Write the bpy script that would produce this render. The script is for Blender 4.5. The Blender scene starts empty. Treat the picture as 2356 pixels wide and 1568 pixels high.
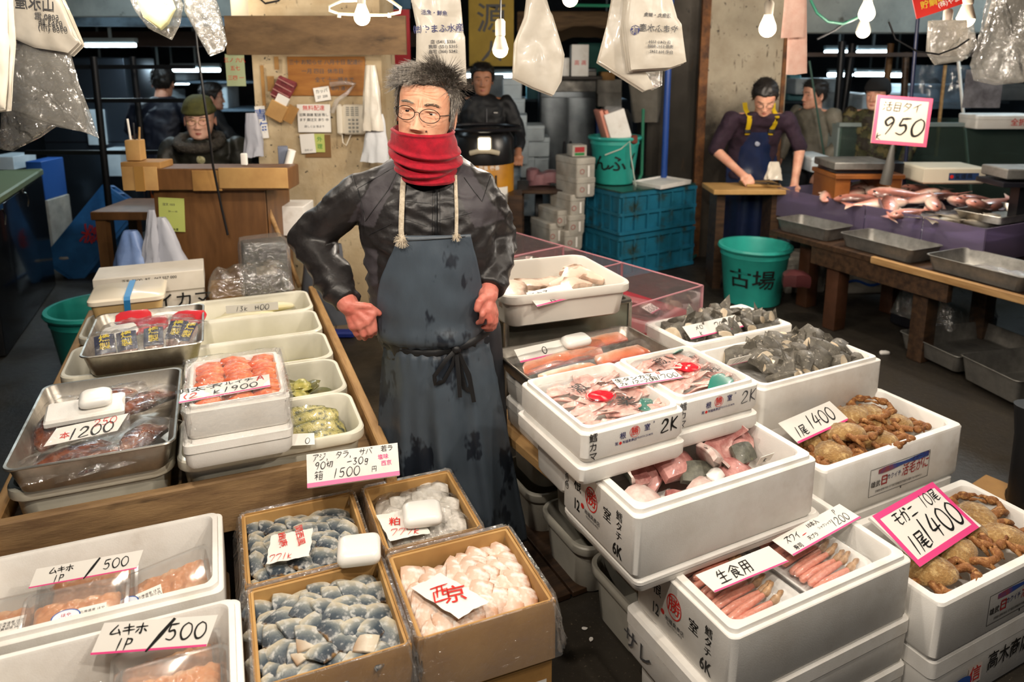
import bpy, math, random
from math import sin, cos, pi, radians as rad, exp, sqrt
from mathutils import Vector, Matrix, Euler, noise
random.seed(7)
sc = bpy.context.scene
COL = sc.collection

# ---------------------------------------------------------------- camera
F, PIT, CX, CY, HC = 1690.0, rad(11.5), 1178.0, 488.0, 1.65   # focal length in pixels, tilt, principal point, eye height
cd = bpy.data.cameras.new('camera'); cam = bpy.data.objects.new('camera', cd); COL.objects.link(cam)
cd.lens = F / 2356 * 36; cd.sensor_width = 36; cd.shift_y = (CY - 784) / 2356
cam.location = (0, 0, HC); cam.rotation_euler = (pi / 2 - PIT, 0, 0)
cd.clip_start = .05; cd.clip_end = 60
cd.dof.use_dof = True; cd.dof.focus_distance = 1.95; cd.dof.aperture_fstop = 3.6
sc.camera = cam

# ---------------------------------------------------------------- world, exposure
w = bpy.data.worlds.new('market_air'); sc.world = w; w.use_nodes = True
bg = w.node_tree.nodes['Background']; bg.inputs[0].default_value = (.62, .72, .85, 1); bg.inputs[1].default_value = .10
vs = sc.view_settings; vs.view_transform = 'Standard'; vs.look = 'None'; vs.exposure = 0.0; vs.gamma = 1; vs.use_curve_mapping = False
sc.cycles.max_bounces = 5; sc.cycles.diffuse_bounces = 3; sc.cycles.glossy_bounces = 3; sc.cycles.transparent_max_bounces = 12; sc.cycles.caustics_reflective = False; sc.cycles.caustics_refractive = False
sc.cycles.sample_clamp_indirect = 4

# ---------------------------------------------------------------- points of the place
def ray(px, py):
    a, b = (px - CX) / F, (py - CY) / F
    return Vector((a, cos(PIT) - b * sin(PIT), -sin(PIT) - b * cos(PIT)))
def G(px, py, z=0.):            # the point at height z
    d = ray(px, py); return Vector((0, 0, HC)) + d * ((z - HC) / d.z)
def V(px, py, y):               # the point at depth y
    d = ray(px, py); return Vector((0, 0, HC)) + d * (y / d.y)
AL, AR = rad(22), rad(26.5)     # the two stalls stand turned by these angles
def LW(u, v, z=0.): return Vector((u * cos(AL) - v * sin(AL), u * sin(AL) + v * cos(AL), z))
def RW(u, v, z=0.): return Vector((u * cos(AR) - v * sin(AR), u * sin(AR) + v * cos(AR), z))
def TM(loc=(0, 0, 0), rot=(0, 0, 0), s=(1, 1, 1)):
    return Matrix.LocRotScale(Vector(loc), Euler(rot), Vector(s) if not isinstance(s, (int, float)) else Vector((s, s, s)))

# ---------------------------------------------------------------- mesh helpers
class MB:
    def __init__(s): s.v = []; s.f = []; s.m = []
    def add(s, vs, fs, mat=None, mi=0):
        n = len(s.v)
        s.v += [mat @ Vector(p) for p in vs] if mat is not None else [Vector(p) for p in vs]
        s.f += [tuple(i + n for i in f) for f in fs]; s.m += [mi] * len(fs); return s
    def join(s, o, mat=None, mi=None):
        n = len(s.v); s.v += [mat @ p for p in o.v] if mat is not None else [p.copy() for p in o.v]
        s.f += [tuple(i + n for i in f) for f in o.f]; s.m += o.m if mi is None else [mi] * len(o.f); return s
    def loft(s, rings, caps=(1, 1), mat=None, mi=0, close=True):
        n = len(rings[0]); fs = []
        for i in range(len(rings) - 1):
            for j in range(n if close else n - 1):
                k = (j + 1) % n; fs.append((i * n + j, i * n + k, (i + 1) * n + k, (i + 1) * n + j))
        if caps[0]: fs.append(tuple(reversed(range(n))))
        if caps[1]: fs.append(tuple((len(rings) - 1) * n + j for j in range(n)))
        return s.add([p for r in rings for p in r], fs, mat, mi)
    def box(s, c, d, mat=None, mi=0, b=0):
        if b:
            hx, hy, hz = d[0] / 2, d[1] / 2, d[2] / 2
            R = [[(c[0] + x, c[1] + y, c[2] + z) for x, y in rr] for z, rr in
                 ((-hz, rrect(d[0] - 2 * b, d[1] - 2 * b, b * .6, 2)), (-hz + b, rrect(d[0], d[1], b, 2)), (hz - b, rrect(d[0], d[1], b, 2)), (hz, rrect(d[0] - 2 * b, d[1] - 2 * b, b * .6, 2)))]
            return s.loft(R, mat=mat, mi=mi)
        x, y, z = [q / 2 for q in d]
        vs = [(c[0] + a * x, c[1] + e * y, c[2] + g * z) for a in (-1, 1) for e in (-1, 1) for g in (-1, 1)]
        return s.add(vs, [(0, 1, 3, 2), (4, 6, 7, 5), (0, 4, 5, 1), (2, 3, 7, 6), (0, 2, 6, 4), (1, 5, 7, 3)], mat, mi)
    def tube(s, path, r, n=8, mat=None, mi=0, caps=(1, 1), up=None):
        P = [Vector(p) for p in path]; R = r if isinstance(r, (list, tuple)) else [r] * len(P); rings = []
        a = None
        for i, p in enumerate(P):
            t = (P[min(i + 1, len(P) - 1)] - P[max(i - 1, 0)]).normalized()
            if a is None: a = t.orthogonal().normalized() if up is None else (Vector(up) - t * t.dot(Vector(up))).normalized()
            else: a = (a - t * t.dot(a)).normalized()
            b = t.cross(a); q = R[i]; qx, qy = q if isinstance(q, tuple) else (q, q)
            rings.append([p + a * (qx * cos(2 * pi * j / n)) + b * (qy * sin(2 * pi * j / n)) for j in range(n)])
        return s.loft(rings, caps, mat, mi)
    def lathe(s, prof, n=24, mat=None, mi=0, caps=(1, 1)):
        return s.loft([[(r * cos(2 * pi * j / n), r * sin(2 * pi * j / n), z) for j in range(n)] for r, z in prof], caps, mat, mi)
    def ball(s, c, r, n=12, m=8, mat=None, mi=0):
        r = r if isinstance(r, tuple) else (r, r, r); R = []
        for i in range(m + 1):
            a = -pi / 2 + pi * min(max(i / m, .004), .996)
            R.append([(c[0] + r[0] * cos(a) * cos(2 * pi * j / n), c[1] + r[1] * cos(a) * sin(2 * pi * j / n), c[2] + r[2] * sin(a)) for j in range(n)])
        return s.loft(R, mat=mat, mi=mi)
    def caps(s, p0, r0, p1, r1, n=12):      # rounded cone between two points
        p0, p1 = Vector(p0), Vector(p1); t = (p1 - p0); L = t.length
        if L < 1e-6: return s.ball(p0, r0)
        t /= L; path = []; R = []
        for k in range(5):
            a = pi / 2 * (1 - k / 4); path.append(p0 - t * (r0 * sin(a))); R.append(max(r0 * cos(a), r0 * .05))
        for k in range(5):
            a = pi / 2 * k / 4; path.append(p1 + t * (r1 * sin(a))); R.append(max(r1 * cos(a), r1 * .05))
        return s.tube(path, R, n)
    def grid(s, fn, nu, nv, mat=None, mi=0, closeu=False):
        vs = [fn(i / nu, j / nv) for j in range(nv + 1) for i in range(nu if closeu else nu + 1)]; q = nu if closeu else nu + 1
        fs = [(j * q + i, j * q + (i + 1) % q, (j + 1) * q + (i + 1) % q, (j + 1) * q + i) for j in range(nv) for i in range(nu)]
        return s.add(vs, fs, mat, mi)
    def disp(s, fn):
        s.v = [fn(p) for p in s.v]; return s
    def mesh(s, name):
        me = bpy.data.meshes.new(name); me.from_pydata([tuple(p) for p in s.v], [], s.f)
        if any(s.m): me.polygons.foreach_set('material_index', s.m)
        me.update(); return me
def rrect(w, d, r, n=4):
    r = max(min(r, w / 2 - 1e-4, d / 2 - 1e-4), 1e-5); o = []
    for cx, cy, a0 in ((w / 2 - r, d / 2 - r, 0), (-w / 2 + r, d / 2 - r, 90), (-w / 2 + r, -d / 2 + r, 180), (w / 2 - r, -d / 2 + r, 270)):
        for k in range(n + 1): a = rad(a0 + 90 * k / n); o.append((cx + r * cos(a), cy + r * sin(a)))
    return o
def rr3(w, d, r, z, n=4): return [(x, y, z) for x, y in rrect(w, d, r, n)]
def shell(prof, n=4):            # prof: (w, d, r, z) rings of rounded rectangles
    return MB().loft([rr3(*p, n=n) for p in prof])
def finish(me, mats, smooth):
    for m in (mats if isinstance(mats, (list, tuple)) else [mats]): me.materials.append(m)
    if smooth:
        me.polygons.foreach_set('use_smooth', [True] * len(me.polygons))
        if smooth < 179: me.set_sharp_from_angle(angle=rad(smooth))
    me.update(); return me
def ob(name, mb, mats, parent=None, loc=(0, 0, 0), rot=(0, 0, 0), smooth=38, label=None, cat=None, group=None, kind=None, scale=None):
    me = finish(mb.mesh(name), mats, smooth) if isinstance(mb, MB) else mb
    o = bpy.data.objects.new(name, me); COL.objects.link(o)
    if parent: o.parent = parent
    if isinstance(loc, Matrix): o.matrix_local = loc
    else: o.location = loc; o.rotation_euler = rot
    if scale: o.scale = scale if not isinstance(scale, (int, float)) else (scale,) * 3
    tag(o, label, cat, group, kind); return o
def tag(o, label=None, cat=None, group=None, kind=None):
    if label: o['label'] = label
    if cat: o['category'] = cat
    if group: o['group'] = group
    if kind: o['kind'] = kind
    return o
def thing(name, label, cat, loc=(0, 0, 0), rotz=0, group=None, rot=None):
    o = bpy.data.objects.new(name, None); COL.objects.link(o); o.empty_display_size = .05
    if isinstance(loc, Matrix): o.matrix_local = loc
    else: o.location = loc; o.rotation_euler = rot or (0, 0, rotz)
    return tag(o, label, cat, group)
def dup(o, loc=None, rot=None, label=None, group=None, scale=None, parent=None):
    c = o.copy(); COL.objects.link(c)
    if parent: c.parent = parent
    if isinstance(loc, Matrix): c.matrix_local = loc
    else:
        if loc is not None: c.location = loc
        if rot is not None: c.rotation_euler = rot
    if scale: c.scale = (scale,) * 3 if isinstance(scale, (int, float)) else scale
    if label: c['label'] = label
    if group: c['group'] = group
    for ch in list(o.children):
        d = ch.copy(); COL.objects.link(d); d.parent = c
        for g in list(ch.children):
            e = g.copy(); COL.objects.link(e); e.parent = d
    return c
def struct(name, mb, mats, **k): return ob(name, mb, mats, kind='structure', **k)
def organic(mb, voxel=.006, it=4, fac=.5):      # one continuous skin around overlapping closed shapes
    o = bpy.data.objects.new('t', mb.mesh('t')); COL.objects.link(o)
    r = o.modifiers.new('r', 'REMESH'); r.mode = 'VOXEL'; r.voxel_size = voxel
    if it: q = o.modifiers.new('s', 'SMOOTH'); q.factor = fac; q.iterations = it
    dg = bpy.context.evaluated_depsgraph_get(); e = o.evaluated_get(dg); me = e.to_mesh()
    R = MB(); R.add([p.co.copy() for p in me.vertices], [tuple(p.vertices) for p in me.polygons]); e.to_mesh_clear()
    d = o.data; bpy.data.objects.remove(o); bpy.data.meshes.remove(d); return R
def nz(p, s=1., o=0.): return noise.noise(Vector((p[0] * s + o, p[1] * s + o * .7, p[2] * s - o)))
def jit(a): return random.uniform(-a, a)

# ---------------------------------------------------------------- materials
def lin(h):
    if not isinstance(h, str): return tuple(h)
    c = [int(h[i:i + 2], 16) / 255 for i in (0, 2, 4)]
    return tuple(x / 12.92 if x <= .04045 else ((x + .055) / 1.055) ** 2.4 for x in c)
MATS = {}
def mat(name, col, rough=.5, metal=0, col2=None, scale=8, lo=.35, hi=.65, bump=0, bscale=60, stretch=None, coat=0, emis=0, trans=0, sss=0, sheen=0, detail=4, spec=.5, alpha=1, ior=1.45, noise_rough=0, col3=None, scale3=3, lo3=.55, hi3=.7, bdist=.002, aniso=0):
    if name in MATS: return MATS[name]
    m = bpy.data.materials.new(name); m.use_nodes = True; nt = m.node_tree; N = nt.nodes; Lk = nt.links.new; b = N['Principled BSDF']
    b.inputs['Base Color'].default_value = (*lin(col), 1); b.inputs['Roughness'].default_value = rough; b.inputs['Metallic'].default_value = metal
    b.inputs['Specular IOR Level'].default_value = spec; b.inputs['IOR'].default_value = ior; b.inputs['Alpha'].default_value = alpha
    if coat: b.inputs['Coat Weight'].default_value = coat; b.inputs['Coat Roughness'].default_value = .08
    if trans: b.inputs['Transmission Weight'].default_value = trans
    if sss: b.inputs['Subsurface Weight'].default_value = sss; b.inputs['Subsurface Radius'].default_value = (.01, .004, .002); b.inputs['Subsurface Scale'].default_value = 1
    if sheen: b.inputs['Sheen Weight'].default_value = sheen; b.inputs['Sheen Roughness'].default_value = .4
    if emis: b.inputs['Emission Color'].default_value = (*lin(col), 1); b.inputs['Emission Strength'].default_value = emis
    tc = N.new('ShaderNodeTexCoord'); mp = N.new('ShaderNodeMapping'); Lk(tc.outputs['Object'], mp.inputs[0])
    if stretch: mp.inputs['Scale'].default_value = stretch
    def nzn(sc_, det=detail):
        t = N.new('ShaderNodeTexNoise'); t.inputs['Scale'].default_value = sc_; t.inputs['Detail'].default_value = det; t.inputs['Roughness'].default_value = .62; Lk(mp.outputs[0], t.inputs['Vector']); return t
    def ramp(src, a, c):
        r = N.new('ShaderNodeMapRange'); r.inputs[1].default_value = a; r.inputs[2].default_value = c; Lk(src, r.inputs[0]); return r.outputs[0]
    if col2 is not None:
        t = nzn(scale); f = ramp(t.outputs[0], lo, hi); x = N.new('ShaderNodeMix'); x.data_type = 'RGBA'
        x.inputs[6].default_value = (*lin(col), 1); x.inputs[7].default_value = (*lin(col2), 1); Lk(f, x.inputs[0]); out = x.outputs[2]
        if col3 is not None:
            t3 = nzn(scale3); f3 = ramp(t3.outputs[0], lo3, hi3); y = N.new('ShaderNodeMix'); y.data_type = 'RGBA'
            Lk(out, y.inputs[6]); y.inputs[7].default_value = (*lin(col3), 1); Lk(f3, y.inputs[0]); out = y.outputs[2]
        Lk(out, b.inputs['Base Color'])
        if noise_rough:
            r = N.new('ShaderNodeMapRange'); Lk(f, r.inputs[0]); r.inputs[3].default_value = rough; r.inputs[4].default_value = rough + noise_rough; Lk(r.outputs[0], b.inputs['Roughness'])
    if bump:
        t = nzn(bscale, 3); bp = N.new('ShaderNodeBump'); bp.inputs['Strength'].default_value = bump; bp.inputs['Distance'].default_value = bdist; Lk(t.outputs[0], bp.inputs['Height']); Lk(bp.outputs[0], b.inputs['Normal'])
    MATS[name] = m; return m
def ramp_mat(name, stops, axis=1, rng=(-.02, .02), rough=.35, frost=0, frost_col='E8E6E0', fscale=60, bump=.3, bscale=200, coat=.0, wob=.3):
    # colour that belongs to the flesh or skin itself, running across the piece
    if name in MATS: return MATS[name]
    m = bpy.data.materials.new(name); m.use_nodes = True; nt = m.node_tree; N = nt.nodes; Lk = nt.links.new; b = N['Principled BSDF']
    b.inputs['Roughness'].default_value = rough; b.inputs['Coat Weight'].default_value = coat
    tc = N.new('ShaderNodeTexCoord'); sp = N.new('ShaderNodeSeparateXYZ'); Lk(tc.outputs['Object'], sp.inputs[0])
    n1 = N.new('ShaderNodeTexNoise'); n1.inputs['Scale'].default_value = 45; n1.inputs['Detail'].default_value = 4; Lk(tc.outputs['Object'], n1.inputs['Vector'])
    mr = N.new('ShaderNodeMapRange'); mr.inputs[1].default_value = rng[0]; mr.inputs[2].default_value = rng[1]; Lk(sp.outputs[axis], mr.inputs[0])
    ma = N.new('ShaderNodeMath'); ma.operation = 'MULTIPLY_ADD'; Lk(n1.outputs[0], ma.inputs[0]); ma.inputs[1].default_value = wob; Lk(mr.outputs[0], ma.inputs[2])
    mb_ = N.new('ShaderNodeMath'); mb_.operation = 'SUBTRACT'; Lk(ma.outputs[0], mb_.inputs[0]); mb_.inputs[1].default_value = wob * .5
    cr = N.new('ShaderNodeValToRGB'); Lk(mb_.outputs[0], cr.inputs[0]); e = cr.color_ramp.elements
    while len(e) < len(stops): e.new(.5)
    for i, (p, c) in enumerate(stops): e[i].position = p; e[i].color = (*lin(c), 1)
    out = cr.outputs[0]
    n2 = N.new('ShaderNodeTexNoise'); n2.inputs['Scale'].default_value = fscale; n2.inputs['Detail'].default_value = 3; Lk(tc.outputs['Object'], n2.inputs['Vector'])
    if frost:
        oi = N.new('ShaderNodeObjectInfo'); r2 = N.new('ShaderNodeMapRange'); r2.inputs[1].default_value = .72 - frost * .4; r2.inputs[2].default_value = .85 - frost * .25; Lk(n2.outputs[0], r2.inputs[0])
        x = N.new('ShaderNodeMix'); x.data_type = 'RGBA'; Lk(r2.outputs[0], x.inputs[0]); Lk(out, x.inputs[6]); x.inputs[7].default_value = (*lin(frost_col), 1); out = x.outputs[2]
    Lk(out, b.inputs['Base Color'])
    if bump:
        n3 = N.new('ShaderNodeTexNoise'); n3.inputs['Scale'].default_value = bscale; Lk(tc.outputs['Object'], n3.inputs['Vector'])
        bp = N.new('ShaderNodeBump'); bp.inputs['Strength'].default_value = bump; bp.inputs['Distance'].default_value = .002; Lk(n3.outputs[0], bp.inputs['Height']); Lk(bp.outputs[0], b.inputs['Normal'])
    MATS[name] = m; return m
def film(name, tint=(1, 1, 1), haze=.06, rough=.08, bump=.6, bscale=25, gloss=.9, hcol=(.9, .9, .88), spec=.035):
    # thin clear plastic: mostly see-through, with crinkled reflections and a slight milkiness
    if name in MATS: return MATS[name]
    m = bpy.data.materials.new(name); m.use_nodes = True; nt = m.node_tree; N = nt.nodes; Lk = nt.links.new; N.clear()
    o = N.new('ShaderNodeOutputMaterial'); tr = N.new('ShaderNodeBsdfTransparent'); tr.inputs[0].default_value = (*tint, 1)
    gl = N.new('ShaderNodeBsdfGlossy'); gl.inputs['Roughness'].default_value = rough; gl.inputs[0].default_value = (gloss, gloss, gloss, 1)
    df = N.new('ShaderNodeBsdfDiffuse'); df.inputs[0].default_value = (*hcol, 1); tl = N.new('ShaderNodeBsdfTranslucent'); tl.inputs[0].default_value = (*hcol, 1)
    ad = N.new('ShaderNodeMixShader'); ad.inputs[0].default_value = .4; Lk(df.outputs[0], ad.inputs[1]); Lk(tl.outputs[0], ad.inputs[2])
    fr = N.new('ShaderNodeFresnel'); fr.inputs[0].default_value = 1.28
    tc = N.new('ShaderNodeTexCoord'); t = N.new('ShaderNodeTexNoise'); t.inputs['Scale'].default_value = bscale; t.inputs['Detail'].default_value = 3; t.inputs['Distortion'].default_value = 1.5; Lk(tc.outputs['Object'], t.inputs['Vector'])
    bp = N.new('ShaderNodeBump'); bp.inputs['Strength'].default_value = bump; bp.inputs['Distance'].default_value = .012; Lk(t.outputs[0], bp.inputs['Height'])
    Lk(bp.outputs[0], gl.inputs['Normal'])
    m1 = N.new('ShaderNodeMixShader'); m1.inputs[0].default_value = haze; Lk(tr.outputs[0], m1.inputs[1]); Lk(ad.outputs[0], m1.inputs[2])
    m2 = N.new('ShaderNodeMixShader'); fm = N.new('ShaderNodeMath'); fm.operation = 'MULTIPLY_ADD'; Lk(fr.outputs[0], fm.inputs[0]); fm.inputs[1].default_value = .45; fm.inputs[2].default_value = spec; Lk(fm.outputs[0], m2.inputs[0]); Lk(m1.outputs[0], m2.inputs[1]); Lk(gl.outputs[0], m2.inputs[2]); Lk(m2.outputs[0], o.inputs[0])
    MATS[name] = m; return m
FOAM = mat('white_foam', 'EDEAE4', .55, col2='DCD6CD', scale=9, lo=.45, hi=.8, bump=.3, bscale=260, bdist=.001, col3='C9C0B4', scale3=5, lo3=.62, hi3=.78)
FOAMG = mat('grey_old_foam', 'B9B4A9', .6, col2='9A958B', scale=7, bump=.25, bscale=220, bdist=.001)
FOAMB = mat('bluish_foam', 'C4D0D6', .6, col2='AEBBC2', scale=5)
TUB = mat('milky_tub_plastic', 'E4E0D0', .32, col2='D8D3C0', scale=6, coat=.15)
TUBG = mat('grey_tub_plastic', 'C2BEB1', .38, col2='A8A498', scale=4, col3='8C887C', scale3=9, lo3=.6, hi3=.8)
STEEL = mat('scuffed_steel', 'B9B3A9', .34, 1, col2='8A847A', scale=14, lo=.4, hi=.75, noise_rough=.18, bump=.1, bscale=40)
STEELD = mat('dull_steel', '9A9892', .48, .85, col2='74726E', scale=8, noise_rough=.15)
CHROME = mat('chrome', 'B5B5B0', .15, 1)
WOODT = mat('stall_timber', '9A7C56', .75, col2='6E543A', scale=5, stretch=(1.2, 7, 7), lo=.35, hi=.7, bump=.5, bscale=30, col3='3A2B1C', scale3=3, lo3=.6, hi3=.75)
WOODP = mat('pale_plank', 'B48F5E', .65, col2='8F6B40', scale=4, stretch=(8, 1, 8), bump=.4, bscale=30)
WOODD = mat('dark_wet_wood', '4A3524', .45, col2='2A1D14', scale=5, stretch=(1, 6, 6), bump=.4, bscale=25)
WOODB = mat('brown_panel', '7A5430', .5, col2='5E3E22', scale=3, stretch=(6, 6, 1), lo=.3, hi=.7)
WOODG = mat('weathered_board', '7C6243', .75, col2='56422C', scale=5, stretch=(1, 3, 8), lo=.3, hi=.72, bump=.4, bscale=25, col3='3E3021', scale3=4, lo3=.58, hi3=.75)
CARD = mat('cardboard', 'AE8349', .7, col2='9A7140', scale=6, bump=.15, bscale=90)
CARDL = mat('light_cardboard', 'C29A60', .7, col2='AD8450', scale=6)
FILM = film('clear_film', haze=.03, bscale=34, bump=.9, rough=.1, spec=.07)
FILMH = film('hazy_film', haze=.12, bscale=30, bump=1., spec=.13, rough=.14)
BAGC = film('clear_bag', haze=.08, bscale=24, bump=1., rough=.14, hcol=(.85, .82, .75), spec=.14)
BAGW = mat('white_bag_plastic', 'C6C0B4', .34, col2='C9C0AF', scale=5, bump=.35, bscale=9, bdist=.012, coat=.15)
CLEARB = film('clear_box_plastic', haze=.07, bump=.08, bscale=6)
ACRY = film('acrylic_sheet', tint=(.93, .86, .88), haze=.06, bump=.05, bscale=4, rough=.05)
PAPER = mat('white_paper', 'EFEBE3', .6)
INK = mat('black_ink', '141312', .5)
INKF = mat('faded_ink', '4A4A4C', .6)
NAVY = mat('navy_print', '20245E', .5)
BLUEP = mat('blue_print', '2A57A8', .5)
REDP = mat('red_print', 'CE2A22', .5)
REDD = mat('dark_red_print', 'A0262A', .5)
PINK = mat('pink_marker', 'E8488A', .5)
GOLD = mat('yellow_print', 'D9C23A', .5)
BLACK = mat('black_plastic', '15151A', .35)
RUBBER = mat('black_rubber', '121214', .5)

# ---------------------------------------------------------------- lettering
TXT = {}
def text_mb(s, bold=0., shear=0.):
    bold = min(bold, .02 if s.isascii() else .009)
    k = (s, bold, shear)
    if k in TXT: return TXT[k]
    c = bpy.data.curves.new('t', 'FONT'); c.body = s; c.size = 1; c.align_x = 'CENTER'; c.align_y = 'CENTER'; c.resolution_u = 2; c.offset = bold; c.shear = shear; c.fill_mode = 'FRONT'
    o = bpy.data.objects.new('t', c); COL.objects.link(o); bpy.context.view_layer.update()
    e = o.evaluated_get(bpy.context.evaluated_depsgraph_get()); me = e.to_mesh(); R = MB()
    R.add([p.co.copy() for p in me.vertices], [tuple(p.vertices) for p in me.polygons]); e.to_mesh_clear()
    bpy.data.objects.remove(o); bpy.data.curves.remove(c); TXT[k] = R; return R
# handwriting: strokes in a unit square, drawn with a felt pen
HW = {'0': ['.5 1,.18 .8,.08 .4,.3 .02,.65 .05,.9 .4,.8 .85,.5 1'], '1': ['.62 1,.35 0'], '2': ['.15 .75,.4 1,.75 .9,.72 .6,.1 .05,.9 .08'], '3': ['.2 .9,.7 .95,.4 .58,.75 .35,.5 .02,.15 .12'],
      '4': ['.55 1,.1 .35,.9 .38', '.72 .75,.55 0'], '5': ['.3 .95,.22 .55,.6 .6,.75 .3,.5 .02,.12 .1', '.3 .95,.85 1'], '6': ['.6 1,.2 .5,.2 .15,.5 0,.78 .2,.6 .45,.25 .35'], '7': ['.1 .75,.2 .95,.9 .95,.4 0'],
      '8': ['.75 .85,.45 1,.25 .8,.75 .3,.5 0,.2 .2,.7 .7,.75 .85'], '9': ['.75 .75,.45 .5,.2 .75,.5 1,.78 .8,.7 .4,.5 0'], '/': ['.95 1.1,.05 -.1'], 'K': ['.2 1,.2 0', '.8 .95,.25 .45,.85 .02'], 'k': ['.2 .8,.15 0', '.7 .6,.2 .3,.75 0'],
      'P': ['.3 1,.15 0', '.25 .95,.75 .9,.7 .55,.2 .45'], '-': ['.1 .5,.9 .55'], '.': ['.45 .1,.55 .02'], 'A': ['.1 0,.5 1,.9 0', '.25 .4,.75 .4'], 'g': ['.7 .6,.3 .6,.3 .2,.7 .3,.7 .6,.6 -.2,.2 -.1'],
      'ム': ['.55 .95,.1 .15,.9 .25', '.68 .55,.95 0'], 'キ': ['.1 .65,.85 .75', '.05 .35,.95 .45', '.42 1,.6 0'], 'ホ': ['.05 .65,.95 .7', '.5 1,.5 .05,.38 .12', '.28 .45,.08 .15', '.72 .45,.95 .2'],
      'モ': ['.15 .9,.85 .92', '.05 .5,.95 .55', '.5 .9,.4 .2,.55 .02,.9 .1'], 'ガ': ['.05 .65,.65 .7,.6 .1,.45 .05', '.38 1,.1 .05', '.75 1,.85 .82', '.88 1,.98 .85'], 'ニ': ['.2 .75,.8 .8', '.05 .15,.95 .2'],
      '尾': ['.15 .95,.85 .97,.8 .72,.18 .7', '.18 .95,.15 .5,.02 0', '.75 .62,.35 .52', '.25 .4,.85 .45', '.22 .25,.9 .3', '.52 .58,.48 .1,.65 .02,.98 .1'],
      '生': ['.3 .95,.1 .6', '.22 .72,.85 .75', '.2 .42,.8 .45', '.52 1,.5 .05', '.05 .05,.95 .08'], '食': ['.5 1,.05 .62', '.5 1,.95 .65', '.5 .78,.5 .68', '.28 .62,.7 .62,.7 .35,.28 .35', '.28 .62,.28 .02,.45 .12', '.3 .48,.68 .48', '.8 .35,.6 .22', '.48 .3,.92 .0'],
      '用': ['.18 .95,.18 .35,.05 0', '.18 .95,.82 .97,.82 .05,.7 .1', '.2 .68,.8 .7', '.2 .4,.8 .42', '.5 .95,.5 .02'], '円': ['.15 .9,.15 0', '.15 .9,.85 .9,.85 .05,.75 .08', '.5 .9,.5 .45', '.15 .45,.85 .45'],
      '箱': ['.2 1,.05 .75', '.15 .88,.45 .88', '.65 1,.52 .78', '.6 .88,.95 .88', '.05 .55,.48 .58', '.28 .72,.28 0', '.28 .5,.08 .2', '.3 .45,.45 .3', '.6 .65,.6 0', '.6 .65,.92 .65,.92 0', '.6 .45,.92 .45', '.6 .25,.92 .25', '.6 .03,.92 .03'],
      '切': ['.05 .6,.45 .7', '.25 .95,.2 .3,.45 .35', '.5 .85,.92 .88,.85 .15,.7 .1', '.7 .85,.45 .1'], 'ア': ['.1 .9,.9 .92,.6 .6', '.48 .7,.42 .3,.2 0'], 'ジ': ['.15 .9,.32 .8', '.05 .62,.25 .55', '.12 .08,.5 .2,.9 .7', '.7 1,.8 .85', '.85 1,.95 .88'],
      'タ': ['.4 1,.1 .5', '.35 .85,.85 .85,.6 .3,.25 0', '.3 .6,.65 .45'], 'ラ': ['.2 .95,.8 .95', '.1 .65,.9 .68,.6 .2,.3 0'], 'サ': ['.05 .65,.95 .68', '.3 .95,.28 .35', '.7 1,.65 .3,.4 0'], 'バ': ['.3 .8,.05 .1', '.55 .85,.95 .1', '.75 1,.85 .85', '.9 1,1 .85'],
      '西': ['.1 .92,.9 .95', '.2 .65,.2 .05,.85 .05,.85 .68,.2 .65', '.4 .92,.35 .3', '.62 .92,.62 .35,.8 .35'], 'ロ': ['.15 .85,.2 .1', '.15 .85,.85 .85,.8 .1', '.2 .12,.8 .12'], 'メ': ['.8 .95,.1 .05', '.25 .7,.8 .25'],
      'ズ': ['.15 .9,.75 .9,.1 .05', '.5 .45,.85 .05', '.8 1,.88 .85', '.92 1,1 .86'], 'ワ': ['.15 .9,.15 .6', '.15 .9,.88 .9,.7 .3,.35 0'], 'イ': ['.85 .95,.1 .45', '.55 .7,.55 0'], '(': ['.8 1,.4 .5,.8 0'], ',': ['.4 .15,.55 0,.4 -.15'],
      '活': ['.1 .95,.25 .82', '.05 .65,.2 .55', '.05 .05,.25 .3', '.8 .98,.45 .85', '.35 .62,.98 .66', '.66 .88,.64 .38', '.45 .38,.5 0,.88 .02,.92 .38,.45 .38'], '目': ['.2 .95,.2 0,.8 0,.8 .95,.2 .95', '.2 .65,.8 .65', '.2 .35,.8 .35'], '大': ['.05 .65,.95 .68', '.5 1,.45 .5,.05 0', '.5 .6,.95 0']}
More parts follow.
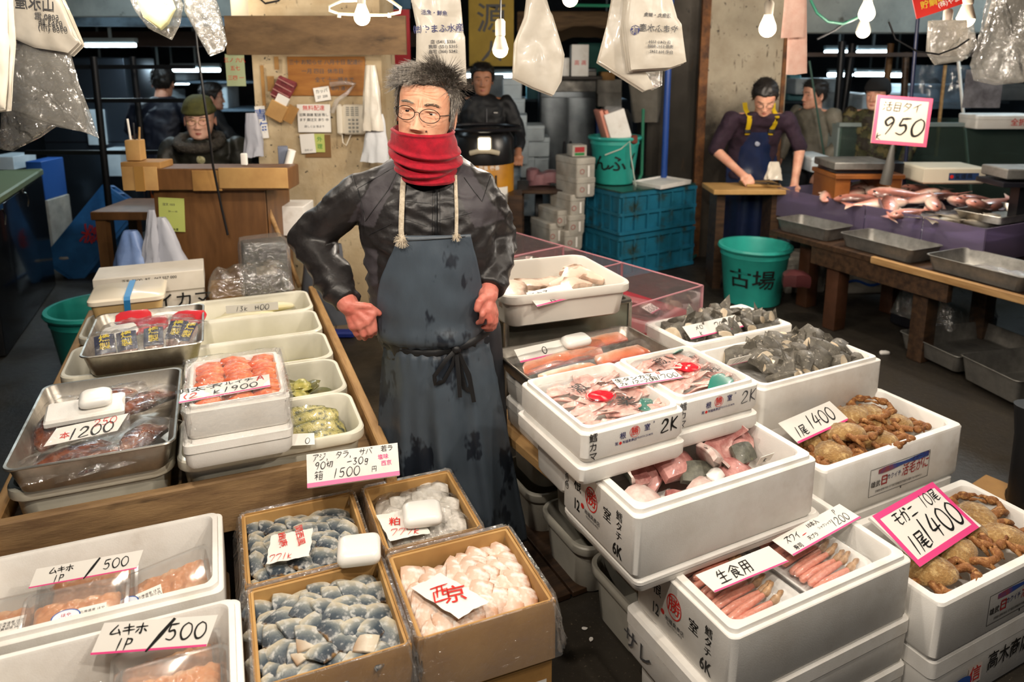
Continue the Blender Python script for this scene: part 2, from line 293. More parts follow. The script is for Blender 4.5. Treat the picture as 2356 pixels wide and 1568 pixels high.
def hand_mb(s, pw=.07, slant=.12, track=.95):
    k = ('hw', s, pw, slant, track)
    if k in TXT: return TXT[k]
    R = MB(); x0 = 0
    for ch in s:
        if ch == ' ': x0 += .45; continue
        wd = {'1': .6, '/': .8, '-': .8, '.': .4, ',': .4, '(': .5}.get(ch, .78 if ch in '023456789KkPAg' else 1)
        if ch not in HW: R.join(text_mb(ch, .01), TM((x0 + .5, .45, 0), (0, 0, 0), 1.0)); x0 += track; continue
        for st in HW[ch]:
            P = [Vector((float(a.split()[0]) * wd, float(a.split()[1]), 0)) for a in st.split(',')]
            Q = []
            if len(P) > 2 and not ch in '尾生食用円箱西目ロ活切モ':
                for i in range(len(P) - 1):
                    p0, p1, p2, p3 = P[max(i - 1, 0)], P[i], P[i + 1], P[min(i + 2, len(P) - 1)]
                    for t in (0, .25, .5, .75): Q.append(.5 * ((2 * p1) + (p2 - p0) * t + (2 * p0 - 5 * p1 + 4 * p2 - p3) * t * t + (3 * p1 - p0 - 3 * p2 + p3) * t ** 3))
                Q.append(P[-1])
            else:
                for i in range(len(P) - 1): Q += [P[i], P[i].lerp(P[i + 1], .5)]
                Q.append(P[-1])
            vs = []; n = len(Q)
            for i, p in enumerate(Q):
                t = (Q[min(i + 1, n - 1)] - Q[max(i - 1, 0)]); t = t.normalized() if t.length > 1e-6 else Vector((1, 0, 0))
                wv = pw * .5 * (1.15 - .55 * abs(2 * i / (n - 1) - .8)) ; b = Vector((-t.y, t.x, 0)) * wv
                if i == 0: p = p - t * pw * .3
                if i == n - 1: p = p + t * pw * .3
                for q in (p + b, p - b): vs.append((x0 + q.x + slant * q.y, q.y, 0))
            R.add(vs, [(2 * i, 2 * i + 1, 2 * i + 3, 2 * i + 2) for i in range(n - 1)])
        x0 += wd * track + .1
    R.v = [p - Vector((x0 / 2, .5, 0)) for p in R.v]; TXT[k] = R; return R
def ink(parent, s, size, loc=(0, 0, 0), rot=(0, 0, 0), m=None, hand=False, bold=.008, sx=1., name='lettering', shear=0., pw=.07, slant=.12):
    src = hand_mb(s, pw, slant) if hand else text_mb(s, bold, shear)
    R = MB().join(src, (loc if isinstance(loc, Matrix) else TM(loc, rot)) @ TM(s=(size * sx, size, size)))
    return ob(name, R, m or INK, parent, smooth=0)
def vtext(parent, s, size, loc, rot=(0, 0, 0), m=None, step=1.0, **k):      # one character below the other
    R = MB(); B = loc if isinstance(loc, Matrix) else TM(loc, rot)
    for i, ch in enumerate(s): R.join(text_mb(ch, k.get('bold', .008)), B @ TM((0, -i * size * step, 0), s=size))
    return ob('lettering', R, m or INK, parent, smooth=0)
def ringmark(parent, r, wd, B, m, name='printed_ring', n=28, fill=False):
    R = MB()
    if fill: R.add([(r * cos(2 * pi * i / n), r * sin(2 * pi * i / n), 0) for i in range(n)], [tuple(range(n))], B)
    else: R.add([((r - wd * j) * cos(2 * pi * i / n), (r - wd * j) * sin(2 * pi * i / n), 0) for i in range(n) for j in (0, 1)], [(2 * i, (2 * i + 2) % (2 * n), (2 * i + 3) % (2 * n), 2 * i + 1) for i in range(n)], B)
    return ob(name, R, m, parent, smooth=0)
def rect(parent, w_, h_, B, m, name='print', z=0.):
    return ob(name, MB().add([(-w_ / 2, -h_ / 2, z), (w_ / 2, -h_ / 2, z), (w_ / 2, h_ / 2, z), (-w_ / 2, h_ / 2, z)], [(0, 1, 2, 3)], B if isinstance(B, Matrix) else TM(B)), m, parent, smooth=0)
def faces4(w_, d_, z, out=.0006):      # planes on the four sides of an upright box: front (-y), right, back, left
    return {'front': TM((0, -d_ / 2 - out, z), (pi / 2, 0, 0)), 'right': TM((w_ / 2 + out, 0, z), (pi / 2, 0, pi / 2)), 'back': TM((0, d_ / 2 + out, z), (pi / 2, 0, pi)), 'left': TM((-w_ / 2 - out, 0, z), (pi / 2, 0, -pi / 2))}
def sign(label, mtx, w_, h_, rows, t=.0012, stripe=None, frame=None, name='price_card', board=None, skew=0.):
    # a hand-lettered price card; its own plane is local XY
    R = thing(name, label, 'sign', mtx)
    sk = Matrix(((1, skew, 0, 0), (0, 1, 0, 0), (0, 0, 1, 0), (0, 0, 0, 1)))
    b = MB().box((0, 0, -t / 2), (w_, h_, t)); b.v = [sk @ p for p in b.v]
    ob('card', b, board or PAPER, R, smooth=0)
    z = .0006
    if stripe: rect(R, w_, stripe[0], TM((-skew * h_ / 2, -h_ / 2 + stripe[0] / 2, z)), stripe[1], 'red_stripe')
    if frame:
        fw = frame[0]; q = MB()
        for (cx, cy, a, c) in ((0, h_ / 2 - fw / 2, w_, fw), (0, -h_ / 2 + fw / 2, w_, fw), (-w_ / 2 + fw / 2, 0, fw, h_ - 2 * fw), (w_ / 2 - fw / 2, 0, fw, h_ - 2 * fw)):
            q.add([(cx - a / 2, cy - c / 2, z), (cx + a / 2, cy - c / 2, z), (cx + a / 2, cy + c / 2, z), (cx - a / 2, cy + c / 2, z)], [(0, 1, 2, 3)])
        ob('painted_border', q, frame[1], R, smooth=0)
    for r in rows:
        s, size, x, y = r[:4]; k = r[4] if len(r) > 4 else {}
        k = dict(k); hd = k.pop('hand', True); rz = k.pop('rz', 0)
        ink(R, s, size, (x, y, z * 2), (0, 0, rz), hand=hd, **k)
    return R
def plane_at(p, yaw, tilt, roll=0.):
    # local XY plane: yaw about z, then tilted back from lying flat (0) to standing (90 deg)
    return Matrix.Translation(p) @ Matrix.Rotation(yaw, 4, 'Z') @ Matrix.Rotation(tilt, 4, 'X') @ Matrix.Rotation(roll, 4, 'Z')
# ================================================================= the hall
FLOOR = mat('wet_asphalt', '3A352E', .3, col2='1F1B16', scale=2.2, lo=.35, hi=.65, bump=.6, bscale=38, bdist=.003, noise_rough=.35, col3='6A6052', scale3=110, lo3=.62, hi3=.72)
struct('floor', MB().box((0, 6, -.05), (20, 20, .1)), FLOOR)
DARKW = mat('dark_hall_wall', '2B3238', .7, col2='1D2226', scale=2); CONC = mat('pale_concrete', '9AA09C', .8, col2='7E8582', scale=3, col3='54524C', scale3=7, lo3=.62, hi3=.72, bump=.3, bscale=20)
struct('ceiling', MB().box((0, 6, 3.25), (20, 20, .1)), mat('dark_ceiling', '33322F', .8))
struct('wall_back', MB().box((0, 15.5, 1.6), (20, .2, 3.3)), DARKW); struct('wall_left', MB().box((-7.5, 6, 1.6), (.2, 20, 3.3)), DARKW); struct('wall_right', MB().box((8.5, 6, 1.6), (.2, 20, 3.3)), DARKW)
struct('trim_1', MB().box((-3.0, 6.6, 2.42), (4.2, .25, .78), b=.01), CONC); struct('trim_2', MB().box((-3.6, 6.4, 1.985), (4.6, .16, .07)), mat('blue_grey_steel', '6E8290', .5, .4, col2='3A4248', scale=4))
struct('trim_3', MB().box((4.4, 6.9, 2.06), (5.0, .22, .3), b=.01), CONC); struct('trim_4', MB().box((3.2, 3.9, 2.02), (4.4, .07, .09), b=.004), WOODD)
struct('trim_5', MB().box((-3.4, 8.2, 1.9), (5.5, .1, .16)), mat('brown_beam', '3E3028', .7)); struct('trim_6', MB().box((.9, 7.6, 2.05), (1.7, .12, .2), b=.01), WOODG)
# plaster pier behind the counter and stained pier on the right
def pier_mat(name, top, low, z0, z1, grime):
    m = bpy.data.materials.new(name); m.use_nodes = True; nt = m.node_tree; N = nt.nodes; K = nt.links.new; b = N['Principled BSDF']; b.inputs['Roughness'].default_value = .75
    tc = N.new('ShaderNodeTexCoord'); sp = N.new('ShaderNodeSeparateXYZ'); K(tc.outputs['Object'], sp.inputs[0])
    def nt_(s, d=5, st=None):
        t = N.new('ShaderNodeTexNoise'); t.inputs['Scale'].default_value = s; t.inputs['Detail'].default_value = d; t.inputs['Roughness'].default_value = .65
        if st: mp = N.new('ShaderNodeMapping'); mp.inputs['Scale'].default_value = st; K(tc.outputs['Object'], mp.inputs[0]); K(mp.outputs[0], t.inputs['Vector'])
        else: K(tc.outputs['Object'], t.inputs['Vector'])
        return t.outputs[0]
    def mixc(f, a, c):
        x = N.new('ShaderNodeMix'); x.data_type = 'RGBA'; K(f, x.inputs[0])
        for s_, i in ((a, 6), (c, 7)):
            if isinstance(s_, str): x.inputs[i].default_value = (*lin(s_), 1)
            else: K(s_, x.inputs[i])
        return x.outputs[2]
    def mr(src, a, c):
        r = N.new('ShaderNodeMapRange'); r.inputs[1].default_value = a; r.inputs[2].default_value = c; K(src, r.inputs[0]); return r.outputs[0]
    ma = N.new('ShaderNodeMath'); ma.operation = 'MULTIPLY_ADD'; K(nt_(4), ma.inputs[0]); ma.inputs[1].default_value = .7; K(sp.outputs[2], ma.inputs[2])      # old tide line of dirt
    c = mixc(mr(nt_(3), .35, .7), top, grime); c = mixc(mr(ma.outputs[0], z1 + .35, z0 + .35), c, low); c = mixc(mr(nt_(9, 6, (3, 3, .5)), .62, .7), c, '3E2E1E'); c = mixc(mr(nt_(26, 3), .66, .7), c, '2A2622'); K(c, b.inputs['Base Color'])
    bp = N.new('ShaderNodeBump'); bp.inputs['Strength'].default_value = .4; bp.inputs['Distance'].default_value = .01; K(nt_(18), bp.inputs['Height']); K(bp.outputs[0], b.inputs['Normal']); return m
PLAST = pier_mat('old_plaster', 'C9B796', 'B29C78', .2, .6, 'A8906A'); PIER = pier_mat('stained_pier', 'B9AE98', '3A3228', 1.05, 1.5, '9E907A'); PIERD = pier_mat('grimy_pier', '5E5850', '2C271F', 1.5, 2.0, '4A443C')
struct('wall_center', MB().box((-1.12, 4.55, 1.5), (.74, .5, 3.)), PLAST)
struct('wall_pier', MB().box((0, 0, 1.5), (.68, .6, 3.)), PIER, loc=(1.93, 6.5, 0), rot=(0, 0, .06)); struct('wall_pier_side', MB().box((0, 0, 1.5), (.42, .5, 3.)), PIERD, loc=(1.37, 6.58, 0))
RUST = mat('rusty_angle', '5A3820', .7, col2='8A5A30', scale=12, col3='2E2018', scale3=7, lo3=.5)
struct('trim_7', MB().box((0, 0, 1.5), (.07, .05, 3.0)), RUST, loc=(1.585, 6.2, 0)); struct('trim_8', MB().box((0, 0, 1.5), (.03, .05, 3.0)), RUST, loc=(2.255, 6.22, 0))
# ================================================================= shared builders for the stalls
def card3(bl, br, tl, t=.0):        # card from three of its corners (bottom left, bottom right, top left)
    x = br - bl; w_ = x.length; x = x / w_; h = tl - bl; sk = h.dot(x); y = h - x * sk; h_ = y.length; y = y / h_; n = x.cross(y)
    c = bl + (br - bl) * .5 + h * .5
    M = Matrix((x.to_4d(), y.to_4d(), n.to_4d(), (0, 0, 0, 1))).transposed(); M = M.to_3x3().to_4x4(); M.translation = c + n * t
    return M, w_, h_, sk / h_
def foam_box(label, loc, rz, w_, d_, h_, base=.03, wall=.022, group=None, m=None, chips=True, name='foam_box', step=True, cat='box'):
    R = thing(name, label, cat, loc, rz, group); r = .018; a = .01
    if step: P = [(w_ - .012, d_ - .012, r, 0), (w_, d_, r, .012), (w_, d_, r, h_ - .014), (w_ - .004, d_ - .004, r, h_ - .012), (w_ - 2 * a, d_ - 2 * a, r, h_ - .011), (w_ - 2 * a - .003, d_ - 2 * a - .003, r, h_ - .001), (w_ - 2 * a - .008, d_ - 2 * a - .008, r, h_), (w_ - 2 * wall, d_ - 2 * wall, r + .006, h_), (w_ - 2 * wall - .006, d_ - 2 * wall - .006, r + .006, h_ - .006), (w_ - 2 * wall - .02, d_ - 2 * wall - .02, r + .008, base + .01), (w_ - 2 * wall - .04, d_ - 2 * wall - .04, r, base)]
    else: P = [(w_ - .012, d_ - .012, r, 0), (w_, d_, r, .012), (w_, d_, r, h_ - .006), (w_ - .008, d_ - .008, r, h_), (w_ - 2 * wall, d_ - 2 * wall, r + .012, h_), (w_ - 2 * wall - .006, d_ - 2 * wall - .006, r + .012, h_ - .006), (w_ - 2 * wall - .02, d_ - 2 * wall - .02, r + .012, base + .01), (w_ - 2 * wall - .04, d_ - 2 * wall - .04, r, base)]
    b = shell(P, 5)
    def chip(p):
        if p.z > h_ - .02: p = p + Vector((nz(p, 40), nz(p, 43, 5), nz(p, 55, 9))) * .0022
        return p
    ob('body', b.disp(chip), m or FOAM, R, smooth=30)
    return R
def foam_solid(label, loc, rz, w_, d_, h_, group=None, m=None, name='foam_box', lid=.3, cat='box', parts=True):
    # closed foam box: a lower body, and a lid that overlaps it
    R = thing(name, label, cat, loc, rz, group); r = .018; zl = h_ * (1 - lid)
    ob('body', shell([(w_ - .02, d_ - .02, r, 0), (w_ - .008, d_ - .008, r, .012), (w_ - .004, d_ - .004, r, zl)]), m or FOAM, R, smooth=30)
    ob('lid', shell([(w_ - .01, d_ - .01, r, zl), (w_, d_, r, zl + .004), (w_, d_, r, h_ - .008), (w_ - .012, d_ - .012, r, h_)]), m or FOAM, R, smooth=30)
    return R
def steel_tray(label, loc, rz, w_, d_, h_, rot=None, group=None, m=None, r=.03, cat='tray'):
    t = .0025; tp = .03
    P = [(w_ - 2 * tp, d_ - 2 * tp, r * .8, 0), (w_ - 2 * tp + .01, d_ - 2 * tp + .01, r, .004), (w_ - .014, d_ - .014, r, h_ - .004), (w_ - .004, d_ - .004, r, h_ - .006), (w_, d_, r, h_ - .003), (w_ - .003, d_ - .003, r, h_), (w_ - .014, d_ - .014, r, h_ - .001), (w_ - 2 * tp + .006, d_ - 2 * tp + .006, r, .008), (w_ - 2 * tp - .004, d_ - 2 * tp - .004, r * .8, .004)]
    o = ob('steel_tray', shell(P, 6), m or STEEL, loc=loc, rot=rot or (0, 0, rz), smooth=35, label=label, cat=cat, group=group); return o
def tub(label, loc, rz, w_=.48, d_=.28, h_=.13, group=None, m=None, r=.05, notch=True, cat='tub'):
    P = [(w_ - .06, d_ - .06, r * .8, 0), (w_ - .045, d_ - .045, r, .006), (w_ - .024, d_ - .024, r, h_ - .032), (w_ - .004, d_ - .004, r, h_ - .03), (w_, d_, r, h_ - .026), (w_, d_, r, h_ - .004), (w_ - .006, d_ - .006, r, h_), (w_ - .022, d_ - .022, r, h_), (w_ - .03, d_ - .03, r, h_ - .008), (w_ - .055, d_ - .055, r, .01), (w_ - .07, d_ - .07, r * .8, .006)]
    return ob('tub', shell(P, 6), m or TUB, loc=loc, rot=(0, 0, rz), smooth=40, label=label, cat=cat, group=group)
def outline(w_, d_, seed, n=14, p=3.0, skew=0., j=.08):
    rs = random.Random(seed); o = []
    for i in range(n):
        a = 2 * pi * i / n; c, s = cos(a), sin(a); k = (abs(c) ** p + abs(s) ** p) ** (-1 / p) * (1 + rs.uniform(-j, j)); x, y = c * k * w_ / 2, s * k * d_ / 2
        o.append((x + skew * y, y))
    return o
def fillet_mb(w_, d_, h_, seed, bend=6., p=3.2, skew=.3, j=.07, top=.7, n=14):
    o = outline(w_, d_, seed, n, p, skew, j); R = []
    for k, z in ((.93, 0), (1, .25), (1, .7), (.965, .95), (top, 1.0), (.35, 1.03)): R.append([(x * k, y * k, z * h_) for x, y in o])
    b = MB().loft(R); rs = random.Random(seed + 5); ox = rs.random() * 9
    return b.disp(lambda q: Vector((q.x, q.y, q.z - bend * q.x * q.x - bend * .5 * q.y * q.y + .003 * nz(q, 60, ox))))
def slab_mb(w_, d_, h_, seed, bend=3., skew=.3, j=.1):
    # a cut slab with straight sides and crisp corners, slightly curled
    rs = random.Random(seed); C = [Vector((sx * w_ / 2 * (1 + rs.uniform(-j, j)) + skew * sy * d_ / 2, sy * d_ / 2 * (1 + rs.uniform(-j, j)))) for sx, sy in ((1, 1), (-1, 1), (-1, -1), (1, -1))]
    o = [C[i].lerp(C[(i + 1) % 4], t) * (1 + (.05 if t else -.02)) for i in range(4) for t in (0, .25, .5, .75)]
    R = [[(q.x * k, q.y * k, z * h_) for q in o] for k, z in ((.94, 0), (1, .2), (1, .8), (.96, 1.), (.6, 1.02), (.2, 1.03))]; ox = rs.random() * 9; cy = rs.uniform(-.012, .012)
    return MB().loft(R).disp(lambda q: Vector((q.x, q.y, q.z - bend * (q.x - cy) ** 2 - bend * .8 * q.y * q.y + .004 * nz(q, 30, ox) + .5 * skew * q.x * q.y * 10)))
def variants(name, mbs, mats, smooth=50): return [finish(b.mesh(name), mats, smooth) for b in mbs]
def scatter(name, meshes, spots, label, cat, group, parent=None):
    L = []
    for i, (loc, rot, s) in enumerate(spots):
        o = bpy.data.objects.new(name, meshes[i % len(meshes)]); COL.objects.link(o); o.location = loc; o.rotation_euler = rot; o.scale = (s, s, s) if isinstance(s, (int, float)) else s
        tag(o, label, cat, group); L.append(o)
    return L
def wrap(w_, d_, z, drop, seed, inside=.03, amp=.008, nu=96, m=None, parent=None, name='plastic_liner', flare=.012):
    # thin bag liner folded over the rim of a box
    rs = random.Random(seed); o1 = rs.random() * 20; base = rrect(w_, d_, .02, 23); n = len(base); R = []
    for k, (off, zz) in enumerate(((-.012, z - inside), (-.008, z - inside * .4), (-.002, z + .003), (.004, z + .005), (.008, z - .01), (flare, z - drop * .35), (flare * 1.6, z - drop * .7), (flare * 2., z - drop))):
        ring = []
        for i, (x, y) in enumerate(base):
            a = 2 * pi * i / n; q = Vector((cos(a) * 3, sin(a) * 3, o1 + k * .35)); wv = noise.noise(q * 2.2) + .6 * noise.noise(q * 6.1)
            L = math.hypot(x, y) or 1; kx = 1 + (off + amp * wv * (.3 + max(k - 2, 0) * .35)) / L
            ring.append((x * kx, y * kx, zz + .006 * noise.noise(q * 5.3 + Vector((0, 0, 9))) * (1 if k != 3 else .5) + (drop * .3 * noise.noise(q * 1.7) if k > 5 else 0)))
        R.append(ring)
    return ob(name, MB().loft(R, (0, 0)), m or FILMH, parent, smooth=60)
def bagsheet(w_, d_, h_, seed, nu=26, nv=22, rough=1., flat=.0):
    # loose crinkled plastic over goods: a soft low dome
    o1 = random.Random(seed).random() * 30
    def f(u, v):
        x, y = (u - .5) * w_, (v - .5) * d_; e = max(0., (1 - (2 * u - 1) ** 6) * (1 - (2 * v - 1) ** 6)); q = Vector((x * 22 + o1, y * 22, 0))
        z = h_ * e ** .7 + rough * .007 * noise.noise(q) * (e + .3) + rough * .004 * abs(noise.noise(q * 2.6))
        return (x + .006 * noise.noise(q * 1.3 + Vector((3, 1, 2))), y + .006 * noise.noise(q * 1.2), max(z, .0005))
    return MB().grid(f, nu, nv)

# ================================================================= left stall
TZ = .5203
T = thing('stall_table', 'low timber table carrying white tubs and steel trays, left stall', 'table', LW(0, 0, 0), AL)
for i in range(6):
    a = 1.892 + i * .3; ob('plank', MB().box((-.09, a + .147, .505), (.92, .294, .03), b=.004), WOODT, T)
ob('front_beam', MB().box((-.09, 1.876, .525), (.96, .028, .15), b=.004), WOODT, T)
ob('side_rail', MB().box((.385, 2.72, .535), (.03, 1.75, .075), b=.004), WOODP, T)
ob('side_rail', MB().box((-.565, 2.72, .535), (.03, 1.75, .075), b=.004), WOODP, T)
for u in (-.52, .34):
    for v in (1.93, 3.65): ob('leg', MB().box((u, v, .25), (.07, .07, .5), b=.005), WOODT, T)
lt = [('front white tub of the right-hand row, slabs of green herring kelp in brine', 1.892, .278), ('second white tub from the front, filled with torn green and yellow kelp', 2.172, .282), ('middle white tub of the row, a little pale green pickle in brine', 2.46, .27), ('fourth white tub from the front, nearly empty, yellowish brine', 2.735, .268), ('rear white tub of the row, long pale fillets under a handwritten card', 3.01, .28)]
BRINE = mat('pickle_brine', 'A8A070', .08, col2='8E8C58', scale=9, coat=.4)
BRINEG = mat('green_brine', '77784A', .1, col2='5E6440', scale=9, coat=.4)
for i, (lb, v0, dd) in enumerate(lt):
    o = tub(lb, LW(.088, v0 + dd / 2, TZ), AL, .484, dd, .13)
    p = shell([(.424, dd - .06, .04, .007), (.43, dd - .056, .04, .04)]); ob('brine', p, BRINEG if i < 2 else BRINE, o)
# left column of tubs under the steel trays
tub('white tub under the tray of glazed eel, at the table front', LW(-.345, 2.05, TZ), AL, .37, .29, .13)
tub('white tub corner showing between the two steel trays', LW(-.345, 2.35, TZ), AL, .37, .36, .13)
tub('white tub hidden under the tray of smoked packs', LW(-.33, 2.75, TZ), AL, .4, .3, .13)
tub('white tub under the tan tub with blue tape', LW(-.36, 3.12, TZ), AL, .34, .3, .13)

# kelp, herring and pickles in the tubs
KELPM = ramp_mat('herring_kelp', [(0, '4A4C2C'), (.25, '8E8748'), (.55, 'B5A968'), (.8, '9C9450'), (1, '3E4430')], 1, (-.035, .035), .3, frost=.5, frost_col='2E3A30', fscale=55, bump=.6, bscale=160, coat=.3, wob=.5)
LEAFM = mat('torn_kelp', 'B8AC58', .35, col2='7A7C34', scale=30, lo=.4, hi=.6, col3='D6C98C', scale3=18, coat=.3, bump=.5, bscale=120)
LEAFD = mat('dark_kelp', '6B6428', .35, col2='4A481E', scale=25, coat=.3, bump=.4, bscale=120)
km = variants('kelp_slab', [slab_mb(.23, .06, .013, 40 + i, 1.5, .2, .12) for i in range(3)], KELPM, 35)
sp = [(LW(.13 + jit(.01), 1.945 + k * .05, TZ + .07 + .012 * k), (rad(18), jit(.06), AL + jit(.05)), 1) for k in range(4)] + [(LW(.2, 1.96 + k * .05, TZ + .088 + .01 * k), (rad(14), 0, AL + .1), (.7, 1, 1)) for k in range(3)]
scatter('kelp_slab', km, sp, 'thick grey-green herring kelp slab in the front tub', 'fish slab', 'kelp slabs in the front tub')
lm = variants('kelp_leaf', [fillet_mb(.05, .034, .003, 60 + i, 14, 2.2, .4, .3, .8) for i in range(4)], LEAFM)
sp = [(LW(.05 + random.random() * .16, 2.235 + random.random() * .13, TZ + .07 + random.random() * .03), (jit(.7), jit(.7), jit(3)), .8 + random.random() * .5) for _ in range(46)]
scatter('kelp_leaf', lm, sp, 'torn yellow-green kelp leaf heaped in the second tub', 'kelp', 'torn kelp in the second tub')
ld = variants('kelp_sheet', [fillet_mb(.09, .07, .005, 70 + i, 5, 4, .2, .15, .85) for i in range(2)], LEAFD)
scatter('kelp_sheet', ld, [(LW(.17, 2.36, TZ + .085), (.5, .3, AL + .4), 1), (LW(.225, 2.35, TZ + .08), (.3, -.5, AL - .3), .8), (LW(.26, 2.31, TZ + .06), (.1, .1, AL), 1.1)], 'stiff olive brown kelp sheet beside the torn kelp', 'kelp', 'olive kelp sheets')
scatter('kelp_slab', km, [(LW(.16, 2.535, TZ + .05), (.15, 0, AL), (.9, .9, 1)), (LW(.2, 2.565, TZ + .06), (.5, .1, AL + .05), (.7, .8, 1))], 'grey-green kelp slab lying low in the middle tub', 'fish slab', 'kelp slabs in the middle tub')
PALE = ramp_mat('pale_fillet', [(0, 'C9BD86'), (.4, 'DDD4AE'), (.7, 'E6E0C4'), (1, 'A9A277')], 1, (-.03, .03), .3, coat=.3)
pf = variants('pale_fillet', [fillet_mb(.3, .06, .018, 80 + i, .8, 3, .1, .1) for i in range(2)], PALE)
scatter('pale_fillet', pf, [(LW(.05, 3.15, TZ + .075), (.2, 0, AL + .06), 1), (LW(.12, 3.2, TZ + .09), (.3, 0, AL + .1), 1), (LW(.1, 3.1, TZ + .06), (.1, 0, AL - .04), 1)], 'long pale yellow fillet in the rear tub', 'fillet', 'pale fillets in the rear tub')
M_, a, b, s = card3(G(518, 722, .655), G(638, 712, .655), G(522, 703, .69)); sign('small white card with black scribble on the rear tub', M_, a, b, [('13k', b * .6, -a * .2, 0, {'pw': .1}), ('H00', b * .65, a * .18, 0, {'pw': .12})])
M_, a, b, s = card3(G(668, 1025, .66), G(725, 1022, .65), G(666, 998, .68)); sign('small white card with part of a curl tucked in the front tub', M_, a, b, [('0', b * .5, a * .2, -b * .15, {'pw': .1})])

# --- steel tray of glazed eel
eel_c = LW(-.332, 2.11, .6505)
steel_tray('large steel tray holding packs of glazed grilled eel', eel_c, AL, .37, .5, .08)
EELM = ramp_mat('eel_glaze', [(0, '2A0E06'), (.3, '5A2610'), (.55, '854018'), (.8, '4E1E0C'), (1, '240C06')], 1, (-.05, .05), .16, bump=.9, bscale=110, coat=.7, wob=.9)
ev = variants('eel_fillet', [fillet_mb(.19, .085, .016, 90 + i, 1.5, 2.6, .1, .06).disp(lambda q: Vector((q.x, q.y, q.z - .006 * exp(-(q.y / .006) ** 2) + .0018 * sin(q.y * 260)))) for i in range(3)], EELM)
espots = [(.1, -.115, .026, rad(68), (.15, .1)), (.105, .1, .035, rad(52), (.1, .15)), (-.12, .05, .03, rad(75), (.1, -.2)), (-.02, .15, .034, rad(15), (.1, 0)), (-.05, -.16, .025, rad(20), (.1, 0)), (.03, -.185, .022, rad(12), (.05, 0))]
elab = ['glazed grilled eel fillet in the front right corner of the tray', 'glazed grilled eel fillet at the back right of the tray', 'glazed grilled eel fillet along the left side of the tray', 'glazed grilled eel fillet behind the white foam slab', 'glazed grilled eel fillet under the 1200 price card', 'glazed grilled eel fillet end at the front edge of the tray']
BASE = Matrix.Translation(eel_c) @ Matrix.Rotation(AL, 4, 'Z')
for i, (x, y, z, r, t) in enumerate(espots):
    z += .014
    R = thing('eel_pack', elab[i], 'eel', BASE @ TM((x, y, z), (t[0], t[1], r)))
    ob('eel_fillet', ev[i % 3], None, R); ob('vacuum_bag', bagsheet(.24, .12, .017, 200 + i, 26, 18), FILM, R, (0, 0, .002), smooth=60)
o = thing('foam_slab', 'thin white foam slab lying across the eel packs', 'foam slab', BASE @ TM((-.05, .045, .062), (.12, -.02, .06)))
ob('slab', MB().box((0, 0, .012), (.19, .1, .022), b=.006).disp(lambda q: q + Vector((0, 0, .004 * nz(q, 14)))), FOAM, o)
ICEP = mat('white_ice_pack', 'F2F0EA', .28, coat=.25, sss=0)
def icepack(label, M, w_=.085, d_=.065, h_=.034):
    R = thing('ice_pack', label, 'ice pack', M); r = .016
    ob('block', shell([(w_ - .016, d_ - .016, r, 0), (w_ - .004, d_ - .004, r, .006), (w_, d_, r, h_ * .5), (w_ - .006, d_ - .006, r, h_ - .007), (w_ - .024, d_ - .024, r * .8, h_)], 5), ICEP, R, smooth=60)
    return R
icepack('white plastic ice pack on the foam slab in the eel tray', BASE @ TM((-.025, .05, .088), (.12, 0, .08)), .08, .075, .03)
M_, a, b, s = card3(G(100, 1027, .725), G(270, 990, .735), G(130, 985, .745)); sg = sign('price card reading 1200 in a clear sleeve on the eel', M_, a, b, [('1200', b * .62, a * .06, -b * .12, {'pw': .14}), ('250', b * .42, a * .25, b * .28, {'m': REDP, 'pw': .1}), ('本', b * .45, -a * .3, -b * .12, {'m': REDP, 'pw': .1, 'hand': False})], skew=s)
ob('clear_sleeve', bagsheet(a * 1.2, b * 1.3, .003, 77, 14, 10, .4), FILM, sg, (0, 0, .001), smooth=60)

# --- small steel tray of smoked packs
sm_c = LW(-.272, 2.775, .6505); BASE = Matrix.Translation(sm_c) @ Matrix.Rotation(AL, 4, 'Z')
steel_tray('smaller steel tray holding vacuum packs of smoked roe', sm_c, AL, .37, .45, .08)
SMOKE = mat('smoked_meat', 'A88678', .35, col2='7E5C50', scale=40, coat=.5, bump=.5, bscale=90); NAVYF = mat('navy_label', '1C2138', .45, col2='2A3050', scale=50)
slab = ['leftmost smoked pack with navy and gold label in the small tray', 'second smoked pack from the left, navy label standing highest', 'third smoked pack with navy and gold label in the small tray', 'fourth smoked pack, tilted navy label, in the small tray', 'rightmost smoked pack, only a strip of navy label showing']
for i, (x, y, r) in enumerate(((-.12, -.12, .12), (-.055, -.11, .1), (.025, -.1, .02), (.095, -.06, -.25), (.135, -.1, -.4))):
    R = thing('smoked_pack', slab[i], 'food pack', BASE @ TM((x, y, .05), (rad(28), jit(.06), r)))
    wd = .06 if i < 4 else .035
    ob('smoked_piece', fillet_mb(wd, .12, .028, 300 + i, 3, 2.6, .0, .06), SMOKE, R)
    def lab(u, v, wd=wd): x_ = (u - .5) * wd * 1.02; return (x_, -.03 + v * .085, .0315 - 4 * x_ * x_ - .5 * (v - .5) ** 2 * .02)
    ob('navy_label', MB().grid(lab, 6, 6), NAVYF, R, smooth=60)
    ink(R, '燻', .034, (0, .033, .0335), m=GOLD, bold=.02); ink(R, '製', .034, (0, -.003, .0335), m=GOLD, bold=.02)
    ob('vacuum_bag', bagsheet(wd + .045, .165, .036, 310 + i, 16, 18), FILM, R, (0, 0, .001), smooth=60)
REDF = mat('red_wrapper', 'C22A32', .3, coat=.3)
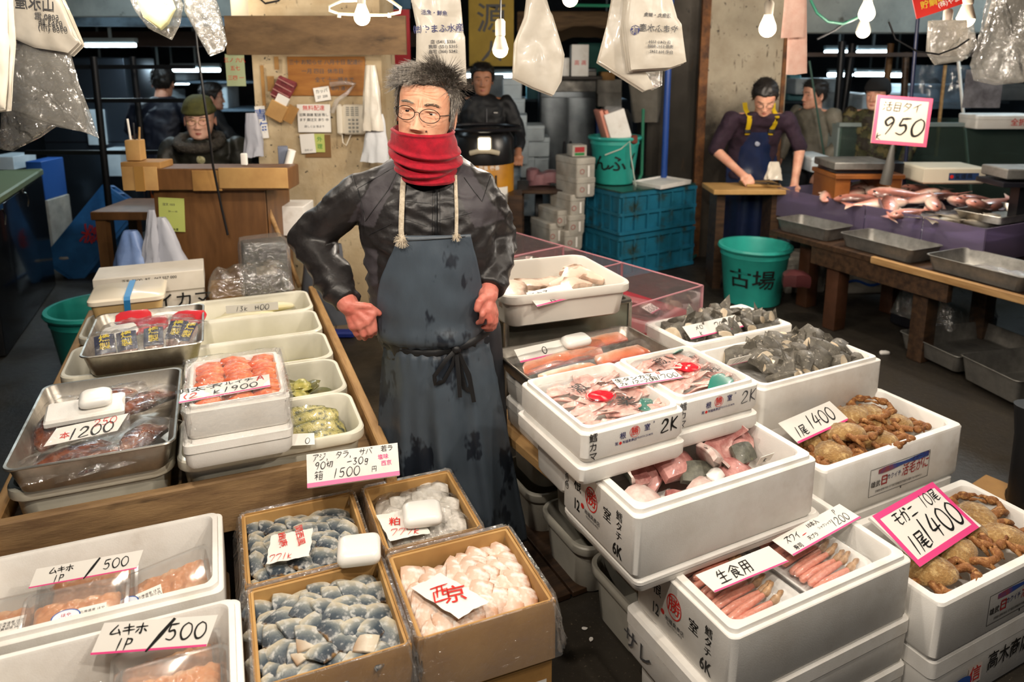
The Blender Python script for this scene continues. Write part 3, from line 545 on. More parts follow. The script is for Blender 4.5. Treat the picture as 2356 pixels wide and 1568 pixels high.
for i, (x, y, r, c) in enumerate(((-.1, .08, .15, PAPER), (.0, .1, .05, REDF), (.06, .13, .0, PAPER), (.13, .1, -.2, REDF), (-.06, .16, .1, REDF))):
    ob('printed_pouch', fillet_mb(.12, .07, .012, 330 + i, 1, 6, .1, .02).disp(lambda q: q + Vector((0, 0, .003 * nz(q, 50)))), c, loc=BASE @ TM((x, y, .045 + .006 * i), (rad(24), jit(.1), r)), label=['white printed pouch at the back left of the small tray', 'red pouch in the middle row of the small tray', 'white pouch behind the tilted smoked pack', 'bright red pouch corner at the right of the small tray', 'red pouch against the back wall of the small tray'][i], cat='food pack')
ob('sheet_of_film', bagsheet(.33, .3, .045, 350, 30, 28, 1.6), FILM, loc=BASE @ TM((0, -.02, .05), (0, 0, 0)), smooth=60, label='crumpled clear film over the smoked packs', cat='film')

# --- spicy cod roe
R = foam_box('shallow white foam box of orange cod roe wrapped in film', LW(.004, 1.995, .738), AL, .25, .32, .085, base=.045, wall=.018)
ob('film_wrap', bagsheet(.275, .35, .012, 360, 30, 34, 1.2), FILM, R, (0, 0, .084), smooth=60); wrap(.25, .32, .084, .1, 8, inside=.004, amp=.006, m=FILM, parent=R, name='film_side', flare=.004)
ROE = mat('cod_roe', 'E0602C', .3, col2='F09058', scale=45, lo=.4, hi=.6, col3='B8341C', scale3=20, coat=.5, bump=.7, bscale=260)
rv = variants('cod_roe', [MB().tube([(-.035, 0, 0), (-.028, .002, .003), (0, 0, .006), (.028, -.002, .003), (.036, 0, 0)], [.003, .011, .015, .012, .003], 12).disp(lambda q: q + Vector((nz(q, 90), nz(q, 80, 3), nz(q, 85, 7))) * .003) for _ in range(2)], ROE, 80)
scatter('cod_roe', rv, [(LW(.004 - .068 + .07 * (k % 3) + jit(.008), 1.872 + .0225 * (k // 3) + jit(.004), .738 + .064 + random.random() * .01), (jit(.25), jit(.15), AL + jit(.25)), 1.05) for k in range(36)], 'orange spicy cod roe sac under film in the foam box', 'cod roe', 'cod roe in the film wrapped box')
M_, a, b, s = card3(G(412, 925, .832), G(622, 886, .832), G(416, 898, .834)); sign('long white card reading mentaiko K1900 with red line, on the roe', M_, a, b * 1.15, [('明太子', b * .4, -a * .3, b * .32, {'hand': False, 'sx': 1.4}), ('マルイチ', b * .34, a * .1, b * .34, {'hand': False, 'sx': 1.1}), ('A', b * .4, a * .4, b * .34, {'m': REDP, 'pw': .16}), ('(2', b * .42, -a * .4, -b * .16, {'pw': .12, 'm': REDP}), ('k1900', b * .42, a * .1, -b * .16, {'pw': .13})], stripe=(b * .1, PINK), skew=s)
foam_solid('closed white foam box under the cod roe box', LW(.0, 1.99, .662), AL, .262, .33, .074, lid=.45)

# --- rear of the table: tan tub with blue tape, carton, wrapped container, clear bag
MISO = mat('tan_tub', 'D8B882', .35, col2='CFAA70', scale=5)
R = thing('lidded_tub', 'tan lidded tub tied with blue tape', 'tub', LW(-.36, 3.13, .6505), AL)
ob('tub_body', shell([(.21, .19, .02, 0), (.245, .225, .025, .105)]), MISO, R); ob('clear_lid', shell([(.26, .24, .03, .105), (.265, .245, .03, .108), (.265, .245, .03, .122), (.25, .23, .03, .128)]), mat('milky_lid', 'E8DCC6', .25, coat=.3), R)
TAPE = mat('blue_tape', '2E7FB8', .4)
tp = MB(); pth = [(-.128 if 0 else 0, -.108, .02), (0, -.116, .06), (0, -.125, .12), (0, -.118, .131), (0, 0, .1315), (0, .118, .131), (0, .125, .12), (0, .108, .02)]
tp.loft([[(x - .011 + .02 * z * 2, y, z), (x + .011 + .02 * z * 2, y, z), (x + .011 + .02 * z * 2, y + .001, z + .001), (x - .011 + .02 * z * 2, y + .001, z + .001)] for x, y, z in pth]); ob('blue_tape', tp, TAPE, R)
CARTW = mat('white_carton', 'D5CEC2', .6, col2='C4BCAF', scale=4)
R = thing('fish_carton', 'long white printed carton behind the tan tub', 'carton', LW(-.3, 3.42, TZ), AL); cw, cdp, ch = .42, .2, .26
ob('carton_body', MB().box((0, 0, ch * .42), (cw - .01, cdp - .01, ch * .84), b=.003), CARTW, R); ob('carton_lid', MB().box((0, 0, ch * .84), (cw, cdp, ch * .32), b=.003), CARTW, R)
Fc = faces4(cw, cdp, 0); ink(R, 'イカマ', .075, Fc['front'] @ TM((.125, ch * .5, .001)), bold=.01); ink(R, '正札 PIJ(X)  BT - 067 557 000', .017, Fc['front'] @ TM((0, ch * .92, .001))); rect(R, .03, .016, Fc['front'] @ TM((-.15, ch * .72, .001)), INK)
R = thing('wrapped_case', 'dark metal case inside a clear bag at the table end', 'case', LW(.17, 3.5, TZ), AL + .05)
ob('case', MB().box((0, 0, .16), (.19, .14, .32), b=.006), mat('dark_case', '34342F', .35, .3), R); rect(R, .09, .045, TM((0, -.0715, .2), (pi / 2, 0, 0)), mat('case_label', 'A89C88', .5), 'case_label')
ob('clear_bag', shell([(.2, .15, .02, 0), (.225, .175, .03, .1), (.22, .17, .03, .3), (.2, .15, .03, .333)], 8).disp(lambda q: q + Vector((nz(q, 18), nz(q, 19, 4), nz(q, 21, 8))) * .012), FILMH, R, smooth=60)
ob('clear_bag', bagsheet(.36, .2, .1, 372, 40, 26, 3), BAGC, loc=(LW(.1, 3.36, .66)), rot=(0, 0, AL), smooth=50, label='big crumpled clear plastic bag behind the rear tub', cat='bag')
ob('cardboard_offcut', MB().box((0, 0, .06), (.16, .02, .13), b=.002), CARD, loc=LW(.0, 3.6, TZ), rot=(rad(-8), 0, AL), label='brown cardboard offcut leaning at the table end', cat='cardboard')

# --- bottom left: foam boxes of shelled sea squirt packs
SQ = mat('sea_squirt', 'E0A070', .28, col2='D08858', scale=25, coat=.4, bump=.5, bscale=80, sss=0, col3='EBC29A', scale3=16, lo3=.5)
LIP = [(.0, 0)]
def sq_pack(label, M, w_=.2, d_=.145, h_=.045, badge='right', seed=0):
    R = thing('sea_squirt_pack', label, 'food pack', M); r = .018
    ob('tray', shell([(w_ - .03, d_ - .03, r, 0), (w_ - .01, d_ - .01, r, h_ * .62), (w_, d_, r, h_ * .64), (w_, d_, r, h_ * .68), (w_ - .014, d_ - .014, r, h_ * .69), (w_ - .034, d_ - .034, r, .002)], 5), CLEARB, R, smooth=40)
    ob('clear_lid', shell([(w_ + .002, d_ + .002, r, h_ * .66), (w_ + .002, d_ + .002, r, h_ * .72), (w_ - .012, d_ - .012, r, h_ * .75), (w_ - .022, d_ - .022, r, h_ * .97), (w_ - .034, d_ - .034, r, h_)], 5), CLEARB, R, smooth=40)
    ob('sea_squirt_meat', MB().grid(lambda u, v: ((u - .5) * (w_ - .036), (v - .5) * (d_ - .036), h_ * .45 + .011 * abs(noise.noise(Vector((u * 6 + seed, v * 5, 0)))) + .005 * noise.noise(Vector((u * 14, v * 12 + seed, 3))) - .02 * max(abs(2 * u - 1), abs(2 * v - 1)) ** 8), 34, 26), SQ, R, smooth=60)
    x0 = .035 if badge == 'right' else -.035
    if badge:
        rect(R, .052, .038, TM((x0, -.025, h_ + .0006), (0, 0, .02)), PAPER, 'paper_label'); ink(R, '北海道産 ほや\n生食用 加工品\n消費期限 26.2.3', .0075, TM((x0, -.026, h_ + .0012), (0, 0, .02)), m=INKF, bold=0)
        B = TM((x0 - .048, -.022, h_ + .0008), s=(1.25, .9, 1)); ringmark(R, .021, 0, B, mat('pale_badge', 'DCE4EE', .5), 'round_badge', fill=True); ringmark(R, .0215, .0018, TM((0, 0, .0004)) @ B, BLUEP)
        ink(R, 'ほや\nむき身', .0095, TM((x0 - .048, -.022, h_ + .0014)), m=REDP, bold=0)
    return R
b1 = foam_box('white foam box of sea squirt packs nearest the table beam', LW(-.32, 1.67, .38), AL, .53, .305, .17, base=.02, wall=.022)
b2 = foam_box('front left white foam box of sea squirt packs, cut by frame', LW(-.305, 1.335, .38), AL, .56, .3, .17, base=.02, wall=.022)
B1 = Matrix.Translation(LW(-.32, 1.67, .4)) @ Matrix.Rotation(AL, 4, 'Z'); B2 = Matrix.Translation(LW(-.305, 1.335, .4)) @ Matrix.Rotation(AL, 4, 'Z')
sq_pack('sea squirt pack at the right end of the rear box', B1 @ TM((.145, -.01, .06), (rad(12), rad(-8), .12)), badge='left', seed=1)
sq_pack('sea squirt pack at the back under the first 500 card', B1 @ TM((-.02, .035, .065), (rad(14), 0, .05)), badge=None, seed=2)
sq_pack('sea squirt pack with blue badge at the front of the rear box', B1 @ TM((-.03, -.068, .085), (rad(10), rad(2), .02)), badge='right', seed=3)
sq_pack('sea squirt pack at the left edge of the rear box', B1 @ TM((-.19, .0, .05), (rad(8), 0, 0)), badge='right', seed=4)
sq_pack('sea squirt pack at the bottom of the rear box', B1 @ TM((.0, .0, .003), (0, 0, 0)), badge=None, seed=5)
sq_pack('sea squirt pack at the right end of the front box', B2 @ TM((.155, -.02, .08), (rad(10), 0, .0)), badge='left', seed=6)
sq_pack('sea squirt pack with badge and paper label in the front box', B2 @ TM((-.06, -.035, .08), (rad(12), 0, .02)), badge='right', seed=7)
sq_pack('sea squirt pack at the back right corner of the front box', B2 @ TM((.14, .065, .05), (rad(16), 0, .05)), badge=None, seed=8)
sq_pack('sea squirt pack low in the front box', B2 @ TM((.0, .0, .003)), badge=None, seed=9)
def muki(label, M, a, b, s):
    sign(label, M, a, b, [('ムキホ', b * .33, -a * .24, b * .24, {'pw': .14, 'sx': 1.3}), ('1P', b * .36, -a * .26, -b * .23, {'pw': .13, 'sx': 1.2}), ('/', b * .8, a * .04, -b * .02, {'pw': .16, 'sx': 1.2}), ('500', b * .52, a * .27, b * .05, {'pw': .11, 'sx': 1.15})], stripe=(b * .07, PINK), skew=s)
M_, a, b, s = card3(G(66, 1353, .535), G(315, 1307, .545), G(84, 1308, .565)); muki('price card 500 with red underline on the rear sea squirt box', M_, a, b, s)
M_, a, b, s = card3(G(208, 1506, .535), G(475, 1486, .535), G(240, 1432, .575)); muki('price card 500 with red underline on the front sea squirt box', M_, a, b, s)
foam_solid('white foam box under the rear sea squirt box', LW(-.315, 1.67, .19), AL, .53, .305, .188); foam_solid('white foam box under the front sea squirt box', LW(-.29, 1.335, .19), AL, .56, .3, .188)
foam_solid('lowest white foam box of the rear sea squirt stack', LW(-.31, 1.67, .0), AL, .53, .305, .189); foam_solid('lowest white foam box of the front sea squirt stack', LW(-.285, 1.335, .0), AL, .56, .3, .189)

# --- cartons of frozen fillets
def carton(label, u, v, w_, d_, z0, h_, base, seed, drop=.07):
    R = thing('cardboard_box', label, 'box', LW(u, v, z0), AL); t = .006
    ob('box_body', shell([(w_, d_, .003, 0), (w_, d_, .003, h_ - .002), (w_ - .002, d_ - .002, .003, h_), (w_ - 2 * t, d_ - 2 * t, .003, h_), (w_ - 2 * t - .002, d_ - 2 * t - .002, .003, base)], 2).disp(lambda q: q + Vector((nz(q, 7, seed), nz(q, 8, seed + 3), 0)) * .004 * (q.z / h_)), CARD, R, smooth=30)
    ob('edge_liner', shell([(w_ - 2 * t, d_ - 2 * t, .003, base), (w_ - 2 * t - .001, d_ - 2 * t - .001, .003, h_ - .002), (w_ - 2 * t - .012, d_ - 2 * t - .012, .003, h_ - .003), (w_ - 2 * t - .014, d_ - 2 * t - .014, .003, base)], 2), CARDL, R, smooth=30)
    wrap(w_, d_, h_, drop, seed, parent=R); return R
CA = carton('cardboard box of mackerel fillets beside the table beam', .132, 1.7, .29, .29, .36, .145, .075, 1)
CB = carton('cardboard box of bagged floured fillets in front of the apron', .428, 1.705, .25, .29, .36, .145, .075, 2)
CC = carton('front cardboard box of mackerel fillets', .141, 1.402, .3, .29, .36, .145, .08, 3)
CD = carton('cardboard box of floured pink fillets with red lettered paper', .458, 1.402, .31, .285, .36, .145, .075, 4, .11)
for nm, u, v, w_, d_ in (('lower cardboard box under the beam side mackerel', .132, 1.705, .29, .29), ('lower cardboard box under the bagged fillets', .428, 1.72, .24, .295), ('lower cardboard box under the front mackerel', .141, 1.402, .29, .28), ('lower cardboard box with a printed label under the pink fillets', .458, 1.402, .3, .275)):
    R = thing('cardboard_box', nm, 'box', LW(u, v, 0), AL)
    ob('box_body', MB().box((0, 0, .18), (w_, d_, .358), b=.004), CARD, R); Fc = faces4(w_, d_, .18)
    ob('packing_tape', MB().box((0, 0, .36), (w_ * .98, .05, .001)), mat('brown_tape', 'A07840', .3), R)
    if 'printed' in nm:
        rect(R, .07, .06, Fc['front'] @ TM((.1, .1, .001)), PAPER, 'paper_label'); ink(R, 'サゴシ(幅産)', .009, Fc['front'] @ TM((.1, .122, .0015)), bold=0); ink(R, '福井漬魚株式', .008, Fc['front'] @ TM((.11, .083, .0015)), bold=0)
        for dx, dy, r, m in ((.078, .08, .006, mat('green_print', '2E8A4A', .5)), (.083, .088, .004, MATS['green_print']), (.089, .095, .003, BLUEP), (.094, .082, .003, BLUEP)): ringmark(R, r, 0, Fc['front'] @ TM((dx, dy, .0015)), m, 'print', 10, True)
MACK = ramp_mat('mackerel_skin', [(0, '8A6A42'), (.1, '2E3640'), (.35, '3E4A54'), (.6, '808684'), (.85, 'B8B09C'), (1, 'D2C6A8')], 1, (-.03, .03), .4, frost=.55, frost_col='C8C8C4', fscale=70, bump=.5, bscale=260, wob=.35)
FLESH = ramp_mat('mackerel_flesh', [(0, 'A08468'), (.5, 'D6CCBA'), (1, 'C0B49C')], 0, (-.03, .03), .45, frost=.3, bump=.4)
mk = variants('mackerel_fillet', [slab_mb(.07, .05, .008, 400 + i, 6, .45 - .28 * i, .16) for i in range(5)], MACK, 28); mkf = variants('mackerel_fillet', [slab_mb(.05, .045, .007, 420, 2, .2)], FLESH, 28)
def pack_rows(u0, v0, w_, d_, z, nx, ny, amp=.012, s=1., seed=1, tilt=.35):
    rs = random.Random(seed); L = []
    for j in range(ny):
        for i in range(nx):
            fx = (i + .5 + (.25 if j % 2 else -.2) + rs.uniform(-.15, .15)) / nx - .5; fy = (j + .5 + rs.uniform(-.12, .12)) / ny - .5
            zz = z + amp * (1 - (2 * fx) ** 2) * (1 - (2 * fy) ** 2) + rs.uniform(0, .006)
            L.append((LW(u0 + fx * w_, v0 + fy * d_, zz), (rs.uniform(-.1, .2) * 1 + .1, tilt * rs.uniform(.3, 1.1), AL + rs.uniform(-.9, .9)), s * rs.uniform(.9, 1.15)))
    return L
scatter('mackerel_fillet', mk, pack_rows(.141, 1.402, .26, .245, .466, 6, 7, .024, .95, 5, .45), 'blue-grey mackerel fillet in the front cardboard box', 'fillet', 'mackerel fillets in the front box')
scatter('mackerel_fillet', mkf, [(LW(.1, 1.36, .49), (.05, .1, AL + .2), 1), (LW(.21, 1.31, .488), (.1, .1, AL - .3), .9), (LW(.08, 1.33, .488), (.1, .1, AL + .6), .7)], 'mackerel fillet lying flesh side up in the front box', 'fillet', 'upturned mackerel fillets')
scatter('mackerel_fillet', mk, pack_rows(.132, 1.705, .25, .25, .462, 6, 7, .022, .9, 9, .45), 'blue-grey mackerel fillet in the box by the table beam', 'fillet', 'mackerel fillets in the rear box')
PINKF = ramp_mat('floured_fillet', [(0, '9A6440'), (.15, 'C89878'), (.5, 'E0C8B6'), (.85, 'D2AE94'), (1, 'A87450')], 1, (-.034, .034), .5, frost=.55, frost_col='EDE8E2', fscale=50, bump=.5, bscale=200, wob=.4)
GREYF = ramp_mat('floured_grey_fillet', [(0, '6E6A60'), (.3, 'A8A298'), (.7, 'CFC8BC'), (1, '8A8070')], 1, (-.034, .034), .5, frost=.8, frost_col='E4DFD6', fscale=45, bump=.5, bscale=200, wob=.5)
pk = variants('floured_fillet', [slab_mb(.085, .055, .014, 440 + i, 11, .3, .22) for i in range(4)], PINKF, 38); gk = variants('floured_fillet', [slab_mb(.085, .055, .014, 450 + i, 10, .3, .22) for i in range(4)], GREYF, 38)
def rows2(u0, v0, w_, d_, z, nx, ny, seed, amp=.014):
    rs = random.Random(seed); L = []
    for j in range(ny):
        for i in range(nx):
            fx = (i + .5 + rs.uniform(-.1, .1)) / nx - .5; fy = (j + .5 + rs.uniform(-.12, .12)) / ny - .5
            L.append((LW(u0 + fx * w_, v0 + fy * d_ + .012 * sin(fx * 6), z + amp * (1 - (2 * fx) ** 2) * (1 - (2 * fy) ** 2) + rs.uniform(0, .005)), (rs.uniform(-.1, .1), -.5 + rs.uniform(-.25, .25), AL + 1.2 + rs.uniform(-.35, .35)), rs.uniform(.9, 1.15)))
    return L
scatter('floured_fillet', pk, rows2(.458, 1.402, .25, .2, .456, 8, 5, 3), 'pinkish floured fish fillet in the right front cardboard box', 'fillet', 'pink floured fillets')
scatter('floured_fillet', gk, rows2(.428, 1.705, .18, .21, .456, 6, 5, 4), 'greyish floured fish fillet in the bagged cardboard box', 'fillet', 'grey floured fillets')
ob('plastic_sheet', bagsheet(.23, .27, .05, 460, 34, 36, 1.8), FILM, loc=LW(.43, 1.705, .455), rot=(0, 0, AL), smooth=60, label='clear crumpled plastic over the grey floured fillets', cat='film')
def paper(label, bl, br, tl, rows, seed=0):
    M_, a, b, s = card3(bl, br, tl); R = thing('paper_note', label, 'note', M_)
    def f(u, v): x, y = (u - .5) * a + s * (v - .5) * b, (v - .5) * b; return (x + .004 * noise.noise(Vector((v * 5 + seed, 0, 0))) * (u - .5) * 2, y + .004 * noise.noise(Vector((u * 5, seed, 0))) * (v - .5) * 2, .003 * noise.noise(Vector((x * 30, y * 30, seed))))
    ob('paper', MB().grid(f, 12, 12), PAPER, R, smooth=60)
    for r in rows: ink(R, r[0], r[1] * b, (r[2] * a, r[3] * b, .003), (0, 0, r[4] if len(r) > 4 else 0), m=REDP, hand=r[5] if len(r) > 5 else True, pw=.09)
    return R
paper('torn white paper with red handwriting on the beam side mackerel', G(612, 1297, .505), G(712, 1278, .51), G(624, 1232, .525), [('関西風', .26, .22, .3, -1.4, False), ('幽庵', .28, -.2, .25, -1.4, False), ('771k', .22, -.2, -.36)], 1)
paper('white paper with big red characters on the pink fillets', G(1055, 1422, .5), G(1125, 1383, .505), G(945, 1352, .5), [('西', .34, -.22, .1, -.25), ('京', .38, .12, -.08, -.35, False)], 2)
paper('white paper with red writing beside the ice pack, rear box', G(898, 1245, .505), G(990, 1225, .505), G(865, 1185, .515), [('西', .28, .2, .2, -.2), ('粕', .3, -.18, .1, -.2, False), ('777k', .22, .0, -.3, -.2)], 3)
icepack('white ice pack where the four cardboard boxes meet', card3(G(775, 1313, .525), G(880, 1300, .525), G(775, 1240, .535))[0] @ TM((0, 0, -.01)), .1, .085, .035)
icepack('white ice pack on the bagged fillets in the rear box', card3(G(925, 1218, .52), G(1030, 1205, .52), G(915, 1165, .525))[0] @ TM((0, 0, -.01)), .1, .085, .032)
M_, a, b, s = card3(G(707, 1122, .60), G(920, 1092, .60), G(705, 1045, .665))
sign('thick white foam sign reading 1500 yen with pink line, set on boxes', M_, a, b, [('アジ,', b * .2, -a * .35, b * .36, {'pw': .1}), ('タラ,', b * .2, -a * .1, b * .36, {'pw': .1}), ('サバ', b * .2, a * .14, b * .36, {'pw': .1}), ('若ラ', b * .2, a * .38, b * .36, {'hand': False}), ('90切', b * .21, -a * .32, b * .11, {'pw': .12}), ('-30g', b * .21, a * .05, b * .11, {'pw': .12}), ('塩味', b * .17, a * .33, b * .12, {'m': PINK, 'hand': False}), ('西京', b * .17, a * .36, -b * .08, {'m': PINK, 'hand': False}), ('箱', b * .26, -a * .38, -b * .18, {'pw': .08}), ('1500', b * .27, -a * .08, -b * .18, {'pw': .1}), ('円', b * .18, a * .22, -b * .2, {'pw': .09})], t=.022, stripe=(b * .13, mat('pink_tape', 'F07AA8', .5)), skew=s, name='price_board', board=FOAM)
# ================================================================= right stall
def RM(u, v, z, rz=0.): return Matrix.Translation(RW(u, v, z)) @ Matrix.Rotation(AR + rz, 4, 'Z')
T = thing('stall_bench', 'low plank bench under the white foam boxes, right stall', 'bench', RW(0, 0, 0), AR)
for i in range(6): ob('plank', MB().box((1.74 - (.06 if i > 2 else 0), 1.74 + i * .32, .465), (1.0, .31, .03), b=.004), WOODP, T)
for u in (1.3, 2.15):
    for v in (1.65, 3.4): ob('leg', MB().box((u, v, .225), (.07, .07, .45), b=.005), WOODD, T)
ob('loose_plank', MB().box((0, 0, 0), (.085, .85, .035), b=.004).disp(lambda q: q + Vector((0, 0, .003 * nz(q, 3)))), WOODP, loc=RM(.985, 1.92, .48, .06), label='loose pale plank under the left edge of the foam boxes', cat='plank')
# tubs standing on the ground under the plank
tg = [('grey plastic tub on the ground next to the apron hem', 2.15, 0, .18, .285), ('grey tub stacked on the one beside the apron', 2.15, .18, .27, .265), ('grey tub on the ground under the plank end', 1.835, 0, .18, .29), ('grey tub on top, right under the plank end', 1.835, .18, .27, .27), ('grey tub on the ground nearest the camera', 1.53, 0, .18, .29), ('grey tub under the foam slab of the fish head box', 1.53, .18, .26, .27)]
for lb, v, z, h, d in tg: tub(lb, RW(1.3, v, z + .001), AR, .44 if z == 0 else .4, d, h - .002, m=TUBG, r=.06)
PALLET = thing('pallet', 'dark wooden pallet boards on the ground by the apron', 'pallet', RW(.98, 2.0, 0), AR)
for i in range(4): ob('board', MB().box((-.16 + i * .1, .1, .012), (.092, .75, .02), b=.002), WOODD, PALLET)

def print_nemuro(R, Fc, s=1.):      # wholesaler's print on the end of a cod box
    B = Fc['left']
    for i in range(3): ringmark(R, .0105 * s, .0014, B @ TM((-.138 * s, .036 * s - i * .021 * s, .0008), s=(.85, 1, 1)), INK); ink(R, '特', .0145 * s, B @ TM((-.138 * s, .036 * s - i * .021 * s, .0008)), bold=.03)
    ink(R, '根', .036 * s, B @ TM((-.085 * s, .02 * s, .001)), bold=.025); ringmark(R, .03 * s, .003, B @ TM((-.02 * s, .018 * s, .001), s=(.9, 1.1, 1)), REDP); ink(R, '勝', .046 * s, B @ TM((-.02 * s, .018 * s, .001)), m=REDP, bold=.03)
    ink(R, '室', .036 * s, B @ TM((.05 * s, .016 * s, .001)), bold=.025); ink(R, '12', .042 * s, B @ TM((-.088 * s, -.036 * s, .001)), bold=.03, sx=.7); ringmark(R, .007 * s, 0, B @ TM((-.06 * s, -.022 * s, .001)), REDP, fill=True)
    ink(R, '㈲福島商店', .014 * s, B @ TM((-.015 * s, -.03 * s, .001)), m=INKF, bold=.02); ink(R, 'TEL0153-23-4075', .008 * s, B @ TM((-.015 * s, -.041 * s, .001)), m=INKF)
    vtext(R, '鱈タチ', .026 * s, B @ TM((.1 * s, .042 * s, .001)), bold=.025); ink(R, '6K', .044 * s, B @ TM((.095 * s, -.05 * s, .001)), bold=.035, sx=.75)
def print_small(R, Fc, faded):      # print on the front of the 2K boxes
    B = Fc['front']; vtext(R, '鱈カマ', .024, B @ TM((-.125, .02, .001)), m=INKF if faded else INK, bold=.01)
    ink(R, '根', .019, B @ TM((-.04, .006, .001)), m=NAVY, bold=.02); ringmark(R, .015, .0012, B @ TM((-.005, .01, .001)), REDP); ink(R, '勝', .023, B @ TM((-.005, .01, .001)), m=REDP, bold=.03); ink(R, '室', .019, B @ TM((.032, .012, .001)), m=NAVY, bold=.02)
    ink(R, '尾', .01, B @ TM((-.058, -.011, .001)), m=NAVY); ringmark(R, .004, 0, B @ TM((-.047, -.011, .001)), REDP, fill=True); ink(R, '㈲福島商店', .0085, B @ TM((-.02, -.011, .001)), m=NAVY, bold=.02); ink(R, 'TEL0153-23-4075', .007, B @ TM((.025, -.009, .001)), m=NAVY); ink(R, '®', .007, B @ TM((.052, .022, .001)), m=NAVY)
    ink(R, '2K', .034, B @ TM((.1, .004, .001), (0, 0, .05)), hand=True, pw=.16 if not faded else .1, m=INKF if faded else INK)
def print_crab(R, Fc, x0=0.):
    B = Fc['front'] @ TM((x0, -.005, 0)); W_, H_ = .27, .088
    q = MB()
    for cx, cy, a, c in ((0, H_ / 2, W_, .0015), (0, -H_ / 2, W_, .0015), (-W_ / 2, 0, .0015, H_), (W_ / 2, 0, .0015, H_)): q.add([(cx - a / 2, cy - c / 2, .0008), (cx + a / 2, cy - c / 2, .0008), (cx + a / 2, cy + c / 2, .0008), (cx - a / 2, cy + c / 2, .0008)], [(0, 1, 2, 3)], B)
    ob('print_frame', q, INK, R, smooth=0)
    def sw(u, v): x = -.1 + .23 * u; return B @ Vector((x, .031 + (v - .5) * .014 * (1 + .3 * sin(u * 9)) + .004 * u, .0009))
    ob('print_swash', MB().grid(sw, 12, 1), mat('swash_print', '9A4A50', .5, col2='2E4E9C', scale=7, lo=.45, hi=.55), R, smooth=0)
    ink(R, 'オホーツク', .017, B @ TM((.09, .034, .0012)), m=NAVY, bold=.02, shear=.2); ink(R, '雄武', .021, B @ TM((-.108, -.008, .001)), bold=.02); ink(R, '日', .036, B @ TM((-.07, -.004, .001)), m=REDD, bold=.01); ringmark(R, .018, .002, B @ TM((-.07, -.004, .001), (0, 0, pi / 4), (1, 1, 1)), REDD, n=4)
    ink(R, 'カクイチ', .02, B @ TM((-.027, .002, .001)), m=NAVY, bold=.02, sx=.8); ink(R, '活毛がに', .042, B @ TM((.07, .004, .001)), m=REDD, bold=.03, sx=.75, shear=.15)
    ink(R, '日高森水産株式会社 北海道紋別郡雄武町字雄武162番地 TEL0158-84-4211', .0085, B @ TM((0, -.032, .001)), sx=.78); rect(R, .004, .008, B @ TM((.01, -.048, .001)), INK)

# --- box of crab legs
lb = foam_box('foam box of crab legs, nearest at the bottom, marked 12 6K', RW(1.323, 1.175, .276), AR, .59, .345, .175, base=.06, wall=.03); print_nemuro(lb, faces4(.59, .345, .085))
hb = foam_box('foam box of cod heads, marked with a red circle and 6K', RW(1.2, 1.366, .483), AR, .575, .33, .172, base=.06, wall=.03); print_nemuro(hb, faces4(.575, .33, .085))
foam_solid('white foam slab box under the fish heads, right of the tubs', RW(1.22, 1.37, .442), AR, .6, .34, .04, lid=.5)
R = foam_solid('foam box under the crab legs, scribbled on its end', RW(1.32, 1.18, .14), AR, .63, .36, .135, lid=.35); ink(R, 'サレ', .06, faces4(.63, .36, .05)['left'] @ TM((-.12, 0, .001)), m=INKF); foam_solid('lowest foam box at the bottom edge under the crab legs', RW(1.34, 1.17, .0), AR, .6, .34, .139, lid=.3)
LEGM = mat('crab_meat', 'E59A84', .3, col2='D4765E', scale=60, lo=.45, hi=.7, coat=.5, bump=.3, bscale=120, stretch=(1, 3, 3), sss=0); SHELLM = mat('crab_shell_tip', '8E6844', .35, col2='C8A27A', scale=50, coat=.4, bump=.5, bscale=150)
def crab_leg_proto():
    R = thing('crab_leg', 'x', 'crab leg')
    ob('meat', MB().tube([(-.075, 0, 0), (-.07, 0, 0), (-.03, .001, .002), (.02, 0, .001), (.045, 0, 0)], [.004, .0085, .0095, .008, .006], 10), LEGM, R, smooth=80)
    ob('shell_tip', MB().tube([(.043, 0, 0), (.05, 0, 0), (.062, .001, .002), (.07, .002, .004), (.078, .003, .008), (.086, .003, .009)], [.006, .0085, .009, .006, .0065, .003], 10), SHELLM, R, smooth=80); return R
FT = mat('white_food_tray', 'F0EEEA', .3, coat=.2)
def food_tray(label, M, w_, d_, h_=.032):
    R = thing('food_tray', label, 'tray', M); r = .035
    ob('tray', shell([(w_ - .05, d_ - .05, r, 0), (w_ - .012, d_ - .012, r, h_ - .006), (w_, d_, r, h_ - .004), (w_, d_, r, h_), (w_ - .012, d_ - .012, r, h_), (w_ - .024, d_ - .024, r, h_ - .006), (w_ - .056, d_ - .056, r, .004)], 6), FT, R, smooth=50)
    ob('film_cover', bagsheet(w_ + .03, d_ + .02, .014, int(w_ * 1e4), 24, 28, .9), FILM, R, (0, 0, h_ - .003), smooth=60); return R
B = RM(1.323, 1.175, .276)
food_tray('white food tray of crab legs on the left, under a card', B @ TM((-.145, -.005, .105), (0, rad(3), .06)), .235, .285); food_tray('white food tray of crab legs on the right of the box', B @ TM((.1, .0, .108), (0, rad(-3), .06)), .225, .285)
P0 = crab_leg_proto(); n = 0
for tx, lab in ((-.15, 'peeled pink crab leg in the left tray'), (.105, 'peeled pink crab leg in the right tray')):
    for k in range(11):
        M_ = B @ TM((tx + jit(.004), -.1 + k * .0195, .128 + (.005 if k % 2 else 0)), (jit(.2), rad(-4), .1 + jit(.07)), 1.05)
        o = P0 if n == 0 else dup(P0); o.matrix_local = M_; o['label'] = lab; o['group'] = lab.replace('peeled pink crab leg', 'crab legs'); n += 1
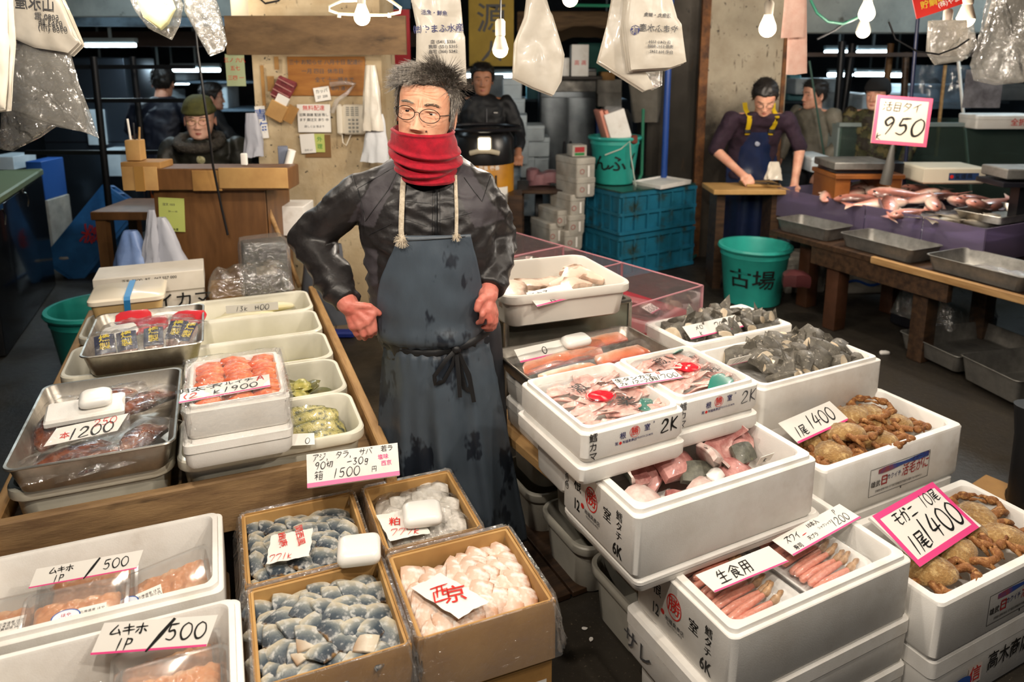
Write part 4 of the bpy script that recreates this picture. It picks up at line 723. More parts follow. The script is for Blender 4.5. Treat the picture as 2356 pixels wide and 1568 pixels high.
for k, (x, y, z, r) in enumerate(((-.15, .045, .144, .1), (-.145, .07, .148, .12), (-.155, .095, .15, .05))):
    dup(P0, B @ TM((x, y, z), (0, 0, r)), label='peeled pink crab leg in the left tray', group='crab legs in the left tray')
ink_k = {'pw': .1}
M_, a, b, s = card3(G(1645, 1362, .462), G(1815, 1291, .458), G(1600, 1322, .472)); sign('white card reading for eating raw, on the left crab leg tray', M_, a, b, [('生食用', b * .62, -a * .12, 0, {'pw': .1})], stripe=(b * .07, PINK), skew=s)
M_, a, b, s = card3(G(1826, 1278, .458), G(1981, 1190, .465), G(1776, 1242, .47)); sign('white card reading P1200 leaning over the right crab leg tray', M_, a, b, [('ズワイ', b * .3, -a * .32, b * .18, {'pw': .12}), ('10本入', b * .26, -a * .0, b * .28, {'hand': False}), ('寿司', b * .26, -a * .35, -b * .28, {'hand': False}), ('天プラ', b * .22, -a * .12, -b * .2, {'hand': False}), ('シャブシャブ', b * .15, a * .1, -b * .02, {'hand': False}), ('P', b * .26, a * .33, b * .28, {'pw': .1}), ('1200', b * .36, a * .3, -b * .12, {'pw': .1}), ('-', b * .4, -a * .18, b * .05, {'m': REDP, 'pw': .1})], stripe=(b * .08, PINK), skew=s)

# --- cod heads and collars
SKIN = mat('cod_skin', '6C6C60', .42, col2='46463E', scale=35, coat=.12, col3='8A8A58', scale3=12, lo3=.62, hi3=.75, bump=.4, bscale=200); CODF = mat('cod_flesh', 'CC948C', .42, col2='9A5A56', scale=30, coat=.15, col3='E0B8AE', scale3=14, bump=.6, bscale=90); CODW = mat('cod_belly', 'DCD0C8', .42, col2='C4A29A', scale=26, coat=.15, bump=.3)
def collar_mb(w_, d_, ang, seed, th=.012):
    o1 = seed * 1.7
    def f(k):
        def g(u, v):
            a = (u - .5) * ang; r = w_ / ang; yy = (v - .5) * d_ * (1 - .45 * abs(u - .35) * 1.3) + .015 * noise.noise(Vector((u * 3 + o1, v * 3, 1)))
            rr = r + k * th * (.5 + .5 * sin(pi * u)) ; return (rr * sin(a), yy, r - rr * cos(a) + .004 * noise.noise(Vector((u * 5, v * 5 + o1, k))))
        return g
    A = MB().grid(f(0), 12, 8, mi=0); C = MB().grid(f(1), 12, 8, mi=1); b = MB().join(A); n = len(b.v); b.join(C); q = 13
    b.f = [tuple(reversed(x)) if i >= len(A.f) else x for i, x in enumerate(b.f)]
    rim = [(i) for i in range(q)] + [j * q + 12 for j in range(1, 9)] + [8 * q + i for i in range(11, -1, -1)] + [j * q for j in range(7, 0, -1)]
    for i in range(len(rim)): x, y = rim[i], rim[(i + 1) % len(rim)]; b.f.append((y, x, n + x, n + y)); b.m.append(2)
    return b
cv = [finish(collar_mb(.1 + .02 * i, .075, 1.6 + .3 * i, i).mesh('cod_head_piece'), [CODF, SKIN, CODW] if i % 2 == 0 else [CODF, CODW, CODF], 60) for i in range(4)]
cf = variants('cod_head_piece', [slab_mb(.1, .07, .02, 500 + i, 6, .4 - .3 * i, .25) for i in range(3)], CODF, 32); cs = variants('cod_head_piece', [slab_mb(.085, .065, .016, 510 + i, 5, .3, .2) for i in range(2)], [SKIN], 30); cw_ = variants('cod_head_piece', [slab_mb(.11, .075, .022, 520 + i, 6, .5, .25) for i in range(2)], [CODW], 35)
B = RM(1.2, 1.366, .483)
hd = [(cv[0], -.17, .02, .13, .5, .5, .3, 'cod head piece with grey-green back, left of centre', 1.0), (cw_[0], -.2, -.07, .12, .1, .2, .4, 'pale cod collar with fin at the front left corner', 1), (cf[0], -.08, .06, .1, .3, 0, .6, 'dark pink cod head half at the back centre', 1.2), (cv[1], -.06, .09, .12, -.6, .1, .2, 'arched pink cod head against the rear foam wall', 1.2), (cf[1], -.03, .02, .12, .4, .1, .1, 'red-brown cod slice with a pale torn edge', 1.1), (cs[0], .01, -.03, .11, .5, .2, -.3, 'small dark scaled cod piece in the middle', .9), (cv[2], .12, .02, .14, .7, -.3, .5, 'big cod collar, green grey skin with yellow patch', 1.15), (cf[2], .19, .1, .14, -.7, .2, .2, 'rosy cod slab standing at the back right', 1.2), (cw_[1], .07, .0, .13, .6, 1., .8, 'cream cod cheek beside the green collar', .8), (cf[0], .2, .02, .12, .5, -.3, .7, 'narrow pink cod strip at the right wall', .9), (cf[1], -.1, -.09, .1, .1, .1, 1., 'red cod scrap at the front edge', .8), (cw_[0], -.02, -.085, .105, .1, .0, .3, 'white and pink cod cheek at the front edge', .8), (cf[2], .12, -.05, .1, .3, .2, .2, 'dark red cod piece under the green collar', .9), (cs[1], .17, -.02, .12, .6, .0, .1, 'black-grey cod skin piece near the right wall', .8)]
for me, x, y, z, rx, ry, rz, lab, s in hd: ob('cod_head_piece', me, None, loc=B @ TM((x, y, z + .012), (rx, ry, rz), s * 1.08), label=lab, cat='fish')
rect_card = card3(G(1745, 1068, .6), G(1790, 1052, .6), G(1732, 1058, .63)); sign('corner of a white card stuck in the cod head box', rect_card[0], .05, .03, [('k', .02, .0, 0, {'pw': .12})])
icepack('frosty white ice block among the cod heads', B @ TM((.03, -.065, .12), (.2, .2, .6)), .075, .04, .022)

# --- 2K boxes of pink cod collars
for nm, u, v, w_, d_, z, fd in (('2K foam box of pink cod collars on the left, sharp print', 1.012, 1.512, .305, .33, .715, 0), ('2K foam box of pink cod collars on the right, faded print', 1.308, 1.53, .283, .3, .715, 1)):
    R = foam_box(nm, RW(u, v, z), AR, w_, d_, .085, base=.03, wall=.02); print_small(R, faces4(w_, d_, .042), fd)
    foam_box(nm.replace('2K foam box of pink cod collars', 'white foam box right under the 2K box').replace(', sharp print', '').replace(', faded print', ''), RW(u, v + .005, z - .058), AR, w_ + .012, d_ + .01, .056, base=.03, wall=.02)
COLM = mat('pink_collar', 'EDC2B6', .32, col2='DE988C', scale=40, coat=.4, col3='F6E4DC', scale3=22, lo3=.5, hi3=.7, bump=.5, bscale=110)
pc = variants('cod_collar', [MB().tube([(-.05, .004, 0), (-.04, .002, .002), (-.01, -.004, .006), (.02, 0, .005), (.045, .006, .001), (.055, .01, -.002)], [(.001, .004), (.003, .012), (.0035, .017), (.003, .013), (.002, .007), (.001, .001)], 10, up=(0, 0, 1)).disp(lambda q, i=i: q + Vector((nz(q, 60, i), nz(q, 55, i + 4), nz(q, 70, i + 8))) * .012) for i in range(4)], COLM, 70)
for (u, v, w_, d_, lab) in ((1.012, 1.512, .255, .28, 'pink cod collar strip in the left 2K box'), (1.308, 1.53, .235, .25, 'pink cod collar strip in the right 2K box')):
    sp = []
    for j in range(9):
        for i in range(4):
            fx, fy = (i + .5 + jit(.3)) / 4 - .5, (j + .5 + jit(.3)) / 9 - .5
            sp.append((RW(u + fx * w_ * .9, v + fy * d_ * .9, .715 + .05 + .018 * (1 - 3.4 * fx * fx) * (1 - 3.4 * fy * fy) + random.random() * .012), (jit(.6), jit(.3), AR + jit(.5)), .95 + jit(.15)))
    scatter('cod_collar', pc, sp, lab, 'fish', lab.replace('strip', 'strips'))
def print_film(lab, M, w_, d_, chars, seed):
    R = thing('printed_film', lab, 'film', M); bs = bagsheet(w_, d_, .012, seed, 26, 30, 1.); ob('film', bs, FILM, R, smooth=60)
    for ch, x, y, r, sz in chars: ink(R, ch, sz, (x, y, .0165), (0, 0, r), bold=.035)
    q = MB().grid(lambda u, v: (.034 * cos(2 * pi * u) * v * (1 + .1 * sin(7 * u)), -.012 + .03 * sin(2 * pi * u) * v, .017 + .002 * noise.noise(Vector((cos(6.3 * u) * v * 3, sin(6.3 * u) * v * 3, seed)))), 28, 4); ob('red_spot', q, mat('red_film_print', 'DC1E2E', .2, coat=.4), R, smooth=60); ringmark(R, .041, .0016, TM((0, -.012, .017), s=(1, .85, 1)), MATS['red_film_print'])
print_film('clear film with black characters and red spot, left 2K box', RM(1.0, 1.5, .785), .25, .28, [('激', -.025, .05, .35, .05), ('業', .04, -.07, -.5, .055), ('鮮', .075, .02, -.3, .028)], 610)
print_film('clear film with black characters and red spot, right 2K box', RM(1.32, 1.545, .785), .22, .24, [('蔵', -.04, .05, .25, .045), ('殿', .055, -.06, .5, .04), ('鮮', .065, .035, -.2, .025)], 620)
TEALP = mat('teal_film', '2E7A6C', .35, coat=.2)
for i, (u, v, lab) in enumerate(((1.35, 1.425, 'teal plastic leaf sheet at the front of the right 2K box'), (1.1, 1.425, 'teal plastic leaf scrap in the left 2K box'), (1.38, 1.645, 'teal leaf tip at the back of the right 2K box'))): ob('leaf_sheet', fillet_mb((.12, .06, .05)[i], (.06, .04, .04)[i], .002, 630 + i, 3, 1.6, .3, .1), TEALP, loc=RM(u, v, .796 - .012 * (i == 1)) @ TM(rot=(rad(20) * (1 if i < 2 else -2), 0, .3)), label=lab, cat='leaf sheet')
M_, a, b, s = card3(G(1426, 893, .808), G(1572, 868, .808), G(1406, 872, .812)); sign('white card reading 1700 lying across both 2K boxes', M_, a, b, [('生タンカマ', b * .38, -a * .18, b * .2, {'hand': False, 'sx': 1.2}), ('2k 12-20', b * .32, -a * .2, -b * .2, {'pw': .12}), ('箱', b * .4, a * .08, -b * .12, {'pw': .1}), ('1700', b * .42, a * .3, -b * .1, {'pw': .1}), ('甘', b * .3, a * .22, b * .3, {'m': REDP, 'hand': False})], stripe=(b * .08, PINK), skew=s)

# --- fish tail chunks
TAILD = mat('tail_skin', '6A655B', .55, col2='45413A', scale=40, col3='A29B8E', scale3=70, lo3=.58, hi3=.7, coat=.05, bump=.4, bscale=180); TAILW = mat('tail_cut', 'D9CDB8', .35, col2='C2AE92', scale=45, coat=.3, bump=.3, bscale=120)
def chunk(seed, L_=.075, r=.027, fin=True):
    rs = random.Random(seed); o = [(cos(2 * pi * i / 12) * (1 + rs.uniform(-.12, .12)), sin(2 * pi * i / 12) * .72 * (1 + rs.uniform(-.12, .12))) for i in range(12)]; sl = rs.uniform(-.4, .4)
    R = [[(-L_ / 2 + L_ * k + sl * y * r * (1 if k > .5 else -.6) * .6, x * r * sc_, y * r * sc_) for x, y in o] for k, sc_ in ((0, .8), (.06, .95), (.5, 1.05), (.94, rs.uniform(.6, .95)), (1, rs.uniform(.5, .8)))]
    b = MB().loft(R); b.m[-1] = 1; b.m[-2] = 1
    if fin: b.add([(-.02, .004, r * .6), (.03, .004, r * .6), (.035, 0, r * 1.9), (.005, 0, r * 1.5), (-.02, -.004, r * .6), (.03, -.004, r * .6)], [(0, 1, 2, 3), (5, 4, 3, 2), (0, 3, 4), (1, 5, 2)])
    return b.disp(lambda q: q + Vector((nz(q, 35, seed), nz(q, 38, seed + 2), nz(q, 40, seed + 5))) * .005)
tv = [finish(chunk(700 + i, .07 + .008 * (i % 3), .025 + .003 * (i % 4), i % 2 == 0).mesh('fish_tail'), [TAILD, TAILW], 50) for i in range(6)]
foam_box('foam box of dark fish tails, rear one under the 700 card', RW(1.925, 2.065, .5), AR, .51, .275, .16, base=.07, step=False)
foam_box('foam box heaped with dark fish tails and white cuts, front one', RW(1.945, 1.74, .485), AR, .56, .335, .165, base=.07, step=True)
for (u, v, w_, d_, z, nx, ny, lab, sd) in ((1.945, 2.075, .43, .18, .615, 7, 5, 'dark skinned fish tail chunk in the rear tail box', 3), (2.0, 1.75, .38, .24, .6, 7, 6, 'dark skinned fish tail chunk in the front tail box', 4)):
    rs = random.Random(sd); sp = []
    for j in range(ny):
        for i in range(nx):
            fx, fy = (i + .5 + rs.uniform(-.3, .3)) / nx - .5, (j + .5 + rs.uniform(-.3, .3)) / ny - .5
            sp.append((RW(u + fx * w_, v + fy * d_, z + (.035 * (1 - 3 * fx * fx) * (1 - 2.5 * fy * fy)) + rs.uniform(0, .03)), (rs.uniform(-.9, .9), rs.uniform(-.6, .6), rs.uniform(-3, 3)), rs.uniform(1., 1.45)))
    scatter('fish_tail', tv, sp, lab, 'fish', lab.replace('chunk', 'chunks'))
M_, a, b, s = card3(G(1590, 780, .665), G(1711, 751, .665), G(1570, 751, .70)); sign('white card reading 700 standing in the rear tail box', M_, a, b, [('メロ', b * .34, -a * .25, b * .18, {'pw': .12}), ('k', b * .36, -a * .27, -b * .22, {'pw': .12}), ('700', b * .5, a * .15, 0, {'pw': .11})], stripe=(b * .08, PINK), skew=s)
M_, a, b, s = card3(G(1680, 838, .66), G(1730, 826, .665), G(1668, 832, .68)); sign('small striped white card under the front tail chunks', M_, a, b * 1.5, [('///', b * .7, 0, 0, {'pw': .12})], stripe=(b * .1, PINK))

# --- hairy crabs
CRABM = mat('hairy_crab', 'B08A52', .75, col2='8A6232', scale=25, col3='D0B078', scale3=60, lo3=.5, hi3=.65, bump=1., bscale=190, bdist=.006, sheen=.3); CRABL = mat('hairy_crab_leg', '9A6636', .6, col2='74441F', scale=30, col3='BE8E56', scale3=70, lo3=.5, hi3=.65, bump=1., bscale=200, bdist=.004)
def crab_proto():
    R = thing('hairy_crab', 'x', 'crab')
    def f(u, v):
        a = 2 * pi * u; e = 1 - .12 * cos(2 * a) - .06 * cos(3 * a + .4); r = sin(pi * v) ; return (.064 * e * r * cos(a), .06 * e * r * sin(a), -.03 * cos(pi * v) * (1.1 if v > .5 else .6) + .004 * noise.noise(Vector((cos(a) * 4, sin(a) * 4, v * 7))))
    ob('carapace', MB().grid(f, 28, 16, closeu=True), CRABM, R, smooth=80)
    for s in (-1, 1):
        for k in range(4):
            a = rad(-35 + 33 * k); d = Vector((s * cos(a), sin(a), 0)); p0 = d * .052; p1 = d * .076 + Vector((0, 0, .012)); p2 = d * .086 + Vector((0, -.02, -.004)); p3 = d * .078 + Vector((0, -.036, -.024))
            ob('leg', MB().tube([p0, p0.lerp(p1, .5), p1, p1.lerp(p2, .5), p2, p2.lerp(p3, .6), p3], [.009, .0105, .008, .0085, .0065, .005, .0015], 7), CRABL, R, smooth=70)
        c = MB().tube([(s * .035, -.042, -.004), (s * .06, -.07, .004), (s * .05, -.092, .004)], [.009, .011, .008], 8); c.ball((s * .034, -.1, .004), (.018, .013, .012), 10, 7); c.tube([(s * .022, -.104, .006), (s * .008, -.108, .008), (s * -.004, -.102, .006)], [.007, .005, .001], 6); c.tube([(s * .022, -.096, -.002), (s * .006, -.098, 0), (s * -.004, -.098, .002)], [.006, .004, .001], 6)
        ob('claw', c, CRABL, R, smooth=70)
        ob('eye', MB().ball((s * .013, -.05, .01), .0035, 8, 6), BLACK, R)
    return R
cb = foam_box('foam box of hairy crabs with blue and red print', RW(1.935, 1.445, .352), AR, .63, .315, .17, base=.05, wall=.024, step=False); print_crab(cb, faces4(.63, .315, .085), .02)
foam_solid('foam box under the printed hairy crab box', RW(1.925, 1.445, .185), AR, .62, .31, .166); foam_solid('lowest foam box under the hairy crab stack', RW(1.92, 1.445, .0), AR, .62, .31, .184)
cb2 = foam_box('foam box of hairy crabs at the right edge, pink framed sign', RW(1.93, 1.095, .19), AR, .6, .33, .165, base=.05, wall=.024, step=False); print_crab(cb2, faces4(.6, .33, .08), .04)
R = foam_solid('foam box printed with a shop name, bottom right corner', RW(1.94, 1.1, .0), AR, .61, .335, .189); Fc = faces4(.61, .335, .09)
ink(R, '高木商店', .058, Fc['front'] @ TM((.03, .0, .001)), bold=.03, sx=.85); ink(R, '信', .05, Fc['front'] @ TM((-.12, -.01, .001)), m=REDP, bold=.02); rect(R, .056, .056, Fc['front'] @ TM((-.12, -.01, .0004)), mat('print_ground', 'E2D0C8', .5), 'print'); ob('print', MB().add([(.045 * cos(2 * pi * i / 20) - .175, .022 * sin(2 * pi * i / 20) - .02, .0008) for i in range(20)], [tuple(range(20))], Fc['front']), BLUEP, R, smooth=0)
P1 = crab_proto(); n = 0
def crab_at(lab, M, grp=None):
    global n
    o = P1 if n == 0 else dup(P1); n += 1; o.matrix_local = M; o['label'] = lab; o['group'] = 'hairy crabs'
B = RM(1.935, 1.445, .352)
for x, y, z, rx, ry, rz, lab in ((-.05, -.01, .13, -.5, .2, .4, 'big hairy crab in front of the 1400 card'), (.07, .07, .135, -.2, .3, 1.2, 'hairy crab at the back of the printed box'), (.12, .02, .13, -.4, .1, 2.2, 'hairy crab in the middle right of the printed box'), (.19, -.01, .115, -.3, .3, .2, 'hairy crab at the right end of the printed box'), (-.14, -.06, .105, -.3, -.3, -.4, 'hairy crab in the front left corner of the printed box'), (.04, -.08, .11, -.6, 0, .1, 'hairy crab at the front wall of the printed box'), (-.12, .04, .1, .2, 0, 1, 'hairy crab behind the foam wall, legs up')): crab_at(lab, B @ TM((x * .95, y * .75 + .01, z + .018), (rx * .6, ry * .6, rz), 1.02))
B = RM(1.93, 1.095, .19)
for x, y, z, rx, ry, rz, lab in ((-.17, -.07, .115, -.3, -.2, .2, 'hairy crab in the front left corner under the pink sign'), (-.05, -.05, .12, -.4, .1, 1., 'hairy crab right below the pink framed sign'), (.07, .02, .125, -.2, .2, .4, 'hairy crab with sandy shell in the right box'), (.17, .04, .12, -.2, .3, 2, 'hairy crab at the back of the right box'), (.16, -.07, .115, -.4, .2, .2, 'hairy crab at the front wall, right edge')): crab_at(lab, B @ TM((x * .95, y * .7 + .012, z + .015), (rx * .6, ry * .6, rz), 1.08))
M_, a, b, s = card3(G(1837, 1020, .52), G(1955, 965, .52), G(1790, 973, .56)); sign('white card reading 1400 with red edge in the crab box', M_, a, b, [('1尾', b * .42, -a * .3, -b * .12, {'pw': .11}), ('1400', b * .55, a * .12, b * .05, {'pw': .11})], stripe=(b * .08, PINK), skew=s)
M_, a, b, s = card3(G(2122, 1300, .37), G(2258, 1209, .37), G(2000, 1190, .44)); sign('big 1400 sign with bright pink border over the crabs', M_, a, b, [('モガニ', b * .22, -a * .16, b * .26, {'pw': .12}), ('10尾', b * .22, a * .27, b * .3, {'pw': .1}), ('1尾', b * .3, -a * .28, -b * .2, {'pw': .11}), ('1400', b * .4, a * .14, -b * .1, {'pw': .11})], t=.008, frame=(b * .1, PINK), skew=s, name='price_board')

# --- salmon tray, wrapped fish, foam boxes to their left
steel_tray('shallow steel tray of bagged orange salmon', RW(1.19, 1.875, .69), AR, .52, .27, .062)
SALM = ramp_mat('salmon', [(0, 'B8442A'), (.3, 'E0703E'), (.6, 'E88858'), (.85, 'F0B494'), (1, 'C8C0B4')], 1, (-.03, .03), .3, coat=.5, bump=.3, bscale=90, wob=.3)
for i, (x, y, z, r, L_) in enumerate(((-.06, .02, .035, .05, .3), (.1, .075, .04, .12, .26), (-.1, -.075, .03, .02, .2), (.13, -.03, .03, .1, .2))):
    R = thing('salmon_pack', ['long orange salmon fillet in front of the ice pack', 'orange salmon fillet at the back of the steel tray', 'short salmon block at the near left of the tray', 'salmon piece under film at the right of the tray'][i], 'salmon', RM(1.19, 1.875, .69) @ TM((x, y, z), (rad(12), 0, r)))
    ob('salmon_fillet', slab_mb(L_, .055, .011, 800 + i, .5, .0, .12), SALM, R); ob('vacuum_bag', bagsheet(L_ + .06, .11, .022, 810 + i, 24, 12, .8), FILM, R, (0, 0, .002), smooth=60)
icepack('white ice pack on the bagged salmon', RM(1.19, 1.875, .69) @ TM((.01, .065, .055), (.1, 0, .05)), .1, .06, .032)
sign('card with pink edge sealed in the salmon bag', RM(1.19, 1.875, .69) @ TM((-.11, .06, .06), (rad(35), 0, .06)), .2, .05, [('0', .025, -.0, 0, {'pw': .12})], stripe=(.006, PINK))
for nm, u, v, z, w_, d_, h_ in (('foam box with a red hand-drawn character under the salmon tray', 1.2, 1.86, .502, .46, .28, .093), ('upper foam box directly under the salmon tray', 1.2, 1.86, .597, .46, .28, .092), ('foam box under the left 2K box, lid to the apron', 1.07, 1.62, .502, .3, .16, .152)):
    R = foam_solid(nm, RW(u, v, z), AR, w_, d_, h_, lid=.4); Fc = faces4(w_, d_, h_ / 2)
    if 'red hand' in nm: ink(R, '大', .06, Fc['left'] @ TM((.03, .02, .001)), m=REDP, hand=True, pw=.06)
# --- glass tank with the tub of anglerfish
TANK = thing('glass_tank', 'low glass tank with steel edges under the white tub', 'tank', RM(1.275, 2.27, .5)); tw, td, th = .5, .34, .3
ob('tank_base', MB().box((0, 0, .005), (tw, td, .01)), STEEL, TANK)
for x, y, a, c in ((0, -td / 2, tw, .006), (0, td / 2, tw, .006), (-tw / 2, 0, .006, td), (tw / 2, 0, .006, td)): ob('glass_pane', MB().box((x, y, th / 2), (a - .01, c if c > .01 else .006, th) if a > c else (.006, c - .01, th)), mat('tank_metal_glass', '8C8478', .18, .75, col2='5E6A60', scale=3), TANK)
for x in (-1, 1):
    for y in (-1, 1): ob('corner_strip', MB().box((x * tw / 2, y * td / 2, th / 2), (.016, .016, th), b=.002), STEEL, TANK)
ob('top_rail', shell([(tw + .02, td + .02, .02, th - .004), (tw + .024, td + .024, .02, th), (tw + .02, td + .02, .02, th + .008), (tw - .006, td - .006, .02, th + .008), (tw - .01, td - .01, .02, th - .004)], 5), STEEL, TANK)
ot = tub('white tub of anglerfish with a price card, on the glass tank', RW(1.235, 2.2, .80), AR - .1, .47, .42, .115, r=.05, m=mat('white_tub', 'D6D0C6', .38)); OB = RM(1.235, 2.2, .80, -.1)
ANG = ramp_mat('anglerfish', [(0, '6A5442'), (.3, 'D8BCA8'), (.7, 'E4C8B6'), (1, '7A604A')], 1, (-.04, .04), .28, coat=.5, bump=.4, bscale=80, wob=.6)
for i, (x, y, z, rx, rz, L_, W_) in enumerate(((-.15, -.05, .045, .1, 1.1, .2, .09), (.12, .02, .05, .5, .3, .2, .06), (.08, -.06, .04, .2, .5, .17, .05), (.16, .03, .05, .3, -.7, .14, .045), (-.02, .02, .035, .1, .2, .2, .08), (-.05, -.1, .03, .1, .4, .15, .06))):
    ob('anglerfish_piece', fillet_mb(L_, W_, .02, 830 + i, 1.5, 2.2, .2, .16, .75).disp(lambda q, i=i: q + Vector((0, .012 * sin(q.x * 40 + i), .008 * sin(q.x * 30 + i)))), ANG, loc=OB @ TM((x, y, z + .03), (rx, 0, rz), 1.15), label=['pale pink anglerfish slab at the left of the tub', 'brown fringed anglerfish strip at the back right', 'anglerfish strip right of the price card', 'curled anglerfish strip in the right corner', 'anglerfish piece under the price card', 'dark veined anglerfish scrap at the tub front'][i], cat='fish')
M_, a, b, s = card3(G(1236, 705, .885), G(1333, 681, .885), G(1210, 673, .91)); sign('white card lettered with a K on the anglerfish', M_, a, b, [('断穴子', b * .36, -a * .24, b * .18, {'hand': False}), ('K', b * .42, -a * .12, -b * .22, {'pw': .12})], stripe=(b * .08, PINK), skew=s)
# --- long acrylic case with red floor
AC = thing('acrylic_case', 'long clear acrylic display case with a red floor', 'display case', RM(2.0, 2.25, .62, rad(12))); cl, cwid, chh = 1.25, .62, .125
ob('case_floor', MB().box((-cwid / 2, cl / 2, -.02), (cwid, cl, .05)), mat('red_case_floor', 'A8323C', .25, col2='8C2832', scale=5, coat=.3), AC)
ACE = mat('acrylic_edge', 'D79AA2', .2, coat=.5, alpha=.75)
for x, y, a, c, nm in ((0, cl / 2, .005, cl, 'right_pane'), (-cwid, cl / 2, .005, cl, 'left_pane'), (-cwid / 2, 0, cwid, .005, 'front_pane'), (-cwid / 2, cl, cwid, .005, 'rear_pane'), (-cwid / 2, cl * .36, cwid, .005, 'divider'), (-cwid / 2, cl * .68, cwid, .005, 'divider')):
    ob(nm, MB().box((x, y, chh / 2 + .005), (a, c, chh)), ACRY, AC, smooth=0); ob('pane_edge', MB().box((x, y, chh + .0065), (a + .001, c + .001, .004)), ACE, AC, smooth=0)
for x, y in ((0, 0), (0, cl * .36), (0, cl * .68), (-cwid, 0)): ob('pane_edge', MB().box((x, y, chh / 2 + .005), (.007, .007, chh)), ACE, AC, smooth=0)
M_, a, b, s = card3(G(1478, 735, .64), G(1520, 712, .64), G(1476, 705, .66)); sign('small card with curly digits inside the acrylic case', M_, .075, .05, [('200', .03, 0, 0, {'pw': .1})], stripe=(.004, PINK))
CB_ = RM(2.0, 2.25, .625, rad(12))
R = thing('clear_food_tray', 'clear lidded tray lying on the red floor', 'tray', CB_ @ TM((-.18, .2, .002), (0, 0, .2))); ob('tray', shell([(.16, .24, .03, 0), (.19, .27, .03, .02), (.2, .28, .03, .022), (.16, .24, .03, .004)]), CLEARB, R); ob('dark_fillet', fillet_mb(.12, .2, .012, 850, 1, 3, 0, .08), mat('dark_fish', '5A2A2C', .3, coat=.4), R, (0, 0, .004))
steel_tray('steel tray at the far end of the acrylic case', CB_.translation + Vector((-.75, .35, .05)), AR + rad(12), .34, .26, .06)
ob('slender_fish', MB().tube([(0, 0, .015), (.05, .02, .018), (.12, .01, .016), (.2, .03, .012)], [.006, .014, .012, .003], 10), mat('silver_eel', 'B8B0A0', .25, coat=.4), loc=CB_ @ TM((-.45, .75, 0)), label='pale slender fish lying on the red case floor', cat='fish')
# ================================================================= people: shared builders
from mathutils.bvhtree import BVHTree
def cat1(xs, ys, x):
    if x <= xs[0]: return ys[0]
    if x >= xs[-1]: return ys[-1]
    i = max(k for k in range(len(xs) - 1) if xs[k] <= x); t = (x - xs[i]) / (xs[i + 1] - xs[i])
    y0, y1, y2, y3 = ys[max(i - 1, 0)], ys[i], ys[i + 1], ys[min(i + 2, len(ys) - 1)]
    return .5 * (2 * y1 + (y2 - y0) * t + (2 * y0 - 5 * y1 + 4 * y2 - y3) * t * t + (3 * y1 - y0 - 3 * y2 + y3) * t ** 3)
HZ = [-.119, -.112, -.095, -.07, -.04, -.01, .02, .05, .08, .1, .114, .121]
HW_ = [.014, .034, .052, .061, .068, .072, .0745, .0755, .069, .056, .036, .008]
HF = [.072, .083, .088, .089, .09, .09, .093, .092, .081, .064, .04, .009]
HB = [-.05, -.02, .02, .05, .072, .088, .096, .098, .09, .074, .048, .012]
def g2(x, z, x0, z0, sx, sz): return exp(-((x - x0) / sx) ** 2 - ((z - z0) / sz) ** 2)
def face_disp(x, z, old=0., nose=1., eye=1.):
    ax = abs(x); d = 0.
    t = min(max((.012 - z) / .056, 0), 1)
    if z > -.056: d += nose * (.003 + .021 * t) * exp(-(x / (.0075 + .008 * t)) ** 2) * min(1, (.03 - z) / .02 if z > .01 else 1) * (1 if z > -.046 else max(0, (z + .056) / .01))
    d += nose * .009 * g2(ax, z, .0125, -.046, .006, .006)
    d += .004 * g2(ax, z, .03, .02, .017, .007) - .011 * g2(ax, z, .032, -.001, .016, .011) * eye
    d += eye * (.0082 * g2(ax, z, .032, .0058, .0155, .0042) + .0062 * g2(ax, z, .032, -.0078, .014, .0042)) + .006 * g2(ax, z, .046, -.028, .02, .018)
    d += .005 * g2(x, z, 0, -.0715, .02, .0042) + .0055 * g2(x, z, 0, -.081, .017, .005) - .003 * g2(x, z, 0, -.0765, .022, .002) + .006 * g2(x, z, 0, -.105, .018, .011)
    if old:
        for k, zk in enumerate((.04, .048, .056, .064)): d -= old * .0027 * exp(-((z - zk - .0035 * cos(x * 70 + k)) / .0017) ** 2) * exp(-(x / .042) ** 4)
        d -= old * .0042 * (g2(ax, z, .005, .022, .0018, .011)) + old * .002 * g2(x, z, 0, .02, .003, .008) * -1
        d -= old * .002 * exp(-((z + .014 + .35 * (ax - .03)) / .002) ** 2) * exp(-((ax - .036) / .014) ** 2)
        d -= old * .003 * exp(-((ax - .02 - .35 * (-.035 - z)) / .0025) ** 2) * (1 if -.075 < z < -.035 else 0)
    return d
